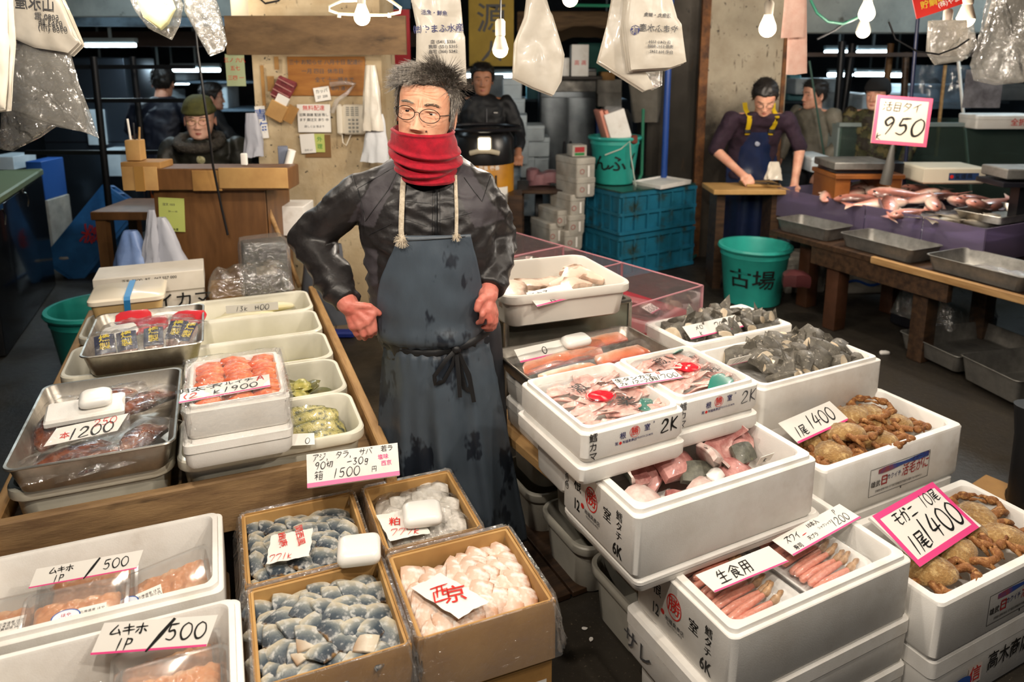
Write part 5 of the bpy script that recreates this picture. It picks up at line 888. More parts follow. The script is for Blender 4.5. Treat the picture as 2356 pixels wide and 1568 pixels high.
def head_mb(M, nu=64, nv=56, old=0., nose=1., eye=1., wide=1.):
    def f(u, v):
        z = HZ[0] + (HZ[-1] - HZ[0]) * (.5 - .5 * cos(pi * v) if v in (0, 1) else v)
        w_, fr, bk = cat1(HZ, HW_, z) * wide, cat1(HZ, HF, z), cat1(HZ, HB, z); s = u * 2 - 1; a = pi * (s * .55 + .45 * s ** 3)     # denser in front
        c, sn = cos(a), sin(a); p = 2.35 if c > 0 else 2.1; k = (abs(c) ** p + abs(sn) ** p) ** (-1 / p); yc = (bk - fr) / 2; hy = (fr + bk) / 2
        x = w_ * sn * k; y = yc - hy * c * k
        if c > 0: y -= face_disp(x, z, old, nose, eye) * min(1, c * 2)
        return M @ Vector((x, y, z))
    b = MB().grid(f, nu, nv, closeu=False)
    for s in (-1, 1):      # ears
        def e(u, v):
            a = 2 * pi * u; r = v; return M @ Vector((s * (.071 + .012 * r ** 2 + .006 * sin(pi * min(r * 1.15, 1)) * (1 if cos(a) > -.6 else .2)) * wide, .012 + .017 * r * cos(a) * (1.05 if cos(a) > 0 else .8), -.012 + .031 * r * sin(a) * (1 if sin(a) > 0 else .95)))
        b.grid(e, 16, 6, closeu=True); b.grid(lambda u, v: e(u, 1 - v * .5) - (M.to_3x3() @ Vector((s * .006 * v, -.004 * v, 0))), 16, 3, closeu=True)
    return b
SKINM = mat('skin', 'D2A083', .52, col2='C48A6C', scale=26, lo=.38, hi=.66, bump=.35, bscale=130, col3='B5684E', scale3=9, lo3=.6, hi3=.8, bdist=.001, spec=.4, sss=0)
SKINH = mat('red_hand_skin', 'CE8070', .45, col2='BE6658', scale=22, lo=.4, hi=.65, bump=.4, bscale=120, bdist=.001)
SKINL = mat('pale_skin', 'D8A68C', .42, col2='CC9078', scale=16, bump=.15, bscale=160)
EYEW = mat('eye_white', 'D8D2C8', .2, coat=.5); IRIS = mat('iris', '1E120C', .15, coat=.6); LIPM = mat('lips', 'A85A50', .4); BROWD = mat('dark_brow', '231D18', .7)
def eyes(P, M, look=(0, 0), P_skin=None):
    for k in (-1, 1):
        c = Vector((k * .032, -.0662, -.001)); ob('eyeball', MB().ball(c, .0125, 16, 12, M), EYEW, P, smooth=80)
        
        for a0, a1 in ((9, 80), (-80, -22)): ob('eyelid', MB().grid(lambda u, v: M @ (c + .0136 * Vector((sin((u - .5) * 2.6) * cos(rad(a0 + (a1 - a0) * v - abs(u - .5) * 14 * (1 if a0 > 0 else -1))), -cos((u - .5) * 2.6) * cos(rad(a0 + (a1 - a0) * v)), sin(rad(a0 + (a1 - a0) * v - abs(u - .5) * 14 * (1 if a0 > 0 else -1)))))), 14, 6), P_skin or SKINM, P, smooth=80)
        d = Vector((look[0], -1, look[1])).normalized(); ob('iris', MB().ball(c + d * .0056, .0083, 12, 8, M), IRIS, P, smooth=80)
def brows(P, M, m, s=1.):
    for k in (-1, 1):
        b = MB()
        for i in range(44):
            t = i / 43; x = k * (.014 + .034 * t); z = .021 + .006 * sin(pi * t * .8) - .005 * t + jit(.0022); y = -.0995 + .02 * t * t
            b.tube([(x, y, z), (x + k * .005, y - .002 * 0, z + .002), (x + k * .009, y + .003, z + .001)], [.0007, .0006, .0002], 3, M)
        ob('eyebrow', b, m, P, smooth=0)
def strands(P, M, m, root, comb, n, ln, seed, wd=.0009, name='hair', spread=.35, wide=1., seg=4, droop=.25):
    # root(theta, z) -> keep?; comb(p, nrm) -> direction
    rs = random.Random(seed); b = MB(); k = 0; tries = 0
    while k < n and tries < n * 8:
        tries += 1; a = rs.uniform(-pi, pi); z = rs.uniform(-.06, .12) if rs.random() < .65 else .12 - abs(rs.gauss(0, .03))
        if z > .1205 or not root(a, z, rs.random()): continue
        w_, fr, bk = cat1(HZ, HW_, z) * wide, cat1(HZ, HF, z), cat1(HZ, HB, z); c, sn = cos(a), sin(a); p = 2.35 if c > 0 else 2.1; kk = (abs(c) ** p + abs(sn) ** p) ** (-1 / p)
        q = Vector((w_ * sn * kk, (bk - fr) / 2 - (fr + bk) / 2 * c * kk, z)); nr = Vector((q.x / w_, (q.y - (bk - fr) / 2) / ((fr + bk) / 2), max(0, (z - .02) / .07) ** 1.5)).normalized(); q = q + nr * .006
        L = ln(a, z) * rs.uniform(.6, 1.15); cl = Vector((noise.noise(q * 55), noise.noise(q * 55 + Vector((7, 1, 3))), noise.noise(q * 55 + Vector((2, 9, 5))))) * spread * 3.2; d = (comb(q, nr) + cl + Vector((rs.gauss(0, spread * .4), rs.gauss(0, spread * .4), rs.gauss(0, spread * .4)))).normalized(); pts = [q]; cur = q
        for i in range(seg - 1): d = (d + Vector((0, 0, -droop * .3)) + nr * .05).normalized(); cur = cur + d * (L / (seg - 1)); pts.append(cur)
        b.tube(pts, [wd * (1 - .8 * i / (seg - 1)) for i in range(seg)], 3, M, caps=(0, 0)); k += 1
    return ob(name, b, m, P, smooth=60)
def cap_mb(M, zh, grow=.005, wide=1., nu=48, nv=20, lump=.004, seed=0):
    # close-fitting cap of hair or cloth above the line zh(theta)
    def f(u, v):
        a = pi * (2 * u - 1); z0 = zh(a); z = z0 + (.1205 - z0) * v; w_, fr, bk = cat1(HZ, HW_, z) * wide, cat1(HZ, HF, z), cat1(HZ, HB, z); c, sn = cos(a), sin(a); p = 2.35 if c > 0 else 2.1; kk = (abs(c) ** p + abs(sn) ** p) ** (-1 / p)
        gr = grow * min(1, v * 6 + .15) + lump * noise.noise(Vector((sn * 3 + seed, c * 3, z * 40))); yc = (bk - fr) / 2
        return M @ Vector(((w_ + gr) * sn * kk, yc - ((fr + bk) / 2 + gr) * c * kk, z + grow * v * v * 1.4))
    b = MB().grid(f, nu, nv); k = len(b.v); b.f.append(tuple(range(k - nu - 1, k))); b.m.append(0); return b
def shade_mesh(b, mats, smooth=179): return b
def hand_caps(mb, wrist, knuckles, tips, thumb, rp=.017, rf=.0092):
    # palm bones, four bent fingers and a thumb; every list holds points
    for i, k in enumerate(knuckles): mb.caps(wrist, rp * 1.05, k, rp * .8)
    for i in range(3): mb.caps(knuckles[i], rp * .75, knuckles[i + 1], rp * .75)
    for f, k in zip(tips, knuckles):
        p = [k] + f
        for i in range(len(p) - 1): mb.caps(p[i], rf * (1.12 - .1 * i), p[i + 1], rf * (1.02 - .1 * i), 10)
    for i in range(len(thumb) - 1): mb.caps(thumb[i], rf * 1.35 - .001 * i, thumb[i + 1], rf * 1.2 - .001 * i, 10)

# ================================================================= the fishmonger
O = Vector((-.235, 2.12, 0.)); MAN = thing('person', 'man in red neck warmer, glasses and long dark rubber apron, hands on hips', 'person', O)
def W(px, py, y): return V(px, py, y) - O
HM = TM(Vector((-.238, 2.062, 1.518)) - O, (rad(-2), rad(8), rad(-7)))
nk = TM(-O)
# jacket: torso and sleeves grown into one surface
tor = [(1.405, .07, .065, .02), (1.385, .09, .075, .02), (1.36, .125, .09, .02), (1.33, .175, .103, .015), (1.26, .2, .118, .0), (1.16, .196, .125, -.01), (1.06, .19, .125, -.012), (.96, .18, .126, -.012), (.86, .165, .12, -.01), (.78, .15, .115, -.005), (.72, .14, .11, 0)]
def ring(z, a, b, dy, n=28, dx=0., p=2.4):
    o = []
    for i in range(n):
        t = 2 * pi * i / n; c, s_ = cos(t), sin(t); k = (abs(c) ** p + abs(s_) ** p) ** (-1 / p); o.append((a * c * k + dx, dy + b * s_ * k, z))
    return o
J = MB().loft([ring(z, a, b, dy, dx=-.012 + .02 * (1.3 - z)) for z, a, b, dy in tor])
shL, elL, wrL = W(832, 446, 2.12), W(712, 548, 2.16), W(806, 706, 1.99)
shR, elR, wrR = W(1098, 437, 2.13), W(1146, 545, 2.22), W(1122, 676, 2.02)
for sh, el, wr in ((shL, elL, wrL), (shR, elR, wrR)):
    J.caps(sh, .064, sh.lerp(el, .5), .066); J.caps(sh.lerp(el, .5), .066, el, .062); J.caps(el, .062, el.lerp(wr, .6), .055); J.tube([el.lerp(wr, .5), el.lerp(wr, .8), el.lerp(wr, .93)], [.055, .05, .044], 16)
J.caps(shL, .062, W(912, 408, 2.12), .05); J.caps(shR, .062, W(1045, 405, 2.13), .05)
J = organic(J, .0065, 6)
def jw(p):
    c = Vector((0, .0, p.z)); n_ = (p - c); onarm = abs(p.x + .012) > .2 or (p.z < 1.2 and abs(p.x) > .19)
    q = Vector((p.x * 1., p.y, p.z)); r1 = 1 - abs(noise.noise(Vector((q.x * 9 + q.z * 6, q.y * 7, q.z * 17 - q.x * 9)))) * 2; r2 = noise.noise(q * 22); n_.normalize()
    amp = .012 if onarm else .007
    r3 = 1 - abs(noise.noise(Vector((q.x * 14 - q.z * 16, q.y * 16, q.z * 26 + q.x * 12)))) * 2
    return p + n_ * (amp * (r1 - .4) + .0045 * (r3 - .4) + .002 * r2)
J.disp(jw)
JBL = mat('black_nylon', '1C1A1A', .42, col2='272424', scale=20, bump=.35, bscale=20, bdist=.008, spec=.5)
PV = []
for c in J.v:
    ax = abs(c.x + .012); t = (1.375 - c.z) / .17
    gp = 0 < t < 1.05 and abs(ax - (.085 + .095 * t)) < .03 + .012 * t and c.y < .03
    sd = c.z < 1.13 and .135 < ax < .2 and c.y < .06 and c.x < 0
    PV.append(1. if gp or sd else 0.)
jk = ob('jacket', J, JBL, MAN, smooth=179)
at = jk.data.attributes.new('panel', 'FLOAT', 'POINT'); at.data.foreach_set('value', PV)
N_ = JBL.node_tree.nodes; K_ = JBL.node_tree.links.new; an = N_.new('ShaderNodeAttribute'); an.attribute_name = 'panel'; mx = N_.new('ShaderNodeMix'); mx.data_type = 'RGBA'; pb = N_['Principled BSDF']; K_(pb.inputs['Base Color'].links[0].from_socket, mx.inputs[6]); mx.inputs[7].default_value = (*lin('3C383C'), 1); K_(an.outputs['Fac'], mx.inputs[0]); K_(mx.outputs[2], pb.inputs['Base Color'])
mr_ = N_.new('ShaderNodeMapRange'); K_(an.outputs['Fac'], mr_.inputs[0]); mr_.inputs[3].default_value = .42; mr_.inputs[4].default_value = .6; K_(mr_.outputs[0], pb.inputs['Roughness'])
BV = BVHTree.FromPolygons([tuple(p) for p in J.v], J.f)
def front(x, z, off=.002, dflt=None):
    h = BV.ray_cast(Vector((x, -1.5, z)), Vector((0, 1, 0)))
    return h[0].y - off if h[0] is not None else dflt
def seam(pts, r=.0014, m=RUBBER, name='seam', off=.0005, n=14):
    P = []
    for i in range(len(pts) - 1):
        for k in range(n): x, z = [pts[i][j] + (pts[i + 1][j] - pts[i][j]) * k / n for j in (0, 1)]; y = front(x, z, off); P.append((x, y, z)) if y is not None else None
    return ob(name, MB().tube(P, r, 5), m, jk, smooth=60)
def xz(px, py, y=2.0): q = W(px, py, y); return (q.x, q.z)
for pts in ([(812, 442), (905, 388)], [(812, 442), (835, 515), (890, 440), (908, 400)], [(1128, 415), (1108, 470), (1062, 410)], [(925, 463), (990, 468)], [(925, 500), (988, 520)], [(1010, 465), (1055, 460)], [(845, 545), (905, 512)], [(1010, 505), (1090, 490)], [(785, 405), (812, 442)]): seam([xz(*p) for p in pts])
seam([xz(1000, 425), xz(1003, 470), xz(1005, 545)], .005, RUBBER, 'zip'); seam([xz(994, 430), xz(996, 545)], .0012); seam([xz(1010, 430), xz(1014, 545)], .0012)
# body: head, neck, hands and arms as one figure
A = MB()
hip = Vector((0, .0, .9))
A.caps((0, .03, 1.42), .055, (0, .03, 1.3), .06)
for s_, e_, w_ in ((shL, elL, wrL), (shR, elR, wrR)): A.caps((0, .03, 1.3), .05, s_, .04); A.caps(s_, .04, e_, .038); A.caps(e_, .038, w_, .028)
lw, rw = wrL + Vector((.0, 0, .0)), wrR
kL = [W(857, 722, 1.985), W(845, 739, 1.975), W(829, 749, 1.975), W(812, 750, 1.98)]
fL = [[W(862, 758, 1.985), W(862, 764, 2.02), W(862, 742, 2.03)], [W(851, 765, 1.975), W(853, 772, 2.01), W(850, 748, 2.02)], [W(836, 770, 1.975), W(840, 778, 2.01), W(838, 752, 2.02)], [W(821, 768, 1.985), W(827, 777, 2.015), W(825, 752, 2.02)]]
tL = [W(818, 702, 1.98), W(850, 705, 1.985), W(872, 720, 2.0)]
hand_caps(A, W(802, 700, 1.995), kL, fL, tL, .0178, .0088)
A.caps(W(800, 700, 1.99), .029, elL.lerp(wrL, .7), .032)
kR = [W(1112, 702, 1.985), W(1124, 712, 1.985), W(1132, 718, 1.995), W(1137, 722, 2.015)]
fR = [[W(1110, 722, 1.97), W(1108, 738, 1.985), W(1100, 742, 2.0)], [W(1128, 738, 1.98), W(1124, 752, 1.995), W(1112, 752, 2.01)], [W(1136, 740, 1.995), W(1131, 756, 2.01), W(1118, 757, 2.02)], [W(1140, 738, 2.015), W(1136, 752, 2.03), W(1124, 752, 2.03)]]
tR = [W(1112, 684, 1.985), W(1103, 694, 1.97), W(1098, 710, 1.965)]
hand_caps(A, W(1122, 680, 2.01), kR, fR, tR, .0175, .0095)
A.caps(W(1124, 680, 2.01), .027, elR.lerp(wrR, .7), .03)
A = organic(A, .0032, 2, .5)
A.disp(lambda p: p + Vector((nz(p, 70), nz(p, 75, 3), nz(p, 80, 6))) * .0012)
ih = [i for i, f in enumerate(A.f) if A.v[f[0]].z < 1.2]; A.m = [1 if A.v[f[0]].z < 1.2 else 0 for f in A.f]
A.join(head_mb(HM, 150, 130, old=1., nose=1.05)); ob('body', A, [SKINM, SKINH], MAN, smooth=179)
eyes(MAN, HM, (-.35, -.1)); BROWG = mat('grey_brow', '6E6458', .7); brows(MAN, HM, BROWG)
mole = MB().ball((.052, -.067, -.03), .002, 8, 6, HM); mole.ball((.026, -.0875, -.048), .0025, 8, 6, HM); ob('mole', mole, mat('mole', '4A2E24', .5), MAN)
# glasses
g = MB(); ln = MB()
for k in (-1, 1):
    cx, cz = k * .033, -.006; pts = [(cx + .0265 * cos(t), -.1065 + .012 * (abs(cx + .0265 * cos(t)) / .06) ** 2, cz + .0185 * sin(t)) for t in [2 * pi * i / 36 for i in range(37)]]; g.tube(pts, .0011, 6, HM, caps=(0, 0))
    g.tube([(k * .0595, -.096, -.002), (k * .07, -.085, .0), (k * .0765, -.05, .002), (k * .0765, .0, .0)], .0012, 6, HM); ln.add([p for p in pts[:-1]], [tuple(range(36))], HM)
g.tube([(-.007, -.1075, -.003), (-.003, -.111, .0), (.003, -.111, .0), (.007, -.1075, -.003)], .0011, 6, HM)
ob('glasses_frame', g, mat('dark_wire', '2A2826', .3, .8), MAN, smooth=60); ob('lenses', ln, film('lens_glass', haze=.01, bump=0), MAN, smooth=0)
# hair
def hl(a):
    a = abs(a); return cat1([0, .5, .85, 1.1, 1.3, 1.5, 1.75, 2.2, pi], [.07, .073, .066, .04, -.016, -.02, .012, -.05, -.07], a)
HAIRG = mat('grey_hair', '837B70', .5, col2='39332E', scale=160, lo=.38, hi=.56, stretch=(1, 1, .35), col3='A8A096', scale3=220, lo3=.52, hi3=.64)
ob('hair_base', cap_mb(HM, lambda a: hl(a) + .002, .007, lump=.004), mat('hair_cap_grey', '3E3832', .8, col2='57504A', scale=120), MAN, smooth=60)  # dark grey cap of hair underneath the strands
crown = Vector((.035, .015, .125))
def comb(q, n_):
    t = (q - crown); t = (t - n_ * t.dot(n_)); t = t.normalized() if t.length > .01 else Vector((-1, 0, 0)); side = q.z < .05
    d = n_ * (.16 if side else .24) + t * .8 + Vector((-.5 if q.z > .06 else 0, -.15, .22 if q.z > .06 else -.55))
    if q.x > .0 and q.y < .03 and q.z > .07: d += Vector((.35, -.2, .45))
    return d
strands(MAN, HM, HAIRG, lambda a, z, r: z > hl(a), comb, 7000, lambda a, z: .05 if z > .06 else .028, 5, .0006, spread=.2)
# neck warmer
SC = mat('red_fleece', 'A0001E', .9, col2='86001A', scale=60, bump=.6, bscale=350, bdist=.0015, sheen=.15)
def scarf(u, v):
    a = 2 * pi * u; fr = .5 + .5 * cos(a); s_ = sin(a)          # a=0 in front
    zt = 1.478 - .014 * fr - .006 * s_ + .05 * (1 - fr) * 0; zb = 1.322 + .012 * (1 - fr) - .004 * s_
    z = zt + (zb - zt) * v; cxx = -.247 + .012 * v * v; cy = 2.052 + .02 * v
    rx = .0845 + .009 * sin(pi * min(v * 1.15, 1)) - .006 * max(0, v - .75) * 4; ry = .112 + .006 * sin(pi * v) - .012 * v
    d = 0
    for tc, am, k in ((.40, .0085, .16), (.60, .010, .24), (.78, .008, .2)): c = tc + k * (fr - .75) + .07 * s_ * (1 if tc < .7 else -1); d += am * (exp(-((v - c) / .045) ** 2) - .9 * exp(-((v - c - .085) / .04) ** 2))
    d += .004 * exp(-((v - .03) / .028) ** 2) + .004 * exp(-((v - .95) / .04) ** 2) + .003 * noise.noise(Vector((s_ * 3, fr * 4, v * 5)))
    if v < .02: d -= .004
    return Vector((cxx + (rx + d) * s_, cy - (ry + d) * (cos(a) if cos(a) > 0 else cos(a) * .75), z)) - O
sc_ = MB().grid(scarf, 110, 60, closeu=True); sc_.grid(lambda u, v: (lambda p, c: c + (p - c) * Vector((1, 1, 1)).x if 0 else Vector((c.x + (p.x - c.x) * (1 - .09 * min(1, v * 3)), c.y + (p.y - c.y) * (1 - .08 * min(1, v * 3)), p.z - .05 * v)))(scarf(u, 0), Vector((-.247, 2.06, 0)) - O), 110, 6, closeu=True)
ob('neck_warmer', sc_, SC, MAN, smooth=179)
# trousers and boots
L = MB()
for k in (-1, 1): L.caps((k * .085 + .02, .03, .84), .1, (k * .1 + .05, .05, .48), .075); L.caps((k * .1 + .05, .05, .48), .075, (k * .1 + .07, .05, .25), .06)
ob('trousers', organic(L, .012, 3), mat('dark_trousers', '1E2026', .7), MAN, smooth=179)
for k in (-1, 1): ob('boot', organic(MB().caps((k * .1 + .07, .05, .3), .066, (k * .1 + .07, .05, .09), .05).caps((k * .1 + .07, .06, .055), .05, (k * .1 + .07, -.1, .045), .042).box((k * .1 + .07, -.03, .012), (.09, .24, .024)), .008, 2), RUBBER, MAN, smooth=60)
# apron
rowy = [543, 560, 600, 650, 700, 750, 800, 822, 850, 900, 1000, 1100, 1200, 1290]; xl = [917, 910, 893, 873, 864, 863, 870, 874, 868, 864, 860, 862, 868, 875]; xr = [1083, 1086, 1096, 1105, 1112, 1117, 1122, 1124, 1132, 1143, 1162, 1181, 1200, 1214]
zs = [(W(1000, y, 1.97)).z for y in rowy]
ZT, ZB = zs[0], zs[-1]
def edges(z):
    t = [-q for q in zs]; py = cat1(t, rowy, -z); return W(cat1(rowy, xl, py), py, 1.98).x, W(cat1(rowy, xr, py), py, 1.98).x, py
NU, NV = 56, 90; AP = []
for j in range(NV + 1):
    z = ZT + (ZB - ZT) * j / NV; a, b, py = edges(z); row = []
    for i in range(NU + 1):
        s = i / NU; x = a + (b - a) * s; sx = 2 * s - 1
        y = front(x, z, .012) if z > .76 else None
        wz = min(max((.86 - z) / .1, 0), 1); cyv = -.165 - .012 * sin(max(0, .8 - z) * 4); yb = cyv + .10 * abs(sx) ** 2.6 + .02 * abs(sx)
        if y is None: y = yb
        y = min(y, yb + .03) * (1 - wz) + yb * wz
        row.append([x, y, z])
    AP.append(row)
for _ in range(14):
    AP = [[[p[0], (p[1] * 2 + r[max(i - 1, 0)][1] + r[min(i + 1, NU)][1] + AP[max(j - 1, 0)][i][1] + AP[min(j + 1, NV)][i][1]) / 6, p[2]] for i, p in enumerate(r)] for j, r in enumerate(AP)]
zw = W(1000, 818, 1.95).z
def apd(i, j):
    x, y, z = AP[j][i]; s = i / NU; low = max(0, zw - z)
    y -= .016 * exp(-((z - zw - .035) / .03) ** 2) * (1 - abs(2 * s - 1) ** 3) ; y += .016 * exp(-((z - zw) / .012) ** 2)
    y += (.012 * sin(s * 21 + .8 * sin(z * 6)) + .006 * sin(s * 43 + 2)) * min(1, low * 3.2) + .004 * noise.noise(Vector((x * 9, z * 5, 2))) + .004 * sin(s * 60) * exp(-((z - zw + .02) / .03) ** 2)
    y += .006 * noise.noise(Vector((x * 14 + z * 7, z * 12, 5))) * (1 if z > zw else .5)
    return (x, y, z)
ap = MB().grid(lambda u, v: apd(round(u * NU), round(v * NV)), NU, NV)
n = len(ap.v); q = NU + 1; ap.add([p + Vector((0, .004, 0)) for p in ap.v[:n]], [tuple(reversed(f)) for f in ap.f[:]])
rim = list(range(q)) + [j * q + NU for j in range(1, NV + 1)] + [NV * q + i for i in range(NU - 1, -1, -1)] + [j * q for j in range(NV - 1, 0, -1)]
for i in range(len(rim)): a_, b_ = rim[i], rim[(i + 1) % len(rim)]; ap.f.append((b_, a_, n + a_, n + b_)); ap.m.append(0)
APM = mat('wet_rubber_apron', '46505A', .38, col2='353D46', scale=5, lo=.35, hi=.7, noise_rough=.16, bump=.25, bscale=60, bdist=.003, col3='1C222B', scale3=8, lo3=.565, hi3=.6, stretch=(1, 1, .5), spec=.5)
apo = ob('apron', ap, APM, MAN, smooth=179)
def apoint(px, py, off=.006):
    q = W(px, py, 1.95); z = q.z; j = min(max(round((z - ZT) / (ZB - ZT) * NV), 0), NV); a, b, _ = edges(z); i = min(max(round((q.x - a) / (b - a) * NU), 0), NU); x, y, zz = apd(i, j); return Vector((q.x, y - off, z))
belt = MB(); bp = [apoint(x, y, .004) for x, y in ((872, 812), (900, 820), (950, 824), (1000, 820), (1040, 812), (1080, 800), (1122, 790))]; belt.tube(bp, [(.004, .011)] * len(bp), 8, up=(0, 1, 0)); ob('waist_tie', belt, RUBBER, MAN, smooth=60)
bow = MB(); c = apoint(1048, 812, .014); bow.ball(c, (.014, .01, .013), 10, 8)
for pts in ([(1048, 812), (1025, 830), (1000, 862), (1002, 880), (1020, 878), (1040, 845), (1048, 815)], [(1050, 815), (1068, 850), (1082, 890), (1080, 905), (1068, 900), (1058, 860), (1050, 818)], [(1048, 818), (1055, 870), (1058, 915)], [(1052, 818), (1078, 870), (1090, 930)]):
    P_ = [apoint(x, y, .012 + .006 * math.sin(k)) for k, (x, y) in enumerate(pts)]; Q = [P_[0].lerp(P_[0], 0)]
    for k in range(len(P_) - 1): Q += [P_[k].lerp(P_[k + 1], .5), P_[k + 1]]
    bow.tube(Q, [(.002, .007)] * len(Q), 6, up=(0, 1, 0))
ob('waist_bow', bow, RUBBER, MAN, smooth=60)
hemt = [apoint(x, 558 - (x - 915) * .05, .003) for x in range(925, 1080, 12)]; ob('bib_hem', MB().tube(hemt, .0012, 5), mat('apron_seam', '22282E', .5), MAN, smooth=60)
CORD = mat('cotton_cord', 'C8BCA8', .85, col2='A89A84', scale=90, bump=.7, bscale=300, bdist=.002)
for pts in ([(922, 400), (921, 440), (921, 490), (921, 530), (923, 550)], [(1043, 412), (1046, 450), (1049, 490), (1049, 530), (1049, 548)]):
    P_ = []
    for x, y in pts:
        q = W(x, y, 1.97); yy = front(q.x, q.z, .010, -.1); P_.append((q.x, yy, q.z))
    r = .0075 if pts[0][0] < 1000 else .005
    ob('neck_cord', MB().tube(P_, [(r * .55, r)] * len(P_), 8, up=(0, 1, 0)), CORD, MAN, smooth=60)
for (x, y, r, nn) in ((923, 553, .011, 70), (1049, 533, .007, 40)):
    c = apoint(x, max(y, 546), .012); k = MB().ball(c, (r, r * .8, r * 1.3), 12, 9)
    for _ in range(nn): d = Vector((jit(1), -random.random() * .6, jit(1) - .4)).normalized(); k.tube([c + d * r * .6, c + d * r * 1.5, c + d * r * 2.1 + Vector((jit(.003), 0, -.003))], [.0007, .0006, .0003], 3)
    ob('cord_knot', k, CORD, MAN, smooth=60)
# ================================================================= background things
def on(px0, py0, px1, py1, y): a, b = V(px0, py0, y), V(px1, py1, y); return (a + b) / 2, abs(b.x - a.x), abs(a.z - b.z)
def bx(name, label, cat, c, d, m, rz=0, b=.004, group=None): return ob(name, MB().box((0, 0, 0), d, b=min(b, min(d) * .3)), m, loc=c, rot=(0, 0, rz), label=label, cat=cat, group=group)
def pole(name, label, px0, py0, px1, py1, y, r, m, cat='pole'):
    a, b = V(px0, py0, y), V(px1, py1, y); c = b + (b - a) * ((b.z - .001) / (a.z - b.z)) if name in ('post', 'shelf_post') and a.z > b.z else b
    return ob(name, MB().tube([a, b, c] if c is not b else [a, (a + b) / 2, b], r, 10), m, label=label, cat=cat)
def flat(name, label, cat, px0, py0, px1, py1, y, m, rows=(), t=.003, rz=0, roll=0):
    c, w_, h_ = on(px0, py0, px1, py1, y); R = thing(name, label, cat, Matrix.Translation(c) @ Matrix.Rotation(rz, 4, 'Z') @ Matrix.Rotation(pi / 2, 4, 'X') @ Matrix.Rotation(roll, 4, 'Z'))
    ob('sheet', MB().box((0, 0, -t / 2), (w_, h_, t)), m, R, smooth=0)
    for s, sz, x, y_, mm in rows: ink(R, s, sz * h_, (x * w_, y_ * h_, .0012), m=mm)
    return R
HOUS0 = mat('far_shelf_paint', '4A5A66', .6)
# --- bookkeeping counter
CT = thing('counter', 'brown panelled cashier counter patched with cardboard', 'counter', (-1.485, 3.55, 0)); 
ob('front_panel', MB().box((0, .01, .53), (.545, .03, 1.06), b=.003), WOODB, CT); ob('side_panel', MB().box((-.26, .2, .53), (.025, .38, 1.06)), WOODB, CT); ob('side_panel', MB().box((.26, .2, .53), (.025, .38, 1.06)), WOODB, CT)
ob('top_box', MB().box((.015, .03, 1.1), (.79, .18, .105), b=.004), WOODB, CT)
ob('cardboard_patch', MB().box((-.3, -.064, 1.105), (.17, .006, .115), b=.002), CARDL, CT); ob('cardboard_patch', MB().box((.245, -.066, 1.108), (.33, .008, .1), b=.002), CARDL, CT); ob('cardboard_patch', MB().box((.02, -.062, 1.095), (.14, .005, .1), b=.002), CARD, CT); ob('tape_strip', MB().box((-.3, -.069, 1.105), (.045, .004, .12)), MATS['brown_tape'], CT); ob('counter_ledge', MB().box((-.3, .02, 1.165), (.19, .14, .035), b=.003), CARD, CT)
flat('memo_sheet', 'yellow-green memo taped to the counter front', 'paper', 362, 455, 428, 532, 3.535, mat('lime_paper', 'B9C26A', .6), [('注文 10/3', .09, -.1, .3, INKF), ('(株)山水産', .08, 0, -.44, INK), ('30 ---- 65', .07, .05, .1, INKF)], roll=-.05)
ob('pen_holder', MB().box((0, 0, .05), (.07, .06, .1), b=.003), CARDL, loc=(-1.83, 3.56, 1.185), label='small cardboard pen holder on the counter corner', cat='pen holder')
for i, (x, m) in enumerate(((-.015, PAPER), (0, BLACK), (.015, WOODP))): ob('pen', MB().tube([(-1.83 + x, 3.56, 1.22), (-1.83 + x * 1.8, 3.565, 1.385 - .02 * i)], [.006, .005], 8), m, label=['white marker pen standing in the cardboard holder', 'black pen standing in the cardboard holder', 'wooden pencil standing in the cardboard holder'][i], cat='pen')
ob('lamp_cord', MB().tube([V(455, 120, 3.3), V(450, 70, 3.3), V(445, 0, 3.3), V(448, -80, 3.3)], .005, 6).tube([V(455, 120, 3.3), V(470, 230, 3.3), V(482, 310, 3.35), V(490, 380, 3.4), V(508, 470, 3.46), V(524, 540, 3.48)], .006, 6), RUBBER, label='thin black cord hanging in front of the counter', cat='cord')
ob('receipt_spike', MB().box((0, 0, .03), (.03, .02, .06), b=.004), PAPER, loc=(-1.32, 3.6, 1.154), label='folded white paper standing on the counter', cat='paper')
ST = thing('stool', 'low brown wooden stand left of the counter', 'stand', V(300, 490, 3.9) * 1, 0); ST.location = (-1.98, 3.95, 0); zt = V(300, 480, 3.85).z
ob('stand_top', MB().box((0, 0, zt - .02), (.44, .4, .045), b=.004), WOODB, ST)
for a in (-1, 1):
    for b in (-1, 1): ob('leg', MB().box((a * .18, b * .16, (zt - .04) / 2), (.05, .05, zt - .04)), WOODB, ST)
bx('red_tub', 'small red and white plastic tub on the brown stand', 'tub', (-1.83, 3.92, zt + .04), (.1, .1, .07), mat('red_tub', 'A02A38', .4), b=.01)
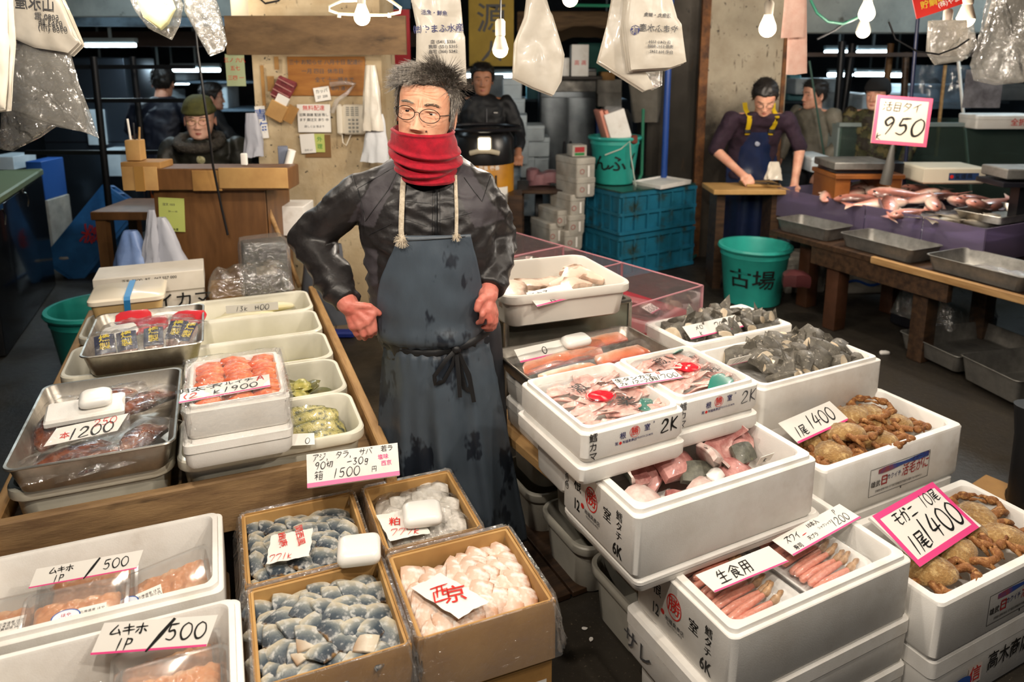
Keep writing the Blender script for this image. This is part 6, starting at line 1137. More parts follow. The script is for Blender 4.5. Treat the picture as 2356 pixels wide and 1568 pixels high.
def hangbag(name, label, px, py0, py1, w0, w1, y, m, seed=0, depth=.05, cat='bag', bottom=0., n=18, folds=.012, tilt=0., group=None, parts=None):
    # soft plastic bags hanging from a hook: gathered at the top, fuller towards the bottom
    a, b = V(px, py0, y), V(px, py1, y); sc_ = a.length / F; H = a.z - b.z; o1 = seed * 3.7
    def f(u, v):
        t = 2 * pi * u; wv = (w0 + (w1 - w0) * (v ** .8)) * y / F / 2; c, s_ = cos(t), sin(t); fd = folds * (noise.noise(Vector((c * 2 + o1, s_ * 2, v * 2.2))) + .5 * noise.noise(Vector((c * 5, s_ * 5 + o1, v * 4)))) * (.3 + v)
        return Vector((wv * c + fd + tilt * v * H, depth * (.3 + .7 * v) * s_ * (.7 + .3 * abs(c)) + fd * .6, -H * v + bottom * c * v * v * H + .012 * noise.noise(Vector((c * 3, o1, 4))) * v))
    R = thing(name, label, cat, a, group=group); b_ = MB().grid(f, 36, n, closeu=True); k = len(b_.v); q = 36; b_.f.append(tuple(k - q + i for i in range(q))); b_.m.append(0); ob('bag_sheets', b_, m, R, smooth=60)
    if parts: parts(R, H, y)
    return R
BLUEBAG = mat('blue_bag', '8FA8D8', .35, col2='7490C4', scale=6, bump=.4, bscale=10, bdist=.01, alpha=.85); WBAG = mat('thin_white_bag', 'B8BAC4', .35, bump=.4, bscale=10, bdist=.01, alpha=.85)
hangbag('shopping_bag', 'blue plastic shopping bag hanging by the counter', 300, 530, 615, 30, 95, 3.42, BLUEBAG, 3, .08); hangbag('shopping_bag', 'pale bluish plastic bag bulging on the counter front', 370, 500, 612, 20, 110, 3.46, WBAG, 4, .07, tilt=.0); hangbag('shopping_bag', 'twisted whitish bag handle between the two bags', 348, 483, 615, 14, 40, 3.4, WBAG, 5, .03, tilt=-.12)
# --- left background
def bucket(label, c, r0, r1, h, m, cat='bucket'):
    R = thing('bucket', label, cat, c)
    ob('pail', MB().lathe([(r0 - .012, 0), (r0, .008), (r0 + (r1 - r0) * .82, h * .82), (r0 + (r1 - r0) * .84 + .006, h * .84), (r1 * .985, h - .03), (r1 + .012, h - .028), (r1 + .02, h - .015), (r1 + .014, h), (r1 - .006, h), (r1 - .012, h - .02), (r0 - .008, .012)], 40), m, R, smooth=40); return R
TEAL = mat('teal_plastic', '2FA89A', .38, col2='2A978B', scale=5, coat=.1)
bucket('teal bucket on the ground behind the left table', G(222, 702, .42) - Vector((0, 0, .42)), .17, .225, .42, TEAL)
def buckettext(R, s, r, h, z, a0, size, taper=0., step=.42):
    for i, ch in enumerate(s):
        a = a0 + i * step; b = MB().join(text_mb(ch, .04), TM(s=size)); b.v = [Vector((sin(a + p.x / r) * (r + (p.y + z) * taper + .004), -cos(a + p.x / r) * (r + (p.y + z) * taper + .004), z + p.y)) for p in b.v]; ob('lettering', b, INK, R, smooth=0)
CBX = thing('cold_box', 'tall black insulated chest along the left edge', 'chest', LW(-1.62, 5.5, 0), AL)
ob('body', MB().box((0, 0, .42), (.84, 1.5, .84), b=.01), mat('black_gloss', '0E1014', .18, coat=.4), CBX); ob('lid', MB().box((0, 0, .865), (.86, 1.52, .05), b=.01), mat('sage_lid', '6E7A5C', .5), CBX)
for v in (-.5, .1): ob('latch', MB().box((.432, v, .83), (.012, .07, .03)).tube([(.44, v, .815), (.445, v + .03, .77), (.44, v + .01, .72)], .004, 6), CHROME, CBX)
SF = thing('steel_fridge', 'dull steel cabinet far left behind the blue crate', 'cabinet', V(195, 420, 7.2) * 1); SF.location = (-4.1, 7.4, 0)
ob('body', MB().box((0, 0, .85), (.85, .6, 1.7), b=.01), mat('blue_steel', '4A525C', .3, .8), SF); ob('door_gap', MB().box((0, -.302, .9), (.83, .006, .012)), BLACK, SF)
BC = mat('blue_crate', '245E94', .5, col2='1B4A78', scale=6)
def crate(label, M, w_, d_, h_, m, ribs=5, rails=3):
    R = thing('plastic_crate', label, 'crate', M); ob('tub_wall', shell([(w_ - .05, d_ - .05, .02, 0), (w_ - .03, d_ - .03, .02, h_), (w_ - .07, d_ - .07, .02, h_), (w_ - .08, d_ - .08, .02, .03)]), m, R, smooth=30)
    for k in range(rails): z = .02 + (h_ - .04) * k / (rails - 1); ob('rail', shell([(w_ - .03, d_ - .03, .02, z - .014), (w_, d_, .02, z - .012), (w_, d_, .02, z + .012), (w_ - .03, d_ - .03, .02, z + .014)]), m, R, smooth=30)
    for i in range(ribs):
        x = -w_ / 2 + .03 + (w_ - .06) * i / (ribs - 1)
        for s in (-1, 1): ob('rib', MB().box((x, s * (d_ / 2 - .012), h_ / 2), (.018, .022, h_ - .02)), m, R); 
        y = -d_ / 2 + .03 + (d_ - .06) * i / (ribs - 1)
        for s in (-1, 1): ob('rib', MB().box((s * (w_ / 2 - .012), y, h_ / 2), (.022, .018, h_ - .02)), m, R)
    return R
cr = crate('blue crate with red mark leaning against the steel cabinet', Matrix.Translation(V(205, 510, 5.6) + Vector((0, 0, -.1))) @ Matrix.Rotation(rad(38), 4, 'Y') @ Matrix.Rotation(rad(-105), 4, 'X'), .34, .75, .2, BC, 4, 2)
ink(cr, '桑', .16, TM((0, .0, -.018), (pi, 0, 1.2)), m=REDD, bold=.03)
bucket('small grey pail on the floor left of the stand', G(163, 632), .05, .075, .17, mat('grey_pail', '8C8C88', .5))
for i, (px0, py0, px1, py1, y) in enumerate(((215, 130, 243, 400, 5.4), (305, 130, 316, 230, 6.0), (196, 400, 215, 150, 7.5))): pole('shelf_post', ['dark steel shelf post left of the dark clothed man', 'dark post behind the dark clothed man', 'dark far post beside the steel cabinet'][i], px0, py0, px1, py1, y, .025, mat('dark_post', '1C1C1E', .4, .5))
for i, z in enumerate((1.62, 1.38, 1.0)): ob('shelf_bar', MB().box((-2.95, 5.42, z), (1.3, .04, .03)), MATS['dark_post'], label=['upper', 'middle', 'lower'][i] + ' dark horizontal shelf bar, left background', cat='bar')
wl = [(0, 355, 60, 385), (35, 380, 100, 400), (95, 395, 125, 440), (100, 440, 128, 480), (250, 340, 300, 400), (215, 250, 262, 330)]
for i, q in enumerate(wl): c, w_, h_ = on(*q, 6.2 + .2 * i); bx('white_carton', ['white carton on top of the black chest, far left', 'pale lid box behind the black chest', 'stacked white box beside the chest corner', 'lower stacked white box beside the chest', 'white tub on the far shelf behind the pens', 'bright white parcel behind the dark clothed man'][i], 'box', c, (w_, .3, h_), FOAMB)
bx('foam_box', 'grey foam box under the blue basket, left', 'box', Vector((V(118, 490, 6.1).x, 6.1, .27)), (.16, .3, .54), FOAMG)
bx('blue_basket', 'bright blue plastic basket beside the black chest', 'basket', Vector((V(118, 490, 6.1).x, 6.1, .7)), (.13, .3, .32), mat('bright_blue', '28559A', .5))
ob('blue_hose', MB().tube([G(180, 595), G(230, 612), G(300, 622), G(380, 640)], .012, 8), mat('blue_hose', '1F5C9C', .4), loc=(0, 0, .012), label='blue hose lying on the floor behind the tables', cat='hose')
# --- things on the plaster pier
bd = flat('wooden_board', 'wide weathered board hung across the plaster pier', 'board', 515, 36, 935, 126, 4.05, WOODG, t=.03)
flat('notice_board', 'orange plywood board covered in faded handwriting', 'notice', 660, 130, 842, 220, 4.28, mat('orange_ply', 'A06A2C', .6, col2='8A5620', scale=4, stretch=(1, 8, 1)), [('三十 お知らせ 八月十日 配達便', .14, 0, .35, INKF), ('一月 四日  休市日', .14, -.05, .12, INKF), ('全て 十一時まで', .14, .1, -.1, INKF), ('築地 場内 通し', .12, .1, -.32, INKF)], t=.012)
nt1 = flat('printed_notice', 'white printed delivery notice with red heading', 'notice', 683, 240, 762, 304, 4.27, PAPER, [('無料配達', .2, 0, .36, REDP), ('近隣 御届 配送 致し', .12, 0, .12, INK), ('ます 御注文 承り 中', .12, 0, -.06, INK), ('詳しくは 係まで', .1, 0, -.3, INKF)])
flat('memo_sheet', 'small white memo under the printed notice', 'paper', 690, 308, 726, 352, 4.272, PAPER, [('注文 2,3', .12, 0, -.35, INKF)], roll=.06); flat('memo_sheet', 'small lime memo under the printed notice', 'paper', 718, 308, 748, 350, 4.28, MATS['lime_paper'], [('外', .3, .1, .2, mat('green_ink', '3E8A3A', .5)), ('理', .3, .1, -.2, MATS['green_ink'])])
flat('cardboard_backing', 'dark brown cardboard backing below the memos', 'cardboard', 700, 310, 762, 362, 4.29, mat('dark_card', '7E5C36', .7)); flat('name_tag', 'tilted white handwritten tag beside the plywood board', 'paper', 722, 200, 760, 232, 4.265, PAPER, [('カッパ', .3, 0, .2, INK), ('27  200', .25, 0, -.2, INK)], roll=.15)
flat('price_list', 'pale green price list with red writing on the left', 'paper', 517, 124, 566, 198, 4.07, mat('pale_green_paper', 'A9B48C', .6), [('三ノ 六八', .16, 0, .3, REDP), ('五七', .16, 0, .05, REDP), ('三四 一', .16, 0, -.25, REDP)])
flat('blue_poster', 'white and blue printed sheet clipped at the pier edge', 'paper', 588, 244, 616, 318, 4.25, PAPER, [('青', .4, 0, .2, BLUEP), ('海', .4, 0, -.2, BLUEP)], roll=.08)
for i, (q, m, lab) in enumerate((((598, 150, 612, 245), 'strip of brown tape running down the pier', 0), ((614, 175, 632, 210), 'small brown cardboard scrap on the pier', 0), ((630, 130, 642, 160), 'narrow brown card beside the plywood', 0))): flat('cardboard_scrap', m, 'cardboard', *q, 4.29, CARD)
PH = thing('telephone', 'cream wall telephone with handset on the pier', 'telephone', V(808, 274, 4.27)); PHM = mat('cream_plastic', 'CFC6B4', .4)
ob('base', MB().box((.02, -.02, 0), (.12, .05, .17), b=.008), PHM, PH); ob('handset', MB().box((-.055, -.035, 0), (.035, .05, .175), b=.012), PHM, PH); kp = MB()
for i in range(4):
    for j in range(3): kp.box((.0 + j * .022, -.048, .0 - i * .022), (.014, .006, .012), b=.002)
for i in range(5):
    for j in range(3): kp.box((-.008 + j * .026, -.047, .07 - i * .011), (.018, .004, .006))
ob('keypad', kp, mat('grey_keys', '8A8880', .4), PH, smooth=30); ob('cord', MB().tube([(-.05, -.03, -.085), (-.045, -.04, -.13), (-.03, -.03, -.15), (.0, -.02, -.085)], .004, 6), PHM, PH)
CK = thing('checked_cloth', 'folded dark red checked cloth pinned on the pier', 'cloth', V(652, 207, 4.24), rot=(0, .5, 0)); ob('cloth', MB().box((0, 0, 0), (.11, .04, .13), b=.012).disp(lambda q: q + Vector((nz(q, 25), nz(q, 22, 3), nz(q, 24, 7))) * .012), mat('maroon', '5A2226', .8, col2='8A3A3E', scale=30), CK)
for k in range(4): ob('check_stripe', MB().box((0, -.024, -.05 + k * .033), (.1, .004, .006)), mat('pale_red', 'B07C74', .8), CK)
PK = thing('cardboard_pocket', 'open brown cardboard pocket with papers on the pier', 'pocket', V(638, 255, 4.22), rot=(0, .5, 0)); ob('pocket', MB().box((0, 0, 0), (.1, .05, .1), b=.004), CARDL, PK); ob('papers', MB().box((0, -.005, .06), (.07, .02, .07), b=.002), PAPER, PK); ob('flap', MB().box((.075, 0, .02), (.06, .004, .1)), CARD, PK)
ob('twisted_film', MB().tube([V(758, 195, 4.2), V(790, 190, 4.2), V(815, 195, 4.19), V(800, 212, 4.18), V(775, 232, 4.17), V(765, 260, 4.17)], [.012, .016, .014, .012, .014, .01], 8).disp(lambda q: q + Vector((nz(q, 30), 0, nz(q, 33, 3))) * .01), FILMH, smooth=60, label='twisted strip of clear film taped to the pier', cat='film')
hangbag('bag_bundle', 'bundle of white carrier bags hanging beside the telephone', 852, 150, 300, 22, 52, 4.1, BAGW, 6, .04); hangbag('bag_bundle', 'lower pale plastic sheets under the carrier bag bundle', 866, 262, 372, 30, 66, 4.12, mat('grey_bag', 'C4C6C8', .35, bump=.4, bscale=10, bdist=.01), 7, .04, tilt=-.06)
hangbag('bag_bundle', 'bluish bag hanging between the lady and the pier', 578, 260, 360, 24, 46, 4.2, WBAG, 8, .04)
bx('wall_box', 'pale breaker box up above the weathered board', 'box', V(560, 15, 4.4), (.12, .08, .2), mat('cream_box', 'B8AE98', .5)); ob('black_wire', MB().tube([V(590, -10, 4.2), V(610, 8, 4.2), V(640, 2, 4.2), V(660, -20, 4.2)], .006, 6), RUBBER, label='loose black wire above the weathered board', cat='wire')
bx('desk_box', 'grey plastic case leaning at the right of the counter', 'case', V(652, 365, 3.75), (.05, .06, .13), mat('slate_case', '6A7080', .4), rz=.3); ob('rolled_paper', MB().tube([V(672, 345, 3.7), V(660, 390, 3.7), V(655, 435, 3.68)], .02, 10), PAPER, label='rolled paper leaning at the right of the counter', cat='paper'); bx('foam_box', 'white foam tub on the floor right of the counter', 'box', V(665, 500, 3.9), (.22, .2, .16), FOAM)
pole('lath', 'narrow wooden lath leaning by the counter side', 615, 475, 690, 660, 3.62, .012, WOODP, 'lath'); hangbag('vinyl_sheet', 'grey vinyl sheet hanging behind the fishmonger', 742, 560, 740, 90, 120, 3.6, mat('grey_vinyl', '55585E', .35, bump=.4, bscale=8, bdist=.01), 9, .08, cat='sheet'); bx('blue_tarp', 'folded blue tarp on the floor behind the fishmonger', 'tarp', G(770, 752, .02), (.3, .3, .04), mat('blue_tarp', '22368C', .5), b=.01)
# --- behind the fishmonger
flat('red_sign', 'red and white sign board right of the weathered board', 'sign', 868, 22, 945, 165, 5.2, mat('red_board', 'A8202A', .5), t=.02); flat('blue_sign', 'blue strip sign above the red board', 'sign', 868, -20, 945, 20, 5.2, mat('teal_blue_board', '1E4A66', .5), t=.02)
bn = flat('banner', 'ochre banner with brushed black character', 'banner', 1078, -20, 1182, 152, 6.0, mat('ochre_cloth', '8A7220', .7, col2='7A6418', scale=4), [('源', .42, 0, .12, INK), ('人', .3, 0, -.32, INK)], t=.01)
TR = thing('turret_truck', 'orange market cart drum with black hood and lit headlamp', 'cart', (-.212, 5.35, 0))
ob('drum', MB().lathe([(.22, .3), (.225, .32), (.225, .95), (.215, .97)], 36), mat('orange_drum', 'C08418', .4, col2='A87012', scale=6), TR); ob('hood', MB().lathe([(.228, .94), (.23, .96), (.225, 1.12), (.19, 1.17), (.06, 1.19)], 36), mat('black_hood', '141416', .3), TR)
ob('steering_ring', MB().tube([(.27 * cos(t), .27 * sin(t), 1.19) for t in [2 * pi * i / 36 for i in range(37)]], .014, 8), BLACK, TR); ob('cart_base', MB().box((0, .5, .22), (.6, 1.6, .12), b=.01), mat('cart_deck', '3A3026', .6), TR)
for a in (-1, 1): ob('wheel', MB().lathe([(.05, -.05), (.15, -.05), (.16, 0), (.15, .05), (.05, .05)], 20, TM((a * .22, .3, .16), (0, pi / 2, 0))), RUBBER, TR)
HL = mat('headlamp_glow', 'FFF4DC', .3, emis=9); hl_ = ob('headlamp', MB().box((.02, -.235, 1.1), (.1, .04, .095), b=.012), mat('lamp_rim', 'B8AE98', .3), TR); ob('lamp_glass', MB().box((.02, -.258, 1.1), (.08, .012, .076), b=.005), HL, hl_); ob('lamp_bracket', MB().tube([(-.08, -.235, 1.03), (-.02, -.255, 1.045), (.06, -.255, 1.045), (.12, -.235, 1.03)], .018, 8), mat('lamp_rim', 'B8AE98', .3), hl_)
for s, z, sz in (('荷車 壱番', .92, .035), ('利', .8, .13)): 
    b = MB().join(text_mb(s, .03), TM(s=sz)); b.v = [Vector((.05 + p.x, -sqrt(max(.2275 ** 2 - (.05 + p.x) ** 2, 0)), z + p.y)) for p in b.v]; ob('lettering', b, INK if sz > .05 else PAPER, TR, smooth=0)
b = MB().grid(lambda u, v: (.1 + u * .08, -sqrt(.228 ** 2 - (.1 + u * .08) ** 2), .66 + v * .12), 4, 2); ob('decal', b, PAPER, TR); b = MB().grid(lambda u, v: (.07 + u * .05, -sqrt(.2282 ** 2 - (.07 + u * .05) ** 2), .6 + v * .1), 4, 2); ob('decal', b, mat('green_decal', '1E7A3A', .5), TR)
bx('cart_board', 'dark wooden board at the end of the market cart', 'board', V(1185, 490, 5.2), (.1, .25, .3), WOODD)
fb = [(1172, 262, 1212, 330), (1160, 320, 1215, 372), (1205, 285, 1250, 320), (1200, 312, 1262, 355), (1195, 352, 1230, 402), (1228, 352, 1262, 402), (1170, 372, 1200, 440), (1198, 402, 1262, 488), (1165, 225, 1208, 262), (1155, 180, 1200, 240)]
fl = ['tall bluish foam box in the stack beside the black-clad man', 'foam box low in the stack behind the cart', 'small foam box on the right of the far stack', 'wide foam box in the middle of the far stack', 'foam box left of centre in the far stack', 'foam box right of centre in the far stack', 'foam box with a figure seven behind the cart', 'big foam box at the bottom of the far stack', 'foam box on top of the far stack', 'bright foam sheet box behind the black-clad man']
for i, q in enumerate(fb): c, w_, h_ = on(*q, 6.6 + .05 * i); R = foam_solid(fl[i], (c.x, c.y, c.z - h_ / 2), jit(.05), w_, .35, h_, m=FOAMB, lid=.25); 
ink(R, '7', .0001, (0, 0, 0)) if 0 else None
FR = thing('steel_fridge', 'tall double door steel refrigerator in the middle distance', 'refrigerator', (.55, 7.6, 0)); STB = mat('fridge_steel', '7A8084', .28, .9, col2='5A6064', scale=3)
ob('cabinet', MB().box((0, 0, .8), (.55, .6, 1.6), b=.01), STB, FR)
for a in (-1, 1): d_ = ob('door', MB().box((a * .135, -.31, .72), (.262, .03, 1.2), b=.006), STB, FR); ob('handle', MB().box((a * .03, -.335, .75), (.022, .03, .28), b=.006), BLACK, d_)
ob('top_panel', MB().box((0, -.31, 1.47), (.54, .03, .2), b=.006), STEELD, FR)
bx('wall_shelf', 'dark shelf board carrying a white printed box', 'shelf', V(1315, 178, 7.2), (.55, .4, .03), mat('shelf_dark', '2A2420', .6)); sb = bx('white_carton', 'tall white carton with red print on the dark shelf', 'box', V(1332, 140, 7.15), (.16, .25, .3), FOAM); bx('white_carton', 'small white carton beside the tall one on the shelf', 'box', V(1300, 155, 7.2), (.07, .2, .18), FOAM)
ink(sb, '高', .05, TM((-.03, -.126, -.02), (pi / 2, 0, 0)), m=REDP); ink(sb, '高', .05, TM((.035, -.126, -.02), (pi / 2, 0, 0)), m=REDP)
ob('brown_canopy', MB().grid(lambda u, v: V(1275 + u * 150, 60 + 25 * v + 30 * (u - .5) ** 2 * 2 + 4 * noise.noise(Vector((u * 5, v, 0))), 7.4 - .3 * v), 14, 6), mat('brown_cloth', '4E3C26', .8), label='sagging brown canopy under the hall roof', cat='canopy', smooth=60)
bx('teal_panel', 'dark teal partition panel behind the bucket', 'panel', Vector((V(1365, 200, 8.2).x, 8.2, .93)), (.35, .05, 1.86), mat('teal_wall', '1F6A60', .6))
for i, q in enumerate(((1370, 182, 1425, 214), (1372, 210, 1425, 243), (1388, 240, 1425, 262), (1380, 165, 1410, 185))): c, w_, h_ = on(*q, 7.8); bx('white_carton', ['grey carton with red stamp in the far stack', 'plain grey carton under the stamped one', 'small white carton at the bottom of the far stack', 'ochre carton on top of the far stack'][i], 'box', c, (w_, .3, h_), (FOAMG, FOAMG, FOAM, CARD)[i])
bx('blue_bin', 'deep blue bin behind the teal bucket', 'bin', Vector((V(1395, 290, 7.5).x, 7.5, .56)), (.24, .3, 1.12), mat('deep_blue', '183E80', .5), b=.02)
ob('grey_drum', MB().lathe([(.12, 0), (.13, .02), (.13, .5), (.12, .62), (.08, .68)], 24), mat('drab_cover', '6A665E', .7), loc=(V(1422, 345, 6.9) - Vector((0, 0, .3))), label='rounded grey cover behind the teal bucket', cat='cover')
hangbag('sack', 'grubby grey sack hanging on the pier', 1490, 165, 280, 95, 60, 6.15, mat('grey_sack', '5E5A52', .8, col2='4A463E', scale=5), 10, .08, cat='sack')
pole('pipe', 'blue pipe running down the stained pier', 1545, -40, 1526, 440, 6.05, .026, mat('blue_pipe', '2A4E9A', .35)); ob('green_hose', MB().tube([V(1480, 250, 6.0), V(1478, 330, 6.0), V(1476, 400, 5.95), V(1462, 430, 5.9), V(1450, 445, 5.8)], .013, 8), mat('green_hose', '1E6A50', .4), label='green hose hanging down beside the teal bucket', cat='hose')
TCK = mat('teal_hose', '1E6E68', .4); ob('floor_hose', MB().tube([G(1575, 612), G(1600, 590), G(1660, 572), G(1700, 560)], .012, 8), TCK, loc=(0, 0, .012), label='teal hose lying on the floor behind the crates', cat='hose')
# tuna cart
CR = thing('tuna_barrow', 'dark wooden barrow with tuna pieces', 'barrow', V(1240, 430, 6.0)); ob('deck', MB().box((0, 0, 0), (.36, .5, .03), b=.004), WOODD, CR); ob('wheel', MB().lathe([(.03, -.03), (.14, -.03), (.14, .03), (.03, .03)], 18, TM((0, 0, -.2), (0, pi / 2, 0))), RUBBER, CR)
for x in (-.14, .14): ob('leg', MB().box((x, -.15, -.35), (.03, .03, .7)), WOODD, CR)
TUN = mat('tuna_skin', '8A6068', .3, col2='A87C80', scale=8, coat=.4)
for i, (px, py, s) in enumerate(((1240, 405, 1), (1268, 400, 1.2), (1225, 395, .6))): ob('tuna_piece', fillet_mb(.18 * s, .15, .09, 900 + i, 3, 2.3, .1, .1, .6), TUN, loc=V(px, py + 15, 6.0), label=['pinkish grey tuna chunk on the dark barrow', 'large tuna piece at the right of the barrow', 'small tuna fin piece at the left of the barrow'][i], cat='fish')
# leaning stack of grey foam boxes
gs = [(1296, 358, 1350, 408, 'top'), (1296, 402, 1350, 446, 'second'), (1284, 440, 1326, 490, 'third'), (1280, 486, 1326, 530, 'fourth'), (1270, 520, 1322, 566, 'lowest'), (1238, 505, 1276, 552, 'outer low'), (1256, 476, 1290, 512, 'outer upper')]
for i, (a, b, c_, d, nm) in enumerate(gs): c, w_, h_ = on(a, b, c_, d, 5.75); R = foam_solid(nm + ' grey foam box of the stack beside the blue crates', (c.x, c.y, c.z - h_ / 2), .5, w_ * .95, .32, h_, m=FOAMG, lid=.3); Fc = faces4(w_ * .95, .32, h_ * .4); ringmark(R, .02, .004, Fc['front'] @ TM((-.04, 0, 0)), REDD, 'stamp'); rect(R, .018, h_ * .5, Fc['front'] @ TM((.02, 0, .001)), FOAM, 'notch')
sp_ = bx('small_carton', 'small printed carton on the grey foam stack', 'box', V(1327, 345, 5.7), (.12, .12, .09), FOAMG, rz=.3); rect(sp_, .08, .04, TM((0, -.061, .01), (pi / 2, 0, 0)), REDD); rect(sp_, .08, .02, TM((0, -.061, -.025), (pi / 2, 0, 0)), MATS['green_decal'])
# blue crates with bucket
CRT = mat('turquoise_crate', '1E6E8C', .5, col2='1A5E74', scale=4, col3='2E3A2E', scale3=6, lo3=.55, hi3=.7)
CM = Matrix.Translation((1.0, 5.98, 0)) @ Matrix.Rotation(rad(32), 4, 'Z')
crate('lower big blue-green crate beside the stained pier', CM, .82, .66, .335, CRT, 7, 3); crate('upper big blue-green crate carrying the teal bucket', CM @ TM((0, 0, .34)), .82, .66, .335, CRT, 7, 3)
ob('crate_lid', shell([(.8, .64, .02, 0), (.8, .64, .02, .012)]), mat('dark_lid', '24443E', .3, coat=.3), loc=CM @ TM((0, 0, .676)), label='wet dark lid on the upper blue-green crate', cat='lid')
tb = bucket('teal bucket full of foam boxes on the blue-green crates', (.83, 5.93, .69), .155, .2, .385, TEAL); tb.rotation_euler = (0, 0, 0); buckettext(tb, 'んふ', .155, .385, .17, -.75, .14, .12, step=.75); buckettext(tb, '(', .155, .385, .2, .75, .14, .12)
ob('rope', MB().tube([(-.1, -.19, .25), (.02, -.21, .3), (.09, -.2, .36), (.1, -.205, .25), (.13, -.19, .1), (.16, -.16, -.03)], .006, 6), mat('rope', 'B8C4B8', .8), tb); ob('stain', MB().box((.13, -.16, .37), (.05, .04, .07), b=.01), mat('brown_rag', '6A2E22', .7), tb)
for i, (dx, ry, m) in enumerate(((-.08, -.3, mat('salmon_foam', 'D8907C', .6)), (-.04, -.28, MATS['salmon_foam']), (.02, -.28, FOAM))): bx('foam_sheet', ['outer salmon pink foam lid stuck in the teal bucket', 'inner salmon pink foam lid stuck in the teal bucket', 'white foam box lid standing in the teal bucket'][i], 'lid', (.83 + dx - .02, 5.9, 1.14), (.03 if i < 2 else .17, .16, .3 if i < 2 else .28), m).rotation_euler = (0, -.32, .2)
ob('foam_sheet', shell([(.36, .3, .01, 0), (.37, .31, .01, .03), (.34, .28, .01, .032), (.32, .26, .01, .02)]), FOAM, loc=(1.21, 5.86, .69), rot=(0, -.03, .65), label='white foam lid lying on the blue-green crates', cat='lid')
# --- right: teal bucket and fish stall
rb = bucket('big teal bucket with black characters on the floor', (1.70, 4.98, 0), .19, .235, .41, TEAL); buckettext(rb, '古場', .19, .41, .2, -.75, .145, .12, step=.75)
FT_ = thing('fish_table', 'dark wooden trestle table of the far fish stall', 'table', RW(4.3, 2.6, 0), AR)
for i in range(6): ob('plank', MB().box((-.5 + .19 * i, 0, .53), (.18, 1.9, .035), b=.003), WOODD, FT_)
ob('front_rail', MB().box((-.56, .15, .46), (.045, .9, .12), b=.004), WOODD, FT_); ob('edge_lath', MB().box((-.6, -.5, .535), (.03, 1.3, .04), b=.003), WOODP, FT_)
for x, y in ((-.5, .45), (-.48, -.12), (.1, .5), (.1, -.1), (-.1, -.9), (.5, -.9), (.5, .85), (-.3, .85)): ob('leg', MB().box((x, y, .255), (.1, .09, .51), b=.004), WOODD if y < .4 else mat('red_brown_wood', '4E3020', .5, col2='36200F', scale=5), FT_)
PUR = film('purple_acrylic', tint=(.45, .38, .55), haze=.4, bump=.1, bscale=3, hcol=(.36, .3, .44)); PB = RM(4.5, 3.1, .56)
DC = thing('fish_bin', 'long purple acrylic bin of fish on the dark table', 'bin', PB)
ob('bin_floor', MB().box((0, 0, .01), (.86, 1.5, .02)), mat('purple_floor', '3A3044', .3), DC)
for x, y, a, c, nm in ((-.43, .38, .008, .74, 'side_pane'), (-.43, -.19, .008, .38, 'side_pane'), (-.43, -.57, .008, .36, 'side_pane'), (.43, 0, .008, 1.5, 'side_pane'), (0, -.75, .86, .008, 'end_pane'), (0, .75, .86, .008, 'end_pane')): ob(nm, MB().box((x, y, .1), (a, c, .2)), PUR, DC, smooth=0)
FISHM = ramp_mat('bream_skin', [(0, 'D8C0B0'), (.35, 'D69C8C'), (.65, 'A86A5C'), (1, '5A3A34')], 2, (-.04, .045), .28, coat=.5, bump=.3, bscale=150, wob=.35); FISHD = ramp_mat('dark_fish_skin', [(0, 'B8B0A0'), (.4, '8A7E6C'), (1, '3A352C')], 2, (-.04, .045), .28, coat=.5, wob=.3)
def fish_proto(m):
    R = thing('sea_bream', 'x', 'fish'); n = 12; prof = [(-.15, .002, .004), (-.145, .008, .016), (-.12, .02, .036), (-.08, .027, .052), (-.03, .027, .054), (.03, .02, .042), (.08, .011, .024), (.115, .006, .013), (.13, .004, .012)]
    ob('body', MB().loft([[(x, a * cos(2 * pi * i / n), b * sin(2 * pi * i / n)) for i in range(n)] for x, a, b in prof]), m, R, smooth=80)
    def fin(pts): return MB().add([(x, y, z) for y in (-.0012, .0012) for x, z in pts], [tuple(range(len(pts))), tuple(reversed(range(len(pts), 2 * len(pts))))] + [(i, (i + 1) % len(pts), len(pts) + (i + 1) % len(pts), len(pts) + i) for i in range(len(pts))])
    ob('tail_fin', fin([(.125, .008), (.185, .05), (.165, 0), (.185, -.05), (.125, -.008)]), m, R, smooth=0); ob('dorsal_fin', fin([(-.07, .048), (-.05, .072), (.0, .066), (.06, .045), (.07, .026)]), m, R, smooth=0); ob('belly_fin', fin([(-.04, -.05), (-.02, -.072), (.0, -.048)]), m, R, smooth=0)
    for s in (-1, 1): ob('eye', MB().ball((-.118, s * .019, .012), (.008, .004, .008), 10, 6), BLACK, R)
    return R
fp = [fish_proto(FISHM), fish_proto(FISHD)]; rs = random.Random(12); n = 0
for j in range(4):
    for i in range(8):
        dk = i < 1 or (i == 1 and j < 2); x = -.3 + .2 * j + rs.uniform(-.05, .05); y = -.5 + i * .125 + rs.uniform(-.03, .03); zz = .16 + .07 * (1 - (x / .45) ** 2) * (1 - ((y - .05) / .8) ** 2) + rs.uniform(0, .03) - (.05 if dk else 0)
        o = fp[1 if dk else 0]; o = dup(o) if o.get('used') else o; fp[1 if dk else 0]['used'] = 1; o.matrix_local = PB @ TM((x, y, zz), (pi / 2 + rs.uniform(-.4, .4), rs.uniform(-.25, .25), rs.uniform(-.7, .7) + (pi if rs.random() < .3 else 0)), rs.uniform(.95, 1.25))
        o['label'] = 'dark silvery fish at the near end of the purple bin' if dk else 'pink sea bream heaped in the purple bin'; o['group'] = 'dark fish in the bin' if dk else 'sea bream in the bin'
for f in fp:
    if 'used' in f: del f['used']
for o in bpy.data.objects:
    if 'used' in o: del o['used']
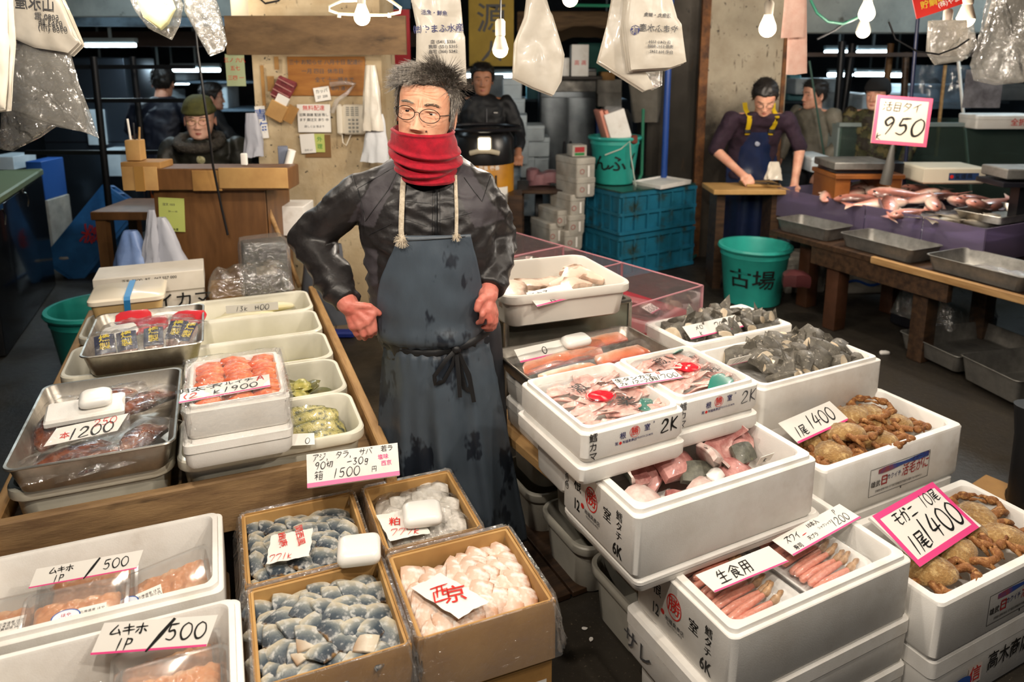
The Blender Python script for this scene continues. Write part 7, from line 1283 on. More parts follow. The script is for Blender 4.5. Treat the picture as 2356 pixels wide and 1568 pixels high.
ob('ice_bed', MB().box((0, 0, .075), (.82, 1.44, .11), b=.02).disp(lambda q: q + Vector((0, 0, .02 * nz(q, 14)))), mat('crushed_ice', 'B8BCC4', .4, bump=.8, bscale=60), loc=PB, label='crushed ice bed under the sea bream', cat='ice', kind='stuff')
for i, (u, v, w_, d_, l, rr) in enumerate(((3.86, 3.32, .26, .42, 'small steel tray at the far end of the table edge', .05), (3.88, 2.78, .28, .5, 'long steel tray in the middle of the table edge', -.03), (3.9, 2.2, .34, .52, 'steel tray with crumpled film at the near table edge', -.02))): steel_tray(l, RM(u, v, .549).translation, AR + rr, w_, d_, .085, m=STEELD)
ob('crumpled_film', bagsheet(.2, .3, .03, 920, 20, 20, 2.), FILMH, loc=RM(3.92, 2.18, .56), smooth=60, label='crumpled clear film in the near steel tray', cat='film')
steel_tray('steel tray of dark fish at the right end of the bin', RM(4.55, 2.55, .74).translation, AR, .5, .3, .05)
SG = V(2075, 278, 4.6); M_ = Matrix.Translation(SG) @ Matrix.Rotation(-.12, 4, 'Z') @ Matrix.Rotation(pi / 2 - .1, 4, 'X') @ Matrix.Rotation(-.07, 4, 'Z'); s9 = sign('white 950 sign with pink border on a short pole', M_, .33, .3, [('活目タイ', .055, -.01, .085, {'pw': .1}), ('950', .105, .005, -.035, {'pw': .13, 'slant': .2}), ('k', .05, -.125, -.1, {'pw': .12})], t=.012, frame=(.022, mat('rose_border', 'D85A78', .5)), name='price_board', board=mat('aged_board', 'D9CDBA', .5))
ob('pole', MB().tube([(-.03, -.15, -.01), (-.035, -.3, -.01), (-.035, -.4, -.03)], [.012, .03, .035], 10), mat('grey_pole', '4A4844', .5), s9)
SCL = thing('scale', 'flat steel weighing scale on a wooden crate', 'scale', V(1962, 385, 5.0)); ob('plate', MB().box((0, 0, .03), (.4, .34, .05), b=.006), STEELD, SCL); ob('base', MB().box((0, 0, -.02), (.36, .3, .045), b=.006), BLACK, SCL); ob('display', MB().box((.27, 0, .0), (.12, .1, .09), b=.01), BLACK, SCL)
WC = thing('wooden_crate', 'orange-brown wooden crate under the weighing scale', 'crate', V(1968, 430, 5.0)); OW = mat('orange_wood', '8A5220', .5, col2='6A3C16', scale=4)
ob('top', MB().box((0, 0, .1), (.46, .4, .03), b=.003), OW, WC)
for a in (-1, 1): ob('side', MB().box((a * .17, 0, -.04), (.1, .36, .25), b=.003), OW, WC)
cb3 = bx('foam_box', 'cream foam box with blue label behind the sea bream', 'box', V(2167, 397, 5.0), (.42, .3, .11), mat('cream_foam', 'CFC8B4', .6), b=.01); rect(cb3, .2, .05, TM((.06, -.151, -.005), (pi / 2, 0, 0)), mat('dark_blue_label', '243A62', .5), 'printed_label'); ink(cb3, '愛媛県', .04, TM((.06, -.152, -.005), (pi / 2, 0, 0)), m=INK); ringmark(cb3, .012, 0, TM((-.02, -.152, -.005), (pi / 2, 0, 0)), REDP, fill=True)
R = thing('scale', 'steel scale on a dark stand at the right edge', 'scale', V(2335, 410, 4.3)); ob('plate', MB().box((0, 0, .04), (.26, .24, .06), b=.006), STEELD, R); ob('stand', MB().box((0, 0, -.02), (.3, .26, .03), b=.004), BLACK, R); ob('post', MB().box((.05, 0, -.15), (.08, .08, .26)), BLACK, R)
TKG = film('green_tank_glass', tint=(.55, .66, .6), haze=.3, bump=.05, bscale=3, hcol=(.16, .22, .19)); BT = thing('fish_tank', 'big dim glass fish tank along the back right', 'tank', (3.6, 6.3, 0)); tz = V(2200, 285, 6.0).z
ob('front_glass', MB().box((.1, -.35, tz / 2 + .1), (2.1, .012, tz - .2)), TKG, BT, smooth=0); ob('tank_back', MB().box((.1, .35, tz / 2 + .1), (2.1, .02, tz - .2)), mat('tank_dark', '28352E', .5, col2='141A14', scale=4), BT); ob('rim', MB().box((.1, -.35, tz), (2.14, .06, .03)), mat('tank_rim', '7E8A88', .4), BT); ob('tank_base', MB().box((.1, 0, .1), (2.1, .7, .2)), mat('tank_dark', '28352E', .5), BT); ob('rim', MB().box((-.95, 0, tz / 2), (.03, .7, tz)), MATS['tank_rim'], BT)
rs = random.Random(4)
for i in range(9): ob('dark_fish', fillet_mb(.22, .12, .07, 930 + i % 3, 1, 2, 0, .08), mat('tank_fish', '20241E', .5), loc=(2.9 + .17 * i, 6.2 + rs.uniform(-.1, .1), .55 + rs.uniform(-.2, .35)), rot=(rs.uniform(-.3, .3), pi / 2 * 0, rs.uniform(-1, 1)), label='dark fish hovering in the dim glass tank', cat='fish', group='fish in the tank')
R = foam_solid('long white foam box with red characters on the tank rim', V(2295, 285, 5.9) - Vector((0, 0, .03)), 0, .5, .25, .11, lid=.35); ink(R, '全折老', .06, TM((.11, -.126, .05), (pi / 2, 0, 0)), m=REDP, bold=.02)
fb = [(1815, 180, 1916, 215, 8.2), (1870, 212, 1960, 270, 8.0), (1962, 215, 2010, 258, 7.8), (1878, 268, 1920, 335, 7.6), (1960, 258, 2005, 290, 7.6), (2060, 215, 2110, 240, 7.6), (1845, 355, 1892, 388, 5.6)]
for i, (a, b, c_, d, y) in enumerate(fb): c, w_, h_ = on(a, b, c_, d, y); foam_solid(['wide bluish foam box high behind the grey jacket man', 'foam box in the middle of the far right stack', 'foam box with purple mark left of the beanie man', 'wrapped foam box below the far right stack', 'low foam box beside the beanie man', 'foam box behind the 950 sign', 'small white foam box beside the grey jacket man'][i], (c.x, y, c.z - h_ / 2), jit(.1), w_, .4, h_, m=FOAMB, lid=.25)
pp = [(1938, 95, 1918, 360, 6.6, .03, 'thick dark post left of the beanie man'), (1962, 100, 1935, 290, 7.0, .035, 'slanted dark post behind the beanie man'), (2175, 150, 2160, 290, 6.3, .014, 'pale bamboo pole by the fish tank'), (2205, 140, 2218, 280, 6.2, .012, 'thin white pole before the fish tank'), (2112, 40, 2082, 395, 5.2, .012, 'thin blue-black pole beside the 950 sign'), (1862, 140, 1895, 350, 6.0, .008, 'thin slanted cord pole behind the grey jacket man'), (2085, 120, 2080, 220, 6.9, .03, 'brown post behind the 950 sign'), (2050, 100, 2040, 190, 7.2, .03, 'orange-brown post at the far right')]
for i, (a, b, c_, d, y, r, l) in enumerate(pp): pole('post', l, a, b, c_, d, y, r, (MATS['dark_post'], MATS['dark_post'], WOODP, PAPER, mat('navy_pole', '1E2440', .4), mat('green_cord', '2E4A40', .6), WOODD, mat('orange_post', '6A4A28', .6))[i], 'post')
ob('rail_bar', MB().box((3.9, 6.7, 1.72), (3.4, .05, .035)), MATS['brown_beam'], label='brown rail crossing behind the hanging bags, right', cat='rail')
for i, (a, b, c_, d, y) in enumerate(((2100, 150, 2240, 250, 7.0), (1770, 210, 1800, 300, 7.2))): c, w_, h_ = on(a, b, c_, d, y); ob('vinyl_sheet', MB().grid(lambda u, v: (c.x + (u - .5) * w_, c.y + .04 * sin(u * 14) + .02 * noise.noise(Vector((u * 5, v * 4, i))), c.z + (v - .5) * h_), 24, 8), film('blue_vinyl', tint=(.6, .72, .85), haze=.3, bump=.8, bscale=6, hcol=(.35, .45, .55)), smooth=60, label=['bluish vinyl sheet hanging behind the right posts', 'narrow bluish vinyl strip beside the stained pier'][i], cat='sheet')
flat('poster', 'faded clipboard picture hanging by the fish tank', 'poster', 2225, 160, 2300, 248, 5.8, mat('faded_poster', '8E8C90', .5, col2='5E5A5E', scale=8), t=.01)
# under and around the far table
for i, (px, py, w_, h_) in enumerate(((1830, 660, .32, .26), (1975, 660, .46, .2))):
    p = G(px, py); R = foam_solid(['old foam box under the fish table, wrapped top', 'old foam box printed with a red and blue ship'][i], (p.x, p.y, 0), .1, w_, .3, h_, m=FOAMG, lid=.2); Fc = faces4(w_, .3, h_ * .45)
    if i: ob('print', MB().add([(-.06, .02, 0), (.04, .02, 0), (.02, .07, 0), (-.05, .07, 0)], [(0, 1, 2, 3)], Fc['front'] @ TM((0, 0, .001))), mat('faded_red', 'A86060', .6), R, smooth=0); ob('print', MB().grid(lambda u, v: Fc['front'] @ Vector((-.2 + .4 * u, -.02 + .02 * v + .02 * sin(u * 9), .001)), 14, 1), BLUEP, R, smooth=0)
ob('fish_scrap', fillet_mb(.2, .14, .08, 950, 3, 2.3, 0, .15, .6), mat('dark_red_fish', '4A2426', .4, coat=.3), loc=G(1830, 650, .26), label='dark red fish scraps in the foam box under the table', cat='fish')
ob('clear_bag', bagsheet(.5, .4, .22, 960, 44, 36, 4), BAGC, loc=G(2170, 725, .1), rot=(0, 0, .5), smooth=50, label='big crumpled clear bag under the fish table', cat='bag'); bx('dark_tub', 'low dark tub supporting the crumpled bag', 'tub', G(2170, 735, .05), (.5, .4, .1), BLACK, rz=.5, b=.02)
steel_tray('empty steel tray on the wet floor, rear one', G(2230, 815, .03), AR - .2, .62, .42, .1, m=STEELD); steel_tray('empty steel tray at the right edge on the floor', G(2350, 890, .03), AR - .25, .46, .36, .13, m=STEELD)
ob('shell_scrap', fillet_mb(.06, .04, .012, 970, 5, 2.2), FOAM, loc=G(2035, 812, .005), label='small white scrap on the floor by the table leg', cat='scrap')
for i, (px, py) in enumerate(((1345, 1445), (1360, 1470), (1270, 1440))): ob('litter', fillet_mb(.018, .012, .002, 980 + i, 9, 2.2), FOAM, loc=G(px, py, .003), rot=(0, 0, i), label=['white paper scrap on the floor between the stalls', 'clear torn scrap on the floor between the stalls', 'small pale scrap beside the cardboard boxes'][i], cat='scrap')
bx('cardboard_offcut', 'flattened cardboard on the floor behind the crab boxes', 'cardboard', G(2290, 1150, .012), (.3, .2, .02), CARD, rz=.6)
# cutting bench of the man in purple
CBN = thing('cutting_bench', 'pale cutting board on a bench before the man in purple', 'bench', (1.72, 5.35, 0)); ob('cutting_board', MB().box((0, 0, .74), (.55, .34, .035), b=.004), mat('cutting_wood', 'B8925A', .6, col2='A07C48', scale=4), CBN); ob('second_board', MB().box((.12, .04, .77), (.25, .2, .02), b=.004), MATS['cutting_wood'], CBN)
for a in (-.2, .2): ob('leg', MB().box((a, 0, .36), (.06, .2, .72)), WOODD, CBN)
hangbag('plastic_bag', 'small white plastic bag beside the man in purple', 1782, 372, 412, 20, 40, 5.3, BAGW, 12, .04)
fq = [(232, 205, 292, 228, 9), (245, 232, 275, 330, 9), (362, 222, 408, 262, 10), (370, 265, 404, 300, 10), (360, 300, 392, 345, 9.5), (410, 200, 440, 215, 11), (490, 215, 520, 262, 8.5), (500, 262, 545, 320, 7.5), (430, 205, 495, 222, 12), (1210, 190, 1240, 235, 9), (1095, 186, 1160, 240, 11), (1340, 255, 1378, 300, 9), (1790, 245, 1812, 300, 9), (2060, 245, 2100, 280, 8.4), (2120, 180, 2200, 215, 10), (1810, 150, 1890, 178, 11), (2235, 225, 2330, 262, 8), (1900, 195, 1935, 212, 11.5)]
for i, (a, b, c_, d, y) in enumerate(fq):
    y = 8.6 if a > 1700 else 9.4; c, w_, h_ = on(a, b, c_, d, y); zb = min((1.095, 1.435) if a < 600 else ((1.235,) if a > 1700 else (1.215,)), key=lambda q: abs(q - c.z + h_ / 2))
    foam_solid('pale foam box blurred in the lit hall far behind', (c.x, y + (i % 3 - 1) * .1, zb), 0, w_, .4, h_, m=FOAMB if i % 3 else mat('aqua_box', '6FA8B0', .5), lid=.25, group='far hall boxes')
for i, (x, y, z, w_) in enumerate(((-3.6, 9.4, 1.08, 3.6), (-3.4, 9.4, 1.42, 3.6), (3.9, 8.6, 1.22, 3.2), (.6, 9.4, 1.2, 1.6))): bx('far_shelf', ['lower far shelf board in the left hall', 'upper far shelf board in the left hall', 'far shelf board in the right hall', 'far shelf board in the middle hall'][i], 'shelf', (x, y, z), (w_, .8, .03), HOUS0)
# far fluorescent tubes
TUBE = mat('fluorescent_tube', 'DCF4FF', .3, emis=16); HOUS = mat('lamp_housing', '7E8C90', .5)
tl = [(196, 312, 104, 6.5, 'fluorescent tube under the concrete lintel, top left'), (395, 506, 161, 8.5, 'fluorescent tube above the lady at the counter'), (362, 434, 190, 10.5, 'far fluorescent tube behind the dark clothed man'), (1072, 1180, 174, 9.5, 'fluorescent tube level with the black-clad man'), (1380, 1405, 161, 9.5, 'short glimpse of fluorescent tube behind the hanging bag'), (1898, 1962, 120, 8.5, 'left fluorescent tube in the far right hall'), (1972, 2046, 120, 8.5, 'right fluorescent tube in the far right hall'), (1905, 1960, 172, 11.5, 'distant fluorescent tube left of the posts'), (1968, 2035, 171, 11.5, 'distant fluorescent tube right of the posts'), (360, 388, 275, 9., 'small bright tube low behind the dark clothed man'), (230, 248, 226, 9., 'tiny lamp glimpse at the far left'), (2045, 2080, 173, 11.5, 'last distant fluorescent tube at the right')]
tl += [((-3.3, 5.3, 2.75), 0, 0, 0, 'added unseen fluorescent lamp above the frame before the left lintel'), ((3.6, 5.7, 2.75), 0, 0, 0, 'added unseen fluorescent lamp above the frame before the right lintel')]  # two tubes out of view, added to brighten the lintels
for a, b, py, y, l in tl:
    if isinstance(a, tuple): p = Vector(a); q = p + Vector((1.2, 0, 0)); y = 7
    else: p, q = V(a, py, y), V(b, py, y)
    R = thing('fluorescent_lamp', l, 'lamp', (p + q) / 2); hw = (q - p).length / 2
    ob('tube', MB().tube([(-hw, 0, 0), (hw, 0, 0)], .018 * y / 7, 10), TUBE, R); ob('housing', MB().box((0, .01, .045 * y / 7), (2 * hw * 1.02, .07, .04), b=.004), HOUS, R); ob('hanger_rod', MB().box((0, .01, (3.2 - R.location.z) / 2), (.02, .02, 3.2 - R.location.z)), HOUS, R)
    l_ = bpy.data.lights.new('tube_light', 'AREA'); l_.shape = 'RECTANGLE'; l_.size = 2 * hw; l_.size_y = .05; l_.energy = 45 * min(hw, .5); l_.color = (.72, .9, 1); lo_ = bpy.data.objects.new('tube_light', l_); COL.objects.link(lo_); lo_.parent = R; lo_.location = (0, 0, -.03)
# ================================================================= other people
def figure(label, o, yaw, top_m, leg_m, skin=SKINL, hair_m=None, lean=0., hz=1.48, arms=None, sleeve=1., head=(0, 0, 0), hat=None, wide=1., look=(0, 0), body_w=1., scale=1., hairline=None, old=0, extra=None, legs=True, apron=None):
    P = thing('person', label, 'person', o, yaw); hp = .88; nkz = hz - .13; ly = -lean
    def sp(t): return Vector((0, ly * t * t, hp + (nkz - hp) * t))
    J = MB(); prof = [(-.12, .17, .12), (0, .165, .12), (.3, .165, .118), (.6, .18, .12), (.8, .19, .115), (.92, .165, .1), (1.0, .075, .07)]; rings = []
    for t, a, b in prof: c = sp(max(t, 0)) + Vector((0, 0, min(t, 0))); rings.append([(c.x + a * body_w * cos(2 * pi * i / 20), c.y + b * sin(2 * pi * i / 20), c.z) for i in range(20)])
    J.loft(rings); A = MB(); hc = sp(1) + Vector((0, -.02 - lean * .15, .112)); A.caps(sp(.93), .055, hc + Vector((0, .02, -.06)), .052)
    for s, (el, wr) in zip((-1, 1), arms):
        sh = sp(.87) + Vector((s * .185 * body_w, 0, 0)); el, wr = Vector(el), Vector(wr)
        J.caps(sh, .068, sh.lerp(el, .5), .062); J.caps(sh.lerp(el, .5), .06, el, .055)
        if sleeve >= 1: J.tube([el, el.lerp(wr, .5), el.lerp(wr, .92)], [.055, .048, .04], 12); J.ball(el, .055)
        A.caps(sp(.9), .05, sh, .04); A.caps(sh, .04, el, .04); A.caps(el, .042, wr, .028); d = (wr - el).normalized(); sd = d.cross(Vector((0, -1, .2))).normalized(); A.caps(wr, .03, wr + d * .07, .03)
        for k in range(4):
            b0 = wr + d * .08 + sd * (.022 * (k - 1.5)); dd = (d + Vector((0, -.3, -.3))).normalized(); A.caps(b0, .0115, b0 + dd * (.04 - .004 * abs(k - 1.3)), .010, 8); b1 = b0 + dd * .04; A.caps(b1, .010, b1 + (dd + Vector((0, .3, -.6))).normalized() * .03, .008, 8)
        A.caps(wr + d * .03, .014, wr + d * .06 - sd * s * .035 + Vector((0, -.02, 0)), .011, 8)
    jk_ = organic(J, .011, 4); jk_.disp(lambda p: p + Vector((nz(p, 9), nz(p, 10, 3), nz(p, 12, 6))) * .016 + Vector((nz(p, 26), nz(p, 27, 3), 0)) * .005); jo = ob('jacket', jk_, top_m, P, smooth=179)
    HMx = TM(hc, head); A = organic(A, .007, 3); A.join(head_mb(HMx, 72, 64, old=old, wide=wide)); ob('body', A, skin, P, smooth=179)
    eyes(P, HMx, look, skin); brows(P, HMx, BROWD if not old else MATS['grey_brow'])
    ob('lips', MB().grid(lambda u, v: HMx @ Vector(((u - .5) * .042, -.0975 + .012 * abs(2 * u - 1) ** 2, -.077 + (v - .5) * .013 * (1 - abs(2 * u - 1) ** 2))), 10, 4), LIPM, P, smooth=60)
    hlf = hairline or (lambda a: cat1([0, .5, .9, 1.2, 1.45, 1.75, 2.2, pi], [.066, .068, .055, .02, -.02, .01, -.05, -.06], abs(a)))
    if hair_m: ob('hair', cap_mb(HMx, hlf, .014, lump=.012, seed=len(label)), hair_m, P, smooth=60); strands(P, HMx, hair_m, lambda a, z, r: z > hlf(a), lambda q, n_: n_ * .5 + Vector((0, -.2, -.2 if q.z < .06 else .4)), 600, lambda a, z: .03, 9, .0018, spread=.3, name='hair_strands')
    if hat: hat(P, HMx)
    if legs:
        L = MB()
        for k in (-1, 1): L.caps((k * .085, 0, hp - .02), .095, (k * .09, -.01, .46), .07); L.caps((k * .09, -.01, .46), .07, (k * .09, .01, .16), .055)
        ob('trousers', organic(L, .014, 3), leg_m, P, smooth=179)
        for k in (-1, 1): ob('boot', MB().tube([(k * .09, .01, .26), (k * .09, .01, .08)], [.065, .055], 14).caps((k * .09, .03, .045), .045, (k * .09, -.11, .04), .038), RUBBER, P, smooth=60)
    if extra: extra(P, HMx, jk_, sp)
    return P
BLKH = mat('black_hair', '14110F', .5, col2='1E1A17', scale=60); GRYH = mat('dark_grey_hair', '2E2A28', .5, col2='1A1816', scale=80)
BLK = mat('black_jacket', '101114', .6, col2='16181C', scale=8); NVY = mat('dark_navy_jacket', '0F1220', .6); DKP = mat('dark_pants', '14161C', .7)
# seated lady behind the counter
OLV = mat('olive_down_jacket', '2A2A22', .5, col2='1E1E1A', scale=9, bump=.4, bscale=14, bdist=.01); FUR = mat('grey_fur', '4A443C', .9, col2='2E2A26', scale=50, bump=1., bscale=120, bdist=.01)
def lady_x(P, M, jk_, sp):
    b = MB(); c = sp(.97)
    b.tube([c + Vector((.13 * cos(t), -.05 + .115 * sin(t) - .03, -.005 - .035 * sin(t) * -1)) for t in [2 * pi * i / 28 for i in range(29)]], .032, 12, caps=(0, 0)); b.disp(lambda p: p + Vector((nz(p, 60), nz(p, 62, 3), nz(p, 64, 6))) * .014); ob('fur_collar', b, FUR, P, smooth=60)
    ob('badge', MB().ball((-.07, -.155, 1.13), (.022, .006, .03), 14, 8), mat('yellow_badge', 'B8B020', .5), P); ob('badge', MB().ball((.09, -.15, 1.14), (.03, .006, .012), 14, 8), mat('gold_badge', '8A8440', .5), P); ob('scarf_knot', MB().ball((.0, -.14, 1.22), (.03, .02, .035), 12, 8), mat('floral', '8A8458', .7, col2='C8C4A0', scale=60), P)
    ob('zip', MB().box((.005, -.14, 1.1), (.012, .01, .2)), BLACK, P); g = MB()
    for k in (-1, 1): g.tube([(k * .033 + .025 * cos(t), -.104 + .01 * (abs(k * .033 + .025 * cos(t)) / .06) ** 2, -.006 + .019 * sin(t)) for t in [2 * pi * i / 24 for i in range(25)]], .0012, 5, M, caps=(0, 0)); g.tube([(k * .058, -.095, 0), (k * .076, -.05, .002), (k * .077, .0, 0)], .0012, 5, M)
    g.tube([(-.008, -.105, -.002), (.008, -.105, -.002)], .001, 5, M); ob('glasses', g, mat('gold_wire', 'A8925A', .3, .8), P, smooth=60)
def beret(P, M): ob('beret', cap_mb(M, lambda a: .042 + .012 * cos(a) * -1, .026, lump=.008), mat('olive_beret', '4A4A20', .85, col2='3A3A18', scale=30, bump=.6, bscale=80), P, smooth=60)
ls_ = thing('high_stool', 'dark stool under the lady at the counter', 'stool', (V(470, 283, 4.75).x, 4.75, 0)); ob('seat', MB().box((0, 0, .53), (.34, .3, .05), b=.01), WOODD, ls_)
for a_ in (-.13, .13): ob('leg', MB().box((a_, 0, .25), (.04, .26, .5)), WOODD, ls_)
figure('lady in olive fur-collared coat and green beret behind the counter', (V(470, 283, 4.75).x, 4.75, -.165), .12, OLV, DKP, skin=mat('lady_skin', 'DDB09A', .5, col2='D49C86', scale=14), lean=.06, hz=1.48, arms=(((-.27, -.12, 1.02), (-.12, -.3, 1.0)), ((.27, -.12, 1.02), (.12, -.3, 1.0))), head=(rad(2), 0, rad(6)), hat=beret, wide=1.14, body_w=1.12, extra=lady_x, legs=False, hair_m=None)
# dark clothed man turned away, left background
figure('man in dark jacket turned away, orange trousers, left background', (-2.95, 6.1, 0), rad(165), NVY, mat('orange_trousers', '9A4A14', .6), lean=.1, hz=1.5, arms=(((-.3, -.08, 1.1), (-.34, -.3, .86)), ((.3, -.05, 1.1), (.28, -.22, .88))), head=(rad(14), 0, rad(25)), hair_m=BLKH, sleeve=0, body_w=1.15)
figure('dim person in black cap behind the lady, far left', (-2.75, 6.75, 0), rad(120), BLK, DKP, hz=1.36, arms=(((-.25, -.1, 1.0), (-.2, -.3, .9)), ((.25, -.1, 1.0), (.2, -.3, .9))), hair_m=BLKH)
# man in black behind the cart
def zipx(P, M, jk_, sp): ob('zip', MB().box((.03, -.122, 1.15), (.008, .01, .3)), mat('zip_grey', '4A4A4E', .4), P); ob('chest_mark', MB().box((.1, -.118, 1.27), (.03, .006, .006)), PAPER, P)
figure('man in black zip jacket standing behind the orange cart', (-.232, 5.85, 0), .05, BLK, DKP, skin=mat('tan_skin', 'B07A5C', .5), hz=1.535, arms=(((-.27, .0, 1.12), (-.25, -.12, .95)), ((.29, -.02, 1.1), (.27, -.2, .98))), hair_m=BLKH, extra=zipx)  # his skin is one even, browner tone
# man in purple sweater and blue bib overalls, cutting
PURP = mat('purple_sweater', '2E1C2C', .85, col2='241522', scale=30, bump=.4, bscale=80); BIB = mat('blue_bib', '1C2A4E', .35, col2='16223E', scale=6, coat=.1); YEL = mat('yellow_strap', 'C8A818', .5)
def cutter_x(P, M, jk_, sp):
    bv = BVHTree.FromPolygons([tuple(p) for p in jk_.v], jk_.f)
    def fy(x, z, off=.012): h = bv.ray_cast(Vector((x, -2, z)), Vector((0, 1, 0))); return (h[0].y - off) if h[0] is not None else -.16
    rows = [(1.14, .1), (1.1, .13), (1.0, .17), (.9, .19), (.8, .19), (.6, .19), (.4, .2), (.2, .21), (.1, .21)]
    def f(u, v):
        z = 1.14 - 1.04 * v; w_ = cat1([-q for q, _ in rows], [q for _, q in rows], -z); x = (u - .5) * 2 * w_; y = fy(x * .9, z) if z > .82 else fy(x * .9, .82) - .01; return (x, min(y, -.1) + .06 * abs(2 * u - 1) ** 3 + .01 * sin(u * 14) * (1 if z < .8 else 0), z)
    ob('bib_overalls', MB().grid(f, 22, 30), BIB, P, smooth=179)
    for s in (-1, 1):
        pts = [(s * (.085 + .02 * t), 1.12 + .235 * t) for t in (0, .2, .4, .6, .8, 1)]; ob('strap', MB().tube([(x, fy(x, z, .008) if z < 1.33 else fy(x, 1.33, .0) + (z - 1.33) * .8, z) for x, z in pts], [(.004, .02)] * 6, 6, up=(0, 1, 0)), YEL, P, smooth=60); ob('buckle', MB().box((s * .088, fy(s * .088, 1.15, .016), 1.15), (.045, .012, .035), b=.004), BLACK, P)
    ob('bib_badge', MB().ball((0, fy(0, 1.05, .014), 1.05), (.02, .004, .02), 12, 6), mat('grey_badge', '8A90A0', .5), P); g = MB()
    for k in (-1, 1): g.tube([(k * .033 + .025 * cos(t), -.104, -.006 + .017 * sin(t)) for t in [2 * pi * i / 20 for i in range(21)]], .0014, 5, M, caps=(0, 0))
    ob('glasses', g, BLACK, P)
figure('man in purple sweater and blue overalls with yellow straps, cutting fish', (1.87, 5.72, 0), -.08, PURP, BIB, skin=SKINL, lean=.24, hz=1.42, arms=(((-.31, -.17, 1.0), (-.16, -.33, .86)), ((.32, -.16, 1.02), (.26, -.3, .8))), sleeve=0, head=(rad(34), 0, rad(-10)), hair_m=BLKH, extra=cutter_x, body_w=1.12)
ob('knife', MB().box((0, 0, 0), (.03, .2, .004)).box((0, -.14, 0), (.025, .1, .015), b=.004), CHROME, loc=(1.78, 5.33, .79), rot=(0, 0, .9), label='kitchen knife under the hands of the man in purple', cat='knife')
# man in grey jacket and man in camouflage
GRJ = mat('grey_parka', '6E6A5E', .6, col2='5A564C', scale=6, bump=.3, bscale=14, bdist=.01)
figure('man in pale grey parka seen from the side', (2.58, 6.3, 0), rad(-65), GRJ, DKP, skin=SKINL, hz=1.40, arms=(((-.27, .0, 1.02), (-.25, -.12, .8)), ((.27, .0, 1.02), (.25, -.14, .8))), head=(0, 0, rad(-15)), hair_m=GRYH, body_w=1.05)
CAMO = mat('camouflage', '3A3A22', .7, col2='241E14', scale=9, lo=.47, hi=.5, col3='5A5230', scale3=12, lo3=.56, hi3=.58)
def beanie(P, M): ob('beanie', cap_mb(M, lambda a: .03 if abs(a) < 1.2 else .0, .016, lump=.003), mat('black_knit', '0E0E10', .9, bump=.5, bscale=120), P, smooth=60)
figure('man in camouflage jacket and black beanie behind the price sign', (2.93, 5.95, 0), rad(-38), CAMO, DKP, skin=SKINL, hz=1.415, arms=(((-.27, .0, 1.02), (-.24, -.1, .82)), ((.27, .0, 1.02), (.24, -.1, .82))), hat=beanie, head=(0, 0, rad(-10)))
# customer cut by the right edge: dark brown coat and boot
R = thing('person', 'person in dark brown coat cut off by the right edge', 'person', (2.52, 3.0, 0)); C_ = MB(); C_.tube([(0, 0, .5), (0, 0, .8), (.02, 0, 1.1)], [(.2, .16), (.21, .17), (.22, .16)], 18); C_.caps((-.18, 0, 1.1), .07, (-.21, -.06, .85), .06); C_.caps((-.21, -.06, .85), .06, (-.15, -.16, .68), .05); C_.caps((0, 0, 1.1), .16, (0, 0, 1.3), .12)
ob('coat', organic(C_, .014, 4).disp(lambda p: p + Vector((nz(p, 10), nz(p, 11, 3), 0)) * .02), mat('brown_coat', '241812', .6), R, smooth=179)
L = MB(); L.caps((-.08, 0, .55), .09, (-.08, 0, .2), .07).caps((.1, 0, .55), .09, (.1, 0, .2), .07); L.caps((0, 0, 1.35), .06, (0, 0, 1.45), .06); L.ball((0, 0, 1.56), (.08, .1, .12), 16, 12); L.caps((-.15, -.16, .68), .03, (-.13, -.2, .62), .025); ob('body', organic(L, .012, 3), mat('dark_pants', '14161C', .7), R, smooth=179)
for k in (-.08, .1): ob('boot', MB().tube([(k, .0, .32), (k, .0, .06)], [.075, .06], 14).caps((k, .02, .045), .045, (k, -.12, .04), .04), RUBBER, R, smooth=60)
BT_ = thing('rubber_boot', 'black rubber boot of a passer-by at the right edge', 'boot', G(2352, 1175)); ob('shaft', MB().tube([(0, 0, .02), (0, 0, .3), (0, .01, .42)], [.055, .06, .07], 16), RUBBER, BT_); ob('foot', MB().caps((0, .02, .045), .05, (.02, -.14, .04), .042), RUBBER, BT_)
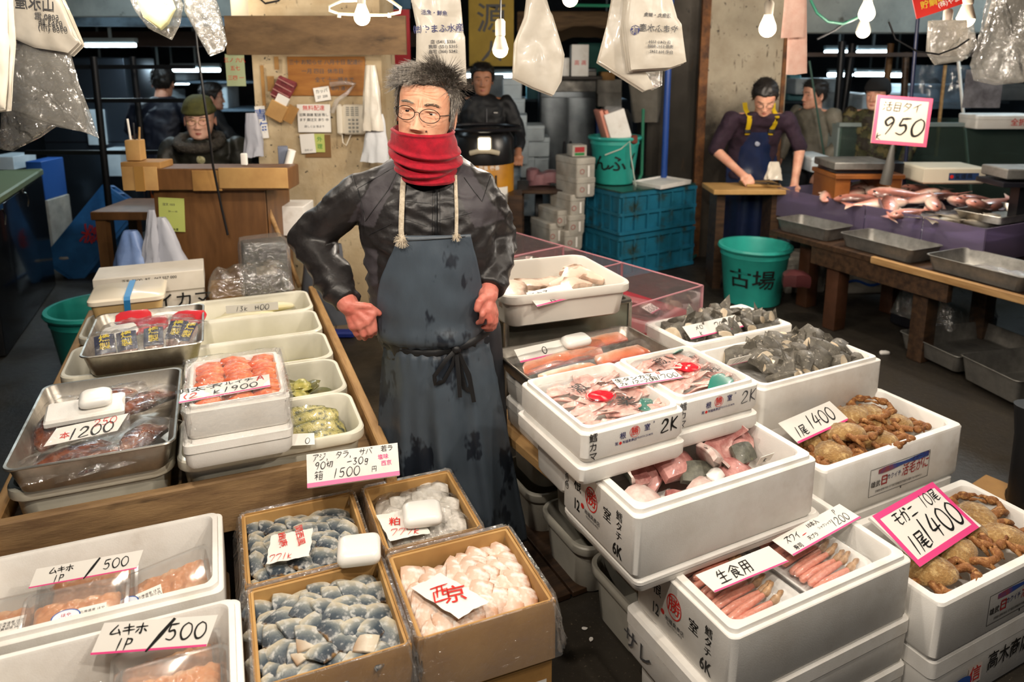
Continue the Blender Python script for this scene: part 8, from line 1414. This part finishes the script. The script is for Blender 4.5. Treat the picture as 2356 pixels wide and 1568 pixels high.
# ================================================================= bags hanging from the stall frame
def bagtext(rows):
    def f(R, H, y):
        for s, sz, x, z, m, mir in rows: ink(R, s, sz, TM((x, -.075 - .02 * abs(z) / max(H, .01) * 0, z), (pi / 2, 0, 0), (-1 if mir else 1, 1, 1)), m=m)
    return f
def bagstack(name, label, pts, y, m, seed, t=.02, sheets=3, text=None, cat='bag', wob=.012, group=None):
    # a sheaf of flat bags pinned at the top: outline pts in clockwise order, given thickness and creases
    c = V(*pts[0], y); R = thing(name, label, cat, c, group=group); n = len(pts)
    for k in range(sheets):
        dy = -t * k; P = []
        for i in range(n):
            a, b = pts[i], pts[(i + 1) % n]
            for s in range(8): P.append(V(a[0] + (b[0] - a[0]) * s / 8 + (k * 3 if a[1] > 20 else 0), a[1] + (b[1] - a[1]) * s / 8 - k * 4, y) - c)
        ctr = sum(P, Vector()) / len(P); rings = []
        for sg in (1, -1):
            L = []
            for q, w_ in ((1., 0.), (.95, .4), (.86, .7), (.74, .85), (.6, .95), (.45, 1.), (.3, 1.), (.16, 1.), (.04, 1.)):
                ring = []
                for p in P:
                    r = ctr + (p - ctr) * q; wv = noise.noise(Vector((r.x * 9 + seed, r.z * 5, k + sg))) + .6 * noise.noise(Vector((r.x * 22, r.z * 12 + seed, k))) + (.5 * (1 - 2 * abs(noise.noise(Vector((r.x * 34 + r.z * 20, r.z * 30 - r.x * 14, seed + k))))) if m is CLB else 0)
                    ring.append((r.x, dy - sg * (t * .45 * w_) + wob * wv * w_ + .3 * wob * wv, r.z))
                L.append(ring)
            rings.append(L)
        b = MB().loft(list(reversed(rings[1])) + rings[0][1:] if 0 else rings[0], (0, 1)); b.loft(rings[1], (0, 1)); ob('bag_sheet', b, m if not isinstance(m, list) else m[k % len(m)], R, smooth=60)
    if text:
        for s, sz, px, py, mm, mir, rz in text: p = V(px, py, y) - c; ink(R, s, sz, Matrix.Translation(p + Vector((0, -t * (sheets - .55) - wob * .75, 0))) @ TM(rot=(pi / 2, 0, 0)) @ TM(rot=(0, 0, rz), s=(-1 if mir else 1, 1, 1)), m=mm, bold=.02)
    return R
WB2 = mat('white_bag_thin', 'C4BDB0', .34, col2='B2A99A', scale=6, bump=.35, bscale=10, bdist=.01, coat=.2); CLB = film('hanging_clear_bag', haze=.09, bscale=22, bump=1., rough=.16, hcol=(.85, .8, .7), spec=.14); GRN = mat('greenish_paper_bag', 'A9A878', .5, col2='C4BC98', scale=6, bump=.3, bscale=12, bdist=.01)
bagstack('carrier_bags', 'white carrier bags with mirrored print at the top left corner', [(20, -60), (120, -60), (150, 0), (195, 105), (170, 130), (95, 118), (40, 95), (25, 30)], 2.1, WB2, 1, .02, 3, [('山水産', .036, 110, 14, INKF, True, -.1), ('5080 電', .02, 137, 42, INKF, True, -.1), ('0363 話', .02, 145, 55, INKF, True, -.1), ('0968 (市)', .02, 150, 67, INKF, True, -.1)])
bagstack('clear_bags', 'big sheaf of clear bags hanging at the upper left', [(60, 90), (160, 115), (185, 200), (228, 318), (195, 305), (120, 290), (20, 262), (15, 170)], 2.12, CLB, 2, .02, 3); bagstack('clear_bags', 'lower roll of clear bags at the left edge', [(10, 250), (60, 262), (130, 290), (95, 315), (30, 348), (5, 345)], 2.08, CLB, 3, .02, 2); bagstack('clear_bags', 'blurred pale bag right at the left frame edge', [(-60, -60), (30, -60), (35, 100), (25, 255), (-20, 260), (-60, 200)], 1.6, WB2, 4, .02, 2)
bagstack('clear_bags', 'clear bag with green paper inside, upper left', [(285, -30), (400, -30), (422, 10), (415, 55), (395, 92), (340, 65), (310, 25)], 2.5, CLB, 5, .025, 1); bagstack('paper_wad', 'folded greenish paper inside the clear bag', [(305, -20), (390, -20), (405, 20), (390, 55), (372, 70), (330, 40)], 2.49, GRN, 6, .02, 1, cat='paper')
bagstack('clear_bags', 'clear bag roll hanging right of the green paper bag', [(424, -30), (490, -30), (508, 40), (523, 100), (515, 118), (483, 130), (455, 80), (428, 30)], 2.5, CLB, 7, .025, 2)
bagstack('carrier_bags', 'white carrier bag with navy shop print above his head', [(950, -60), (1030, -60), (1060, 0), (1068, 90), (1072, 200), (1010, 205), (957, 160), (958, 60), (948, 10)], 2.45, WB2, 8, .022, 2, [('活魚・鮮魚', .017, 1002, 32, NAVY, False, -.05), ('㈱やまふ水産', .027, 1012, 68, NAVY, False, .05), ('店 (541) 5336', .014, 1022, 97, INKF, False, .02), ('携帯 (551) 5315', .014, 1022, 108, INKF, False, .02), ('自宅 (366) 5342', .014, 1022, 119, INKF, False, .02)])
bagstack('carrier_bags', 'plain white bag hanging right of the socket bulb', [(1215, -40), (1245, -40), (1268, 40), (1295, 130), (1288, 190), (1270, 222), (1225, 205), (1178, 182), (1182, 100), (1205, 40)], 2.6, WB2, 9, .022, 2)
bagstack('carrier_bags', 'plain rear fold of the big carrier bag sheaf', [(1415, -50), (1460, -50), (1450, 170), (1500, 205), (1478, 212), (1372, 145), (1395, 60)], 2.6, WB2, 10, .02, 2)
bagstack('carrier_bags', 'printed carrier bag sheaf left of the stained pier', [(1440, -50), (1525, -50), (1556, 65), (1567, 150), (1530, 163), (1442, 168), (1428, 60)], 2.55, WB2, 11, .02, 3, [('活魚丸・鮮魚', .015, 1505, 38, INKF, True, -.05), ('やまふ水産', .026, 1508, 68, INKF, True, -.05), ('店 (541) 5336', .013, 1510, 98, INKF, True, -.05), ('携帯 5315 8888', .013, 1512, 108, INKF, True, -.05), ('自宅 366 5342', .013, 1514, 120, INKF, True, -.05), ('㊒', .035, 1455, 73, NAVY, False, 0)])
bagstack('clear_bags', 'crumpled clear bags poking out under the printed sheaf', [(1452, 165), (1520, 160), (1518, 200), (1500, 208), (1470, 190)], 2.62, CLB, 12, .02, 2, wob=.02)
TOW = mat('towel', 'D8B4A4', .9, col2='CFA494', scale=20, bump=.5, bscale=90)
bagstack('towel', 'pinkish white towel strip hanging, front one', [(1808, -40), (1856, -40), (1852, 60), (1850, 85), (1796, 88), (1802, 30)], 3.6, TOW, 13, .012, 1, cat='towel', wob=.004); bagstack('towel', 'longer pinkish towel strip hanging behind the first', [(1812, -40), (1856, -40), (1857, 168), (1830, 172), (1808, 172), (1812, 80)], 3.66, TOW, 14, .012, 1, cat='towel', wob=.004)
bagstack('clear_bags', 'clear bag in front of the caged bulb, upper right', [(2135, 50), (2230, 50), (2240, 110), (2215, 140), (2150, 150), (2130, 120)], 3.4, CLB, 15, .02, 2); bagstack('carrier_bags', 'white bag behind the caged bulb, upper right', [(2135, 48), (2225, 45), (2230, 125), (2180, 130), (2130, 122)], 3.5, WB2, 16, .02, 1)
bagstack('clear_bags', 'big sheaf of clear bags at the upper right corner', [(2275, -30), (2400, -30), (2400, 120), (2355, 190), (2290, 196), (2240, 185), (2232, 150), (2258, 60)], 3.2, CLB, 17, .03, 3, wob=.02); bagstack('carrier_bags', 'milky bag between the clear bags, upper right corner', [(2290, -30), (2400, -30), (2400, 110), (2300, 90), (2262, 70)], 3.25, WB2, 18, .02, 1)
for i, (y, x0, x1, zp) in enumerate(((2.1, -1.7, -1.1, -58), (2.48, -1.5, .0, -35), (2.58, -.1, .8, -42), (3.4, 1.2, 2.8, -28))):
    R = thing('hanging_rail', ['steel rail above the frame at the left carrying bags', 'steel rail above the man carrying bags', 'steel rail above the frame right of the man', 'steel rail above the far fish stall carrying bags'][i], 'rail', (0, y, V(1178, zp, y).z + .012)); zr = 3.2 - R.location.z; ob('rail', MB().tube([(x0, 0, 0), (x1, 0, 0)], .012, 8), STEELD, R)
    for x in (x0 + .05, x1 - .05): ob('drop_rod', MB().tube([(x, 0, 0), (x, 0, zr)], .008, 8), STEELD, R)
HG = thing('coat_hanger', 'white plastic coat hanger over the bulb', 'hanger', V(833, 0, 2.95)); hp_ = [(833, 0), (785, 2), (757, 14), (758, 24), (780, 31), (833, 34), (890, 34), (920, 28), (922, 18), (900, 2), (885, -8)]; c0 = V(833, 0, 2.95)
ob('hoop', MB().tube([V(*p, 2.95) - c0 for p in hp_], .006, 8), mat('cream_hanger', 'D8CCAC', .4), HG, smooth=60); ob('hook', MB().tube([V(833, 34, 2.95) - c0 + Vector((0, 0, .06)), V(833, -40, 2.95) - c0, V(845, -60, 2.95) - c0], .004, 6), CHROME, HG)
for px in (780, 896): ob('peg', MB().tube([V(px, 30, 2.95) - c0, V(px, 40, 2.95) - c0], .007, 8), MATS['cream_hanger'], HG)
rs_ = flat('red_sign', 'red hanging sign with yellow and white lettering', 'sign', 2105, -45, 2205, 28, 3.6, mat('bright_red_board', 'C4261E', .45), [('スリ', .22, -.3, .2, GOLD), ('貯鯛中', .28, -.1, -.15, GOLD), ('(株)やま', .2, .22, -.3, PAPER)], t=.006, roll=.32)
ob('green_cable', MB().tube([V(1865, 0, 4.5), V(1880, 30, 4.5), V(1905, 50, 4.5), V(1940, 55, 4.5), V(1970, 42, 4.5), V(1990, 30, 4.5)], .008, 6), mat('green_cable', '0E4A38', .4), label='drooping green cable under the brown beam', cat='cable'); ob('black_cable', MB().tube([V(1880, 90, 4.6), V(1920, 70, 4.6), V(1950, 48, 4.6)], .007, 6), RUBBER, label='black cable end wrapped with tape, upper right', cat='cable'); ob('black_cable', MB().tube([V(2230, 90, 3.3), V(2200, 110, 3.3), V(2160, 125, 3.3), V(2110, 118, 3.3), V(2060, 90, 3.3), V(2045, 50, 3.3)], .004, 6), RUBBER, label='thin black cable looping behind the 950 sign', cat='cable')
ob('green_pipe', MB().tube([V(1320, 12, 6.4), V(1450, 14, 6.4)], .014, 8), mat('green_hose', '1E6A50', .4), label='green pipe under the hall roof behind the bags', cat='pipe')
# ================================================================= bulbs over the stalls
GLOW = mat('bulb_glow', 'FFE2B4', .3, emis=14); SOCK = mat('bulb_socket', 'C8C0B0', .4); BULBC = (1, .89, .76)
def bulb(label, p, e, kind='led', z_top=2.9, s=1.):
    R = thing('light_bulb', label, 'light bulb', p)
    if kind == 'clear':
        ob('glass', MB().lathe([(.03 * sin(t) + .0005, -.03 * cos(t)) for t in [.1 + .2 * k for k in range(10)]] + [(.0265, .018), (.019, .036), (.014, .05)], 24), GLOW, R, smooth=80, scale=s); ob('socket', MB().lathe([(.014, .048), (.016, .05), (.018, .09), (.012, .1)], 14), SOCK, R, scale=s)
    else:
        ob('dome', MB().lathe([(.03 * sin(t) + .0005, -.03 * cos(t)) for t in [.1 + .21 * k for k in range(8)]], 24), GLOW, R, smooth=80, scale=s); ob('collar', MB().lathe([(.031, -.001), (.033, .004), (.02, .045), (.016, .055)], 20), SOCK, R, smooth=40, scale=s); ob('socket', MB().lathe([(.017, .053), (.02, .056), (.02, .11), (.012, .12)], 14), SOCK, R, smooth=40, scale=s)
    ob('flex', MB().tube([(0, 0, .1 * s), (.004, 0, .3), (0, 0, z_top - p.z)], .004, 6), RUBBER, R)
    l = bpy.data.lights.new('bulb_light', 'POINT'); l.energy = e; l.color = BULBC; l.shadow_soft_size = .035; o = bpy.data.objects.new('bulb_light', l); COL.objects.link(o); o.parent = R; o.location = (0, 0, -.075); return R
KEY, BGE = 38, 26
bulb('glowing bulb under the coat hanger', V(833, 40, 2.9), KEY * .55, 'clear'); bulb('bulb in a white socket right of his head', V(1151, 115, 3.0), KEY * .6); bulb('bulb at the top edge between the white bags', V(1312, -2, 3.0), KEY * .6)
bulb('round bulb before the stained pier', V(1766, 66, 4.2), BGE, 'clear', s=1.5); bulb('clear bulb under the brown beam', V(1994, 32, 4.2), BGE * .6, 'clear', s=1.4); bulb('small bulb below the clear one', V(1986, 72, 4.6), BGE * .6, s=1.3); bulb('bulb beside the red sign', V(2222, 44, 4.0), BGE * .8, s=1.4); bulb('caged bulb behind the clear bag, upper right', V(2176, 80, 3.9), BGE * .6, 'clear', s=1.3)
bulb('added unseen bulb over the cashier counter, above the frame', Vector((-1.75, 4.05, 2.2)), 15, z_top=3.19)  # out of view, added to brighten the lady and the plaster
for i, p in enumerate([(-.75, 1.15, 2.12), (.2, 1.2, 2.2), (1.15, 1.35, 2.12), (-1.2, 2.3, 2.1), (1.5, 2.3, 2.1), (-.35, .55, 2.25), (.8, .5, 2.2)]): bulb(['bulb over the sea squirt boxes, above the frame', 'bulb over the gap between the stalls, above the frame', 'bulb over the crab boxes, above the frame', 'bulb over the smoked packs, above the frame', 'bulb over the fish tails, above the frame', 'bulb over the front left of the stalls, above the frame', 'bulb over the front right of the stalls, above the frame'][i], Vector(p), KEY * (1, .8, 1, .6, .7, 1.3, 1.3)[i], z_top=3.19)
for m_ in (GLOW, TUBE, HL): m_.cycles.emission_sampling = 'NONE'     # the lamps' own lights do the lighting
